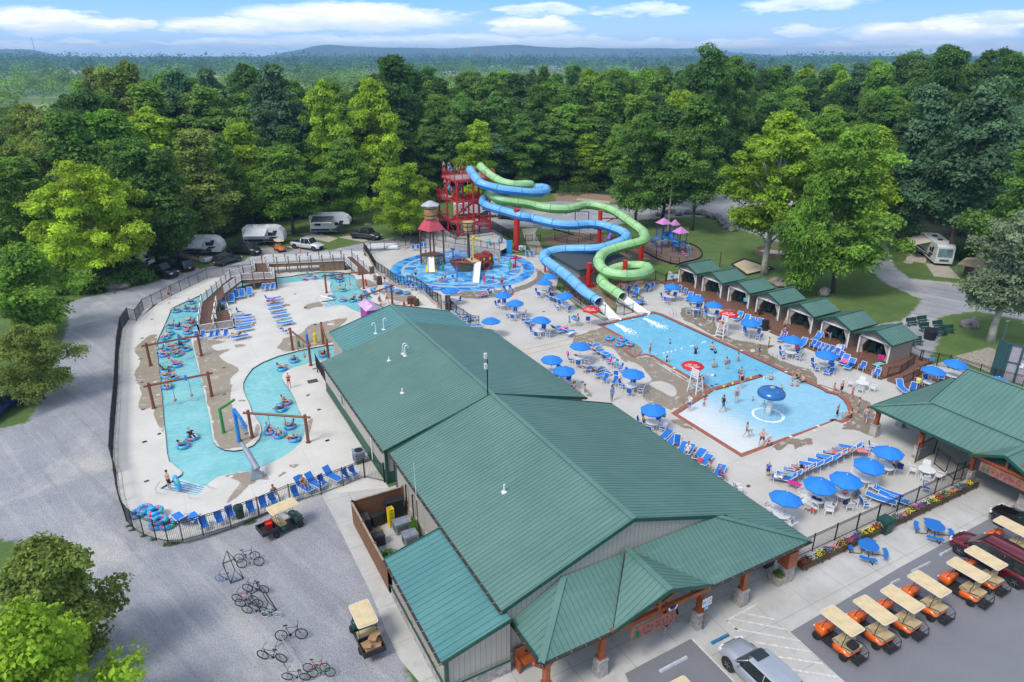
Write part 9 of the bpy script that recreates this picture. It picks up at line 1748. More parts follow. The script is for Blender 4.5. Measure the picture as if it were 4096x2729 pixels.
for i,(x,y,rz)in eN(((430,915,.1),(455,975,.15))):
 p=pt('D',x,y,.1);q=MB()
 for j in rN(6):q.cb((0,-.5+.2*j,.12),(.9,.1,.02),0)
 for e in(-.4,0,.4):q.cb((e,0,.05),(.06,1.1,.1),0)
 o=q.ob('wooden_pallet',PLK,loc=(p.x,p.y,0));o.rotation_euler=(0,0,rz);tag(o,'weathered wooden pallet leaning by the yard fence, %s one'%('upper' if i==0 else 'lower'),'pallet')
p=pt('D',520,830);q=MB();q.cb((0,0,.45),(1.0,.5,.9),.2);tag(q.ob('plastic_bin',BP,loc=(-2.2,-4.4,0)),'black plastic tub heap in the yard corner','bin')
q=MB();rr=RD(8)
for i in rN(900):
 a=rr.u(0,6.28);b_=rr.u(0,1);r_=.62*sqrt_(rr.r());x,y,z=r_*cos_(a),r_*sin_(a)*1.1,.15+.95*b_*(1-r_*.6);e=rr.u(.05,.1);th=rr.u(0,6.28)
 q.add([(x-e*cos_(th),y-e*sin_(th),z),(x+e*cos_(th),y+e*sin_(th),z+.03),(x-.05*sin_(th),y+.05*cos_(th),z+e*1.3)],[(0,1,2)])
bs=q.ob('leafy_bush',mat('m150',(.10,.26,.03),.6,var=.35,vs=9),loc=(-2.9,-8.7,0));tag(bs,'bright green leafy bush inside the yard fence','bush')
q=MB()
for i in rN(900):
 z=rr.u(0,1.1);x=rr.gauss(0,.22*(1.2-z));y=rr.gauss(0,.3);e=rr.u(.03,.07);th=rr.u(0,6.28);q.add([(x-e*cos_(th),y-e*sin_(th),z),(x+e*cos_(th),y+e*sin_(th),z),(x,y,z+e*2)],[(0,1,2)])
tag(q.ob('climbing_plant',MATS['m150'],loc=(-.35,-6.6,0)),'scrappy green shrub growing against the yard wall','bush')
x,y=-.42,-7.6;q=MB();q.tb((x,y,0),(x,y,3.4),.03,n=6);o=q.ob('antenna_mast',BLK);tag(o,'thin white whip antenna on a black mast above the yard eave','antenna');q=MB();q.tb((x,y,3.4),(x-.05,y,6.3),.022,.012,6);q.ob('whip',WH,o)
for y in(-4.6,-5.9):q=MB();q.pa([(-.06,y,2.6),(-.12,y,2.7),(-.12,y,.5)],.05,6);tag(q.ob('service_duct',BLK),'black service pipe on the yard wall, %s one'%('farther' if y>-5 else 'nearer'),'pipe')
t=tH('maintenance_shed','pink grey clad shed with teal posts and green roof at the right edge','building',pt('n',2270,600));a=pt('n',2110,530);b=pt('n',2320,590);PNK=mat('m151',(.36,.33,.37),.7,var=.1);TEA=mat('m152',(.03,.09,.10),.5)
q=MB();A_,B_=pt('n',2110,530),pt('n',2200,250,0);c0=V3(a.x,a.y,0);
w0=pt('n',2165,575);w1=pt('n',2480,650);ws_=pt('n',2065,520)
q=MB();q.bar(w0+V3(0,0,1.9),w1+V3(0,0,1.9),.12,3.8);q.ob('screen_wall',PNK,t,1);q=MB();q.bar(ws_+V3(0,0,1.9),w0+V3(-.1,.1,1.9),.14,3.8);q.ob('side_screen',TEA,t,1);q=MB()
for f in(0,.33,.66,1):p_=lp(w0,w1,f)-V3(.12,0,0);q.bar(p_,p_+V3(0,0,3.9),.16,.16)
q.bar(w0+V3(-.1,0,3.85),w1+V3(-.1,0,3.85),.2,.1);q.bar(w0+V3(-.1,0,2),w1+V3(-.1,0,2),.1,.12);q.ob('trim',TEA,t,1)
s0=pt('n',2400,640);q=MB();q.box(s0.x,s0.x+4,s0.y-1,s0.y+2.2,0,2.8);q.ob('wall',PNK,t,1);q=MB();q.add([(s0.x-.3,s0.y-1.3,2.7),(s0.x+4.4,s0.y-1.3,2.7),(s0.x+4.4,s0.y+2.5,2.7),(s0.x-.3,s0.y+2.5,2.7),(s0.x+2,s0.y+.6,3.7)],Z38_);q.ob('roof',RG,t,1);q=MB();q.cb((s0.x-.12,s0.y+1.2,1.9),(.3,.6,.45));q.ob('window_unit',WH,t,1)
mb=MB();l=pts('n',[(1730,385),(2050,300),(2110,320),(2090,500),(2060,520)]);mb.fl([l],.02);sT(mb,'timber_decking',mat('m153',(.33,.29,.23),.85,var=.3,vs=3))
p=pt('n',2165,215);t=tH('flood_lamp','small grey lamp post beside the leaning tree trunk','lamp',pt('n',2170,240));q=MB();q.tb((0,0,0),(0,0,2.4),.04,n=6);q.ob('post',GY,t);q=MB();q.cb((-.15,0,2.4),(.5,.2,.06));q.ob('lamp_head',WH,t)
def adir(loc,rz,lb,c=DG):
 t=tH('adirondack_chair',lb,'chair',tuple(loc),rz,'dark green chairs inside the cabanas')
 q=MB();q.add([(-.28,-.35,.40),(.28,-.35,.40),(.28,.25,.28),(-.28,.25,.28),(-.28,-.35,.36),(.28,-.35,.36),(.28,.25,.24),(-.28,.25,.24)],Z1_);q.ob('seat',c,t);q=MB()
 for k in rN(5):x=-.24+.12*k;q.add([(x-.05,.22,.3),(x+.05,.22,.3),(x*1.2+.055,.5,1.1-.05*abs(k-2)),(x*1.2-.055,.5,1.1-.05*abs(k-2)),(x-.05,.25,.3),(x+.05,.25,.3),(x*1.2+.055,.53,1.1-.05*abs(k-2)),(x*1.2-.055,.53,1.1-.05*abs(k-2))],Z7_)
 q.ob('backrest',c,t)
 for e in PM:q=MB();q.cb((e*.36,-.05,.58),(.13,.75,.04));q.cb((e*.34,-.35,.28),(.06,.08,.56));q.cb((e*.34,.25,.28),(.06,.08,.56));q.ob('side_frame',c,t)
cabw=['first','second','third','fourth','fifth','sixth','seventh']
for i in rN(7):
 y1=28.1-4.83*i;yc=y1-1.82
 for j,(dx,dy,rz)in eN(((1.2,.9,-60),(1.0,-.8,-110),(2.6,.2,-90))):adir((53.3+dx,yc+dy,.29),R(rz),'dark green slatted chair %s inside the %s cabana from the slides'%(('on the left','on the right','at the back')[j],cabw[i]))
 t=tH('side_table','dark table with drinks in the %s cabana from the slides'%cabw[i],'table',(55.0,yc+.1,.28),.2,'dark tables inside the cabanas');q=MB();q.box(-.5,.5,-.35,.35,.66,.7);q.ob('tabletop',DG,t)
 for a in(-.42,.42):q=MB();q.cb((a,0,.33),(.06,.5,.66));q.ob('leg',DG,t)
 if i in(1,2,3,4,5,6):
  for j in rN(3):q=MB();c_=[(.5,.05,.05),(.1,.3,.6),(.7,.7,.7),(.6,.4,.05)][(i+j)%4];q.la([(.05,0),(.05,.18),(.03,.22)],8);tag(q.ob('drink_cup',mat('cup%d'%((i+j)%4),c_,.5,var=0),loc=(54.8+.2*j,yc+.05+.12*j,.98)),'drink container on the %s cabana table, %s of three'%(cabw[i],nth(j)),'cup','drinks on the cabana tables')
t=tH('black_buggy','folded black pushchair in front of the fourth cabana','pushchair',pt('e',935,765,.28));q=MB();q.pa([(-.3,-.3,.1),(0,.1,.6),(.3,.3,1.0)],.03,6);q.cb((0,0,.5),(.5,.5,.25),.3);q.ob('body',CK,t)
for x,y in((-.3,-.3),(.3,-.3),(.3,.3),(-.3,.3)):q=MB();q.tb((x,y-.03,.12),(x,y+.03,.12),.12,n=12);q.ob('wheel',TY,t)
GRT=mat('m154',(.06,.06,.065),.6,var=.1);q=MB()
for k,l in(('A',((380,187),(287,370),(268,570),(285,797),(298,1057),(310,1370),(545,30),(1075,655),(1080,912),(1295,1290),(1950,665),(1887,920),(1993,1060),(2073,1357),(1955,240),(1860,72))),('B',((318,168),(338,558),(2130,155))),('b',((600,455),(750,740),(888,917),(1013,1140))),('f',((955,580),(1410,1410))),('h',((1280,1165),))):
 for x,y in l:p=pt(k,x,y);q.cb((p.x,p.y,.012),(.34,.26,.012),.2)
p=pt('A',1932,785);q.cb((p.x,p.y,.012),(1.0,.8,.012),0);sT(q,'drain_grate',GRT)
q=MB()
for k,l in(('A',((423,362),(412,622),(440,918),(470,1250),(815,553),(890,838),(963,1180),(1258,757),(1840,1110))),('g',((1025,252),(1610,530),(905,715),(1240,997),(2075,752),(470,205))),('h',((1675,700),(1937,600),(885,308)))):
 for x,y in l:p=pt(k,x,y);q.cb((p.x,p.y,.022),(.3,.3,.016),.0)
sT(q,'depth_marker',mat('m155',(.66,.65,.60),.5,var=.1))
q=MB()
for k,l in(('A',((387,407),(408,794),(452,1294),(1837,1056))),('B',((463,90),(1175,513))),('g',((1320,372),(1250,930))),('h',((885,245),(1903,640)))):
 for x,y in l:p=pt(k,x,y);q.tb((p.x,p.y,0),(p.x,p.y,.018),.16,n=16)
sT(q,'skimmer_lid',mat('m155',(.66,.65,.60)))
q=MB();rr=RD(4)
for cx_,cy_,n,s_ in((625,1165,500,.5),(335,1095,160,.25),(440,1130,160,.25),(1360,975,180,.3),(180,1000,100,.2),(210,1040,100,.2)):
 p=gp('B',cx_,cy_)
 for i in rN(n):
  a=rr.u(0,6.28);r_=s_*sqrt_(rr.r());x,y=p.x+r_*cos_(a)*1.6,p.y+r_*sin_(a)*.7;z=gz(x,y);th=rr.u(0,6.28);h=rr.u(.06,.2);q.add([(x-.02*cos_(th),y-.02*sin_(th),z),(x+.02*cos_(th),y+.02*sin_(th),z),(x+rr.u(-.06,.06),y+rr.u(-.06,.06),z+h)],[(0,1,2)])
tag(q.ob('weeds',LEAF),kind='stuff')
for k,x,y,L,lb in(('o',1830,710,5.2,'long white inflatable roll behind the splash pad fence, upper one'),('o',1860,735,4.6,'long white inflatable roll behind the splash pad fence, lower one')):
 p=pt(k,x,y);q=MB();q.tb((-L/2,0,.4),(L/2,0,.4),.38,n=16);q.ball((-L/2,0,.4),.38);q.ball((L/2,0,.4),.38);o=q.ob('inflatable_roll',mat('m156',(.72,.74,.72),.5,var=.08),loc=p);o.rotation_euler=(0,0,R(-22));tag(o,lb,'inflatable')
for x,y,lb in((600,730,'red folding camp chair by the second camper'),(1080,560,'blue folding camp chair beneath the dark awning')):
 p=pt('o',x,y);t=tH('camp_chair',lb,'chair',tuple(p));m_=RP if x<800 else PKB;q=MB();q.box(-.28,.28,-.25,.25,.4,.44);q.ob('seat',m_,t);q=MB();q.box(-.28,.28,.22,.26,.44,.95);q.ob('backrest',m_,t);q=MB()
 for a in((-.28,-.25),(.28,-.25),(.28,.25),(-.28,.25)):q.bar((*a,0),(-a[0],a[1],.42),.03,.03)
 q.ob('frame',CK,t)
for i,(x,y)in eN(((1640,478),(1855,495))):
 p=pt('a',x,y);q=MB();q.ball((0,0,.55),.22,.14,.16,10,6);q.pa([(.15,0,.6),(.28,0,.85),(.2,0,1.0),(.1,0,.92)],.035,6);q.tb((0,0,0),(0,0,.45),.02,n=5);tag(q.ob('flamingo_ornament',mat('m157',(.75,.08,.32),.5,var=0),loc=p),'pink flamingo ornament at the first camper, %s one'%('left' if i==0 else 'right'),'ornament')
for k,x,y,lb in(('a',1780,555,'black kettle grill on a post beside the first camper'),('o',385,735,'dark grill on a post beside the second camper'),('q',1855,840,'grey grill on a post near the yellow tree')):
 p=pt(k,x,y);t=tH('grill',lb,'grill',tuple(p));q=MB();q.tb((0,0,0),(0,0,.85),.06,n=8);q.ob('post',CK,t);q=MB();q.ball((0,0,1.0),.35,.25,.2,10,6);q.ob('bowl',GY if k=='q' else CK,t)
p=pt('a',1885,560);t=tH('picnic_table','white cloth covered picnic table beside the first camper','table',tuple(p),.2);q=MB();q.box(-.9,.9,-.4,.4,.3,.78);q.ob('tablecloth',mat('m158',(.6,.66,.7),.9,var=.3,vs=5),t)
for e in(-.7,.7):q=MB();q.box(-.9,.9,e-.13,e+.13,.4,.44);q.ob('bench_seat',GY,t)
for k,x,y,lb in(('a',1462,522,'stone fire ring beside the first camper pad'),('o',770,545,'stone fire ring between two campers'),('o',1680,440,'stone fire ring under the yellow green tree'),('m',740,530,'stone fire ring in front of the motorhome')):
 p=pt(k,x,y);q=MB();q.to((0,0,.12),.6,.14,20,8);q.tb((0,0,.0),(0,0,.05),.5,n=16);tag(q.ob('fire_ring',mat('m159',(.38,.34,.28),.9,var=.2),loc=p),lb,'fire ring')
m,g=nm_('m160',.75);oi=g.n.new('ShaderNodeObjectInfo');cv=g.attr('cv')
nz_=g.noise(g.obj(),.55,3,.6);lf_=g.noise(g.obj(),.011,3,.6)
o=g.scale(oi.outputs['Color'],g.mu(g.mu(cv,g.ramp(lf_,.35,.65,.72,1.3)),g.ramp(nz_,.25,.75,.92,1.5)))
o=g.mix(g.ramp(cv,1.15,1.5,0,.35),o,g.mix(1.0,o,(1.25,1.2,.8),'MULTIPLY'))
sI(g.b,'Specular IOR Level',.25);g.bc(o)
tr=g.n.new('ShaderNodeBsdfTranslucent');g.l.new(g.mix(1.0,o,(1.3,1.35,.6),'MULTIPLY'),tr.inputs['Color']);ms=g.n.new('ShaderNodeMixShader');sI(ms,0,.30)
g.l.new(g.b.outputs[0],ms.inputs[1]);g.l.new(tr.outputs[0],ms.inputs[2]);g.l.new(ms.outputs[0],g.n['Material Output'].inputs['Surface']);FOL=m
BARK=mat('m161',(.11,.085,.065),.9,var=.3,vs=3,bump=.5,bs=6);BARKW=mat('m162',(.50,.45,.38),.8,var=.3,vs=2)
def leafmesh(name,cl,nper,leaf,rs,flat=.62,drop_in=.3,upb=.55):
 rg=np.random.default_rng(rs);C=np.array([c for c,_ in cl]);Rr=np.array([r for _,r in cl]);n=len(cl)
 cnt=np.maximum(12,(nper*(Rr/Rr.mean())**2)).astype(int);idx=np.repeat(np.arange(n),cnt);N=len(idx)
 d=rg.normal(size=(N,3));d[:,2]=np.where(rg.random(N)<.72,np.abs(d[:,2]),d[:,2]);d/=np.linalg.norm(d,axis=1)[:,None]
 rad=Rr[idx]*np.where(rg.random(N)<drop_in,rg.random(N)**.5,rg.normal(1,.13,N));wob=1+.18*np.sin(d[:,0]*5+idx)+.15*np.cos(d[:,1]*6+idx*2)
 P=C[idx]+d*(rad*wob)[:,None]*np.array([1,1,flat])
 nr=d*.8+rg.normal(size=(N,3))*.55+np.array([0,0,upb]);nr/=np.linalg.norm(nr,axis=1)[:,None]
 a=np.cross(nr,rg.normal(size=(N,3)));a/=np.linalg.norm(a,axis=1)[:,None];b=np.cross(nr,a);s=leaf*rg.uniform(.55,1.3,N)[:,None]
 V=np.stack([P-a*s,P-b*s*.6+nr*s*.15,P+a*s,P+b*s*.6-nr*s*.1],1).reshape(-1,3).astype(np.float32)
 me=bpy.data.meshes.new(name);me.vertices.add(N*4);me.vertices.foreach_set('co',V.ravel());me.loops.add(N*4);me.loops.foreach_set('vertex_index',np.arange(N*4,dtype=np.int32));me.polygons.add(N);me.polygons.foreach_set('loop_start',np.arange(0,N*4,4,dtype=np.int32));me.polygons.foreach_set('loop_total',np.full(N,4,np.int32))
 cvv=(rg.uniform(.72,1.28,n)[idx]*rg.uniform(.85,1.15,N));at=me.attributes.new('cv','FLOAT','POINT');at.data.foreach_set('value',np.repeat(cvv,4).astype(np.float32));me.update();me.materials.append(FOL);return me
def cU(rs,n,H,W,z0,shape='oval',cr=(.9,1.7)):
 rr=RD(rs);out=[];k=0
 lob=[(rr.u(0,6.28),rr.u(.72,1.18))for _ in rN(7)]
 while len(out)<n:
  f=rr.r();z=z0+(H-z0)*f
  if shape=='oval':pr=sin_(PI*min(1,(f*.86+.14)))**.65
  elif shape=='cone':pr=(1-f)**.75*1.05+.05
  elif shape=='umb':pr=.35+.65*sin_(PI*min(1,f*.8+.25))
  else:pr=sin_(PI*min(1,f*.9+.1))**.5*(.7+.3*sin_(f*9+rs))
  a=rr.u(0,6.28);lb=1+.22*sin_(a*3+lob[0][0]+f*3)+.14*sin_(a*5+lob[1][0]-f*6)
  q=rr.u(.55,1.0)if rr.r()<.8 else rr.u(.1,.6);R0=W/2*pr*lb*q;c=(R0*cos_(a),R0*sin_(a),z*(1+.03*sin_(a*2+rs)))
  out.append((c,rr.u(*cr)*(1.05-.25*f)))
 return out
def trunk_mb(rs,H,W,z0,r,cl,nb=9,white=False,lean=0):
 mb=MB();mb.smooth=1;rr=RD(rs);top=V3(lean*1.0,0,H*.82);P=[V3(0,0,-.2)]+[V3(rr.u(-.15,.15)+lean*f*f,rr.u(-.15,.15),H*.82*f)for f in(.15,.3,.5,.7,.85,1)]
 mb.pa(P,r,8,rs=[r*1.35,r*1.0,r*.85,r*.7,r*.5,r*.35,r*.15])
 for c,cr_ in rr.sample(cl,min(nb,len(cl))):
  f=max(.15,min(.85,(c[2]-abs(c[0])*.5-abs(c[1])*.5)/(H*.82)))if not white else max(.2,min(.75,(c[2]*.62)/(H*.82)))
  s=V3(lean*f*f,0,H*.82*f);e=V3(*c);m_=lp(s,e,.5)+V3(0,0,-.05*H*.3+.6);mb.pa([s,m_,e],r*.3,6,rs=[r*.42,r*.26,r*.07])
 return mb
TP={}
def tP(key,H,W,z0,n,nper,leaf,shape,rs,cr=(.9,1.7),bark=None,nb=10,r=.3,white=False,drop=.25,lean=0,name='broadleaf_tree'):
 t=tH(name,'tree','tree');cl=cU(rs,n,H-1,W-1.6,z0,shape,cr)
 if lean:cl=[((c[0]+lean*(c[2]/H)**2,c[1],c[2]),q)for c,q in cl]
 me=leafmesh('crown',cl,nper,leaf,rs,drop_in=drop);o=bpy.data.objects.new('crown',me);col.objects.link(o);o.parent=t
 trunk_mb(rs,H,W,z0,r,cl,nb,white,lean).ob('trunk',bark or BARK,t);P=pT(t);TP[key]=(P,H,W);return P
for i,(sh,W,z0)in eN((('oval',11,4.0),('lobed',12,3.0),('oval',9,5.0),('umb',12,6.0),('lobed',10,3.5),('oval',13,4.5),('cone',8,3.0))):tP('f%d'%i,22,W,z0,105,300,.255,sh,i+1,(1.0,2.0))
def put(key,base,H,W,colr,label,group='trees of the surrounding woods',rz=None,cat='tree'):
 P,h0,w0=TP[key];b=V3(base.x,base.y,0);o=dup(P,b,prr.u(0,6.28)if rz is None else rz,label,group,(W/w0,W/w0,H/h0),{'crown':colr});o['category']=cat;return o
def ptf(k,x,y,fd):
 d=ray(k,x,y);t=fd/d[1];X,Y=to_w(d[0]*t,d[1]*t);return VT((X,Y,HC+d[2]*t))
def tpos(px_,ytop,dist):
 v=ptf('O',px_,ytop,dist);return V3(v.x,v.y,0),v.z
PAL=dict(dark=(.070,.150,.034),mid=(.115,.22,.040),green=(.165,.295,.038),lime=(.28,.41,.032),yel=(.34,.46,.035),olive=(.20,.26,.055),blue=(.105,.195,.10),grey=(.20,.25,.155))
def jit(c,s=.14):f=prr.u(1-s,1+s);return tuple(max(.002,k*f*prr.u(1-s*.4,1+s*.4))for k in c)
def iP(L,x):
 for(a,b),(c,d)in zip(L[:-1],L[1:]):
  if a<=x<=c:return b+(d-b)*(x-a)/(c-a)
 return L[0][1]if x<L[0][0]else L[-1][1]
FRONT=[(-400,640),(60,645),(150,664),(300,635),(380,585),(430,560),(540,545),(560,522),(680,505),(820,498),(900,480),(1000,468),(1140,445),(1280,440),(1430,444),(1560,436),(1680,430),(1750,438),(1860,455),(2020,512),(2080,550),(2200,590),(2353,640),(2700,680)]
SKY=[(-300,225),(0,228),(100,235),(160,190),(200,150),(280,142),(300,175),(370,155),(500,165),(560,150),(620,150),(690,185),(760,185),(830,185),(860,150),(880,132),(960,132),(1000,160),(1070,152),(1200,152),(1400,143),(1560,143),(1600,125),(1640,100),(1680,125),(1800,137),(1900,140),(1960,130),(2000,135),(2060,120),(2100,110),(2180,98),(2250,106),(2353,104),(2700,104)]
def ang(y):return TH+math.atan((y-784)/1569)
allt=[];feats=[]
F_=[(178,372,94,17,'yel','n0','large bright yellow green tree overhanging the black pickup truck'),(40,560,74,11.5,'green','n1','bright green tree at the left edge above the gravel road'),(45,728,58,8.6,'olive','n2','olive feathery small tree at the left edge beside the blue pickup'),(80,1228,27,7.6,'olive','n3','bushy dark green tree in the bottom left corner'),(30,1400,21,7.0,'lime','n1','yellower green bush like tree at the very bottom left'),(915,374,121,13.5,'lime','n0','yellow green tree beside the dark grey pickup'),(1096,274,142,7.5,'lime','f2','small lime tree rising behind the slide tower'),(1985,288,90,17,'green','n4','broad dark locust tree behind the cabanas'),(1880,400,88,9,'green','n1','lower green limb mass left of the broad locust tree'),(1478,262,130,14,'mid','n4','tree with a dark trunk behind the green slide'),(1620,222,127,12.5,'mid','f3','tall bare trunked tree on the lawn behind the playground'),(1545,232,136,12,'dark','f1','dark tree between two lawn trees near the gravel road'),(2365,478,72,10.5,'grey','n5','leaning grey green conifer beside the maintenance shed'),(548,284,130,9,'lime','f4','lime green tree rising behind the first camper'),(650,336,124,11,'green','f3','green spreading tree between the second and third campers'),(790,318,133,9.5,'green','f0','green tree right of the fifth wheel trailer'),(845,184,150,12,'yel','f3','olive yellow tree on the skyline left of centre'),(735,182,146,12,'lime','f5','yellow green tree left of the olive yellow skyline tree'),(620,148,152,13.5,'blue','f0','blue green tree under the far white farmhouse'),(245,150,150,11,'olive','f2','olive tree at the upper left skyline'),(288,141,152,9,'olive','f6','pointed olive tree at the upper left skyline'),(395,150,156,11,'blue','f2','grey green tree left of the dark skyline clump'),(470,158,158,11,'blue','f0','second grey green tree beside the dark skyline clump'),(560,138,190,12,'dark','f1','dark tree with sky gaps on the upper left skyline'),(905,128,172,13,'dark','f4','dark tall clump on the skyline left of the hills'),(1640,97,165,11,'dark','f2','tallest dark tree poking above the centre right skyline'),(2150,196,112,11,'blue','f4','blue green tree right of the locust tree'),(2285,172,104,11,'blue','f2','tall blue green tree near the right edge'),(1565,212,150,12,'yel','f3','yellowish crowned tree above the green slide bends'),(1905,245,120,11,'green','f5','bright green tree behind the sycamore'),(2020,290,108,10,'lime','f4','lime tree right behind the locust tree'),(2190,98,150,13,'dark','f1','dark high tree on the right skyline'),(1700,128,172,12,'mid','f5','green tree beside the tallest centre right skyline tree'),(330,245,126,14,'lime','f5','lime green tree left of the first camper clearing'),(352,352,118,9,'green','f3','green tree with bare trunk left of the first camper'),(225,205,135,12,'mid','f1','mid green tree above the bright yellow tree'),(90,300,118,14,'olive','f5','brownish olive tree at the upper left'),(2420,300,90,12,'mid','f5','tree at the extreme right edge')]
for k_,H_,W_,z0,n_,np_,lf,sh,rs in(('n0',17,18,3.2,150,240,.22,'umb',21),('n1',12,11,1.6,90,260,.20,'lobed',22),('n2',8,9,.8,80,230,.13,'oval',23),('n3',8,8,.6,95,330,.12,'lobed',24),('n4',21,16,4.0,150,230,.22,'lobed',25)):tP(k_,H_,W_,z0,n_,np_,lf,sh,rs,(.9,1.7)if H_>10 else(.5,1.0),r=.28 if H_>10 else.13,nb=24)
tP('n5',15,11,4.5,150,420,.17,'lobed',26,(.7,1.5),bark=BARKW,r=.38,nb=22,lean=2.2,name='conifer_tree')
tP('syc',23,15,6.0,190,250,.23,'oval',27,(.95,1.6),bark=BARKW,r=.42,nb=26,white=True,drop=.5,name='sycamore_tree')
for(x,yt,dist,w_,c_,key,lb)in F_:
 b,H_=tpos(x,yt,dist);put(key,b,H_,w_,jit(PAL[c_],.05),lb,group=gC,rz=(x*1.3)%6.28 if key!='n5' else R(-150));feats.append((b.x,b.y,w_))
b=pt('O',1755,632);Hs=hz(b,'O',0,254);put('syc',b,Hs,15.5,(.25,.37,.03),'sycamore with white branches and yellow green leaves behind the sand pit',group=gC,rz=1.0,cat='tree');feats.append((b.x,b.y,12))
rows=[4,12,21,31,43,57,75,96,120];kinds=['f0','f1','f2','f3','f4','f5','f6','f0','f1','f4','f5']
for ri,off in eN(rows):
 x=-700+prr.u(0,40);row=[]
 while x<3000:
  d=HC/tan_(ang(iP(FRONT,x)))+off+(6 if 380<x<1020 and ri<3 else 0)+prr.u(-2.5,2.5)
  yb=784+1569*tan_(math.atan(HC/d)-TH);step=(7.8+ri*.75)*1569/d;x+=step*prr.u(.75,1.2)
  v=pt('O',x,yb);yc=d*cos_(TH);xt=1176.5+(x-1176.5)*(yc+HC*sin_(TH))/(yc+3)
  sk=iP(SKY,xt)+prr.u(0,14);top=ptf('O',xt,sk,d).z
  hmin=[12,16,18,20,20,21,21,22,22][ri];H_=prr.u(hmin,hmin+7)
  if ri>=5:H_=top-prr.u(0,2.2)
  H_=max(7,min(38,H_,top));w_=prr.u(9.5,14)*(.8 if ri==0 else 1)
  if not(-70<xt<2420):continue
  if any(hypot_(v.x-a,v.y-b_)<(q*.33+2.2)for a,b_,q in feats):continue
  nv=noise.noise(VT((x*.004,ri*.6,3)))+prr.u(-.35,.35)
  if x>2050:c_='blue' if nv>.1 else('dark' if nv>-.25 else 'mid')
  elif x<500:c_='olive' if nv>.35 else('green' if nv>.05 else('mid' if nv>-.25 else 'dark'))
  else:c_='lime' if nv>.52 else('green' if nv>.15 else('mid' if nv>-.2 else('dark' if nv>-.42 else 'blue')))
  o=put(prr.choice(kinds),V3(v.x,v.y,0),H_,w_,jit(PAL[c_]),'x');row.append((o,c_))
 cn=dict(dark='dark green',mid='deep green',green='fresh green',lime='lime green',yel='yellow green',olive='olive',blue='blue green',grey='grey green');rn=['front','second','third','fourth','fifth','sixth','seventh','eighth','rearmost']
 for i,(o,c_)in eN(sorted(row,key=lambda q:px(q[0]))):o['label']='%s woodland tree, %s from the left in the %s row of the woods'%(cn[c_],nth(i),rn[ri])
 allt+=row
for P,_,_ in TP.values():drop(P)
cl=[];rr=RD(9);x=-300
while x<2600:
 y=iP(FRONT,x)+rr.u(-9,3);p=pt('O',x,y);s_=rr.u(.9,2.0);cl.append(((p.x,p.y+(3 if 380<x<1000 else 0),s_*.55),s_));x+=rr.u(4,13)
for l,n_ in(((pt('O',150,690),pt('O',330,650)),26),((pt('a',500,860),pt('a',1000,780)),34),((pt('O',-50,640),pt('O',150,668)),20),((pt('O',1290,450),pt('O',1560,445)),14)):
 for i in rN(n_):p=lp(l[0],l[1],rr.r());s_=rr.u(.7,1.6);cl.append(((p.x+rr.gauss(0,1),p.y+abs(rr.gauss(0,1.5)),s_*.6),s_))
me=leafmesh('undergrowth',cl,240,.17,77,flat=.9);o=bpy.data.objects.new('undergrowth',me);col.objects.link(o);o.color=(.075,.15,.03,1);tag(o,kind='stuff')
def fw(name,specs,colr,leaf,nper,rs):
 cl=[];rr=RD(rs)
 for(d0,d1,x0,x1,n_,h,r_)in specs:
  for _ in rN(n_):
   x=rr.u(x0,x1);d=d0+(d1-d0)*rr.r();
   if noise.noise(VT((x*.0045,d*.006,rs)))<-.02:continue
   v=ptd('O',x,134,d);s_=r_*rr.u(.7,1.25);cl.append(((v.x,v.y,h*rr.u(.55,.95)-s_*.5),s_))
 me=leafmesh(name,cl,nper,leaf,rs,flat=.85,upb=.8);o=bpy.data.objects.new(name,me);col.objects.link(o);o.color=(*colr,1);tag(o,kind='stuff')
fw('distant_woods',[(250,430,-500,2900,1300,15,4.5)],(.13,.23,.045),.7,120,31)
fw('distant_woods',[(450,560,-500,2700,560,14,5.5),(600,900,-500,2700,900,16,7)],(.15,.25,.055),1.1,100,32)
fw('distant_woods',[(950,1200,-500,2700,500,19,12),(1300,1600,-500,2700,500,22,16)],(.10,.19,.055),2.2,70,33)
fw('distant_woods',[(1800,2100,-500,2700,520,26,22),(2400,2700,-500,2700,520,34,28),(3000,3300,-500,2700,520,40,34)],(.05,.12,.05),4.5,60,34)
def ridge(name,dist,prof,depth,colr):
 P=smooth([V3(x,y,0)for x,y in prof],10,0);q=MB();q.smooth=1;vs=[];rr=RD(3)
 for i,p in eN(P):
  v=ptd('O',p.x,p.y+noise.noise(VT((p.x*.02,dist,0)))*1.6+noise.noise(VT((p.x*.08,dist,4)))*.7,dist);d=V3(v.x-CAM.x,v.y-CAM.y,0).normalized()
  for k,f in((-1,0),(-.55,.35),(-.2,.8),(0,1),(.5,.6),(1,0)):
   w_=depth*k*(1+.25*noise.noise(VT((p.x*.03,k,dist))));z=max(-1,v.z*f*(1+.12*noise.noise(VT((p.x*.06,k*3,7)))if 0<f<1 else 1));vs.append((v.x+d.x*w_,v.y+d.y*w_,z if f else-1.0))
 n=6;q.add(vs,[(i*n+j,i*n+j+1,(i+1)*n+j+1,(i+1)*n+j)for i in rN(len(P)-1)for j in rN(n-1)]);sT(q,name,mat(name+'_%d'%dist,colr,.95,var=.3,vs=.003))
ridge('hills',5200,[(-400,120),(-100,108),(0,113),(60,114),(110,122),(140,130),(180,133)],600,(.08,.12,.09))
ridge('hills',5000,[(540,133),(600,130),(640,123),(690,114),(730,105),(765,103),(800,106),(860,109),(930,110),(1000,111),(1060,110),(1110,108)],500,(.08,.12,.09))
ridge('hills',5500,[(900,128),(1000,118),(1080,109),(1140,105),(1190,103),(1230,107),(1290,110),(1340,109),(1420,112),(1500,111),(1560,112),(1620,112),(1680,120),(1740,125),(1850,128),(2100,129),(2600,130)],500,(.08,.12,.09))
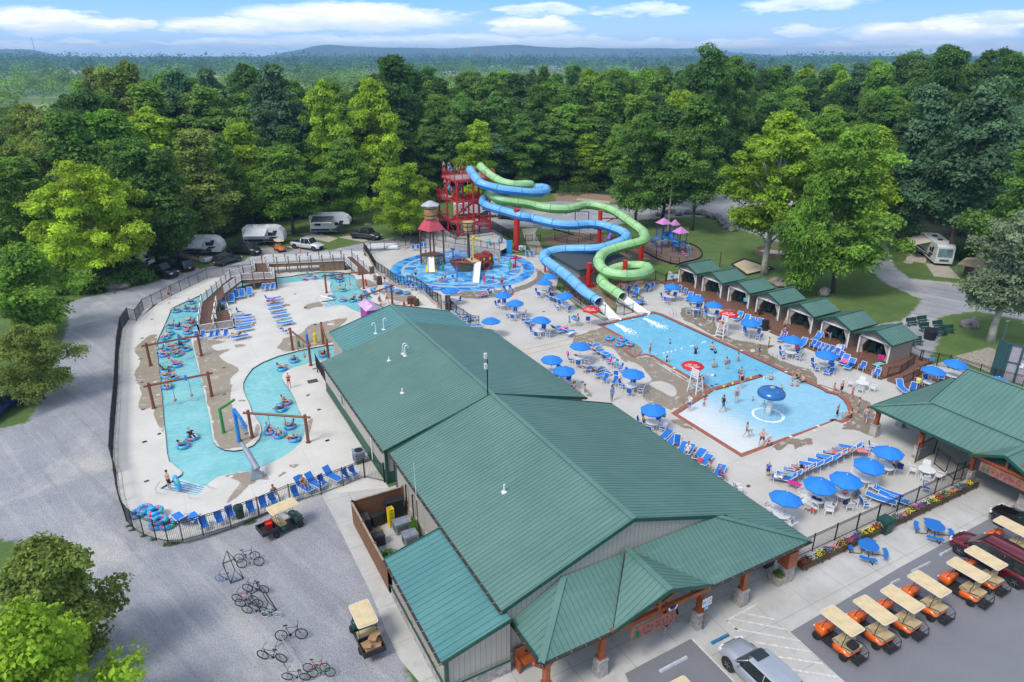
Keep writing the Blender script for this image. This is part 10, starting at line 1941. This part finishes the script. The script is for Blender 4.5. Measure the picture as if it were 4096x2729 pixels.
ridge('hills',3700,[(-300,131),(0,132),(150,130),(400,132),(560,131),(640,131),(900,133),(1200,132),(1500,133),(2600,132)],250,(.03,.06,.03))
ridge('hills',4400,[(-300,130.5),(200,131),(500,130),(700,131),(1100,131.5),(1500,131),(2000,131),(2600,131)],300,(.03,.06,.03))
def farhouse(x,y,dist,s_,lb,rc=(.5,.5,.5)):
 v=ptd('O',x,y,dist);t=tH('farmhouse',lb,'house',(v.x,v.y,0),.5);q=MB();q.box(-5*s_,5*s_,-4*s_,4*s_,0,6*s_);q.add([(-5*s_,-4*s_,6*s_),(-5*s_,4*s_,6*s_),(-5*s_,0,8.6*s_),(5*s_,-4*s_,6*s_),(5*s_,4*s_,6*s_),(5*s_,0,8.6*s_)],[(0,2,1),(3,4,5)]);q.ob('wall',mat('m163',(.75,.74,.72),.7,var=.05),t)
 q=MB();q.add([(-5.4*s_,-4.5*s_,5.8*s_),(5.4*s_,-4.5*s_,5.8*s_),(5.4*s_,0,8.8*s_),(-5.4*s_,0,8.8*s_),(-5.4*s_,4.5*s_,5.8*s_),(5.4*s_,4.5*s_,5.8*s_)],[(0,1,2,3),(3,2,5,4)]);q.ob('roof',mat('m164',rc,.6,var=.1),t)
 for i in(-2.5,2.5):
  for z in(1.5,4):q=MB();q.box((i-.5)*s_,(i+.5)*s_,-4.06*s_,-4.0*s_,z*s_,(z+1.2)*s_);q.ob('window',GS,t)
farhouse(727,188,420,1.0,'white farmhouse glimpsed between the tree tops');farhouse(541,178,380,.9,'white house half hidden in the dark skyline tree')
t=tH('cement_works',"tall grey industrial tower with a red top on the horizon",'tower',tuple(ptd('O',1098,134,3500)*1.0-V3(0,0,HC)));q=MB();q.box(-9,9,-9,9,0,52);q.box(-40,-10,-12,12,0,24);q.ob('body',mat('m165',(.38,.36,.36),.9,var=.2,vs=.05),t);q=MB();q.la([(4,52),(3.5,74)],10);q.ob('chimney',mat('m166',(.5,.22,.2),.8,var=0),t)
p=ptd('O',1216,134,2600)-V3(0,0,HC);t=tH('water_tower','pale blue water tower far away on the plain','water tower',tuple(p));q=MB();q.tb((0,0,0),(0,0,24),1.6,n=10);q.ob('stem',mat('m167',(.5,.6,.7),.5,var=0),t);q=MB();q.ball((0,0,27),8,8,5.5,14,9);q.ob('tank',mat('m168',(.10,.30,.55),.5,var=0),t)
p=ptd('O',84,134,2600)-V3(0,0,HC);q=MB();q.tb((0,0,0),(0,0,88),1.2,.5,5);tag(q.ob('radio_mast',mat('m169',(.2,.2,.22),.7,var=0),loc=p),'thin mast on the left horizon','mast')
p=ptd('O',1667,134,900)-V3(0,0,HC);q=MB();q.tb((0,0,0),(0,0,39),.5,.25,5);q.cb((0,0,38),(3,.5,1.5),0);tag(q.ob('radio_mast',MATS['m169'],loc=p),'small phone mast above the right woods','mast')
q=MB();q.box(-7200,7200,-7200,7200,-2.6,140);m=bpy.data.materials.new('haze');m.use_nodes=True;n=m.node_tree.nodes;n.remove(n['Principled BSDF']);pv=n.new('ShaderNodeVolumePrincipled');sI(pv,'Color',(.36,.67,1,1));sI(pv,'Density',HAZE_D);sI(pv,'Anisotropy',.2);m.node_tree.links.new(pv.outputs[0],n['Material Output'].inputs['Volume'])
tag(q.ob('haze',m),kind='stuff')
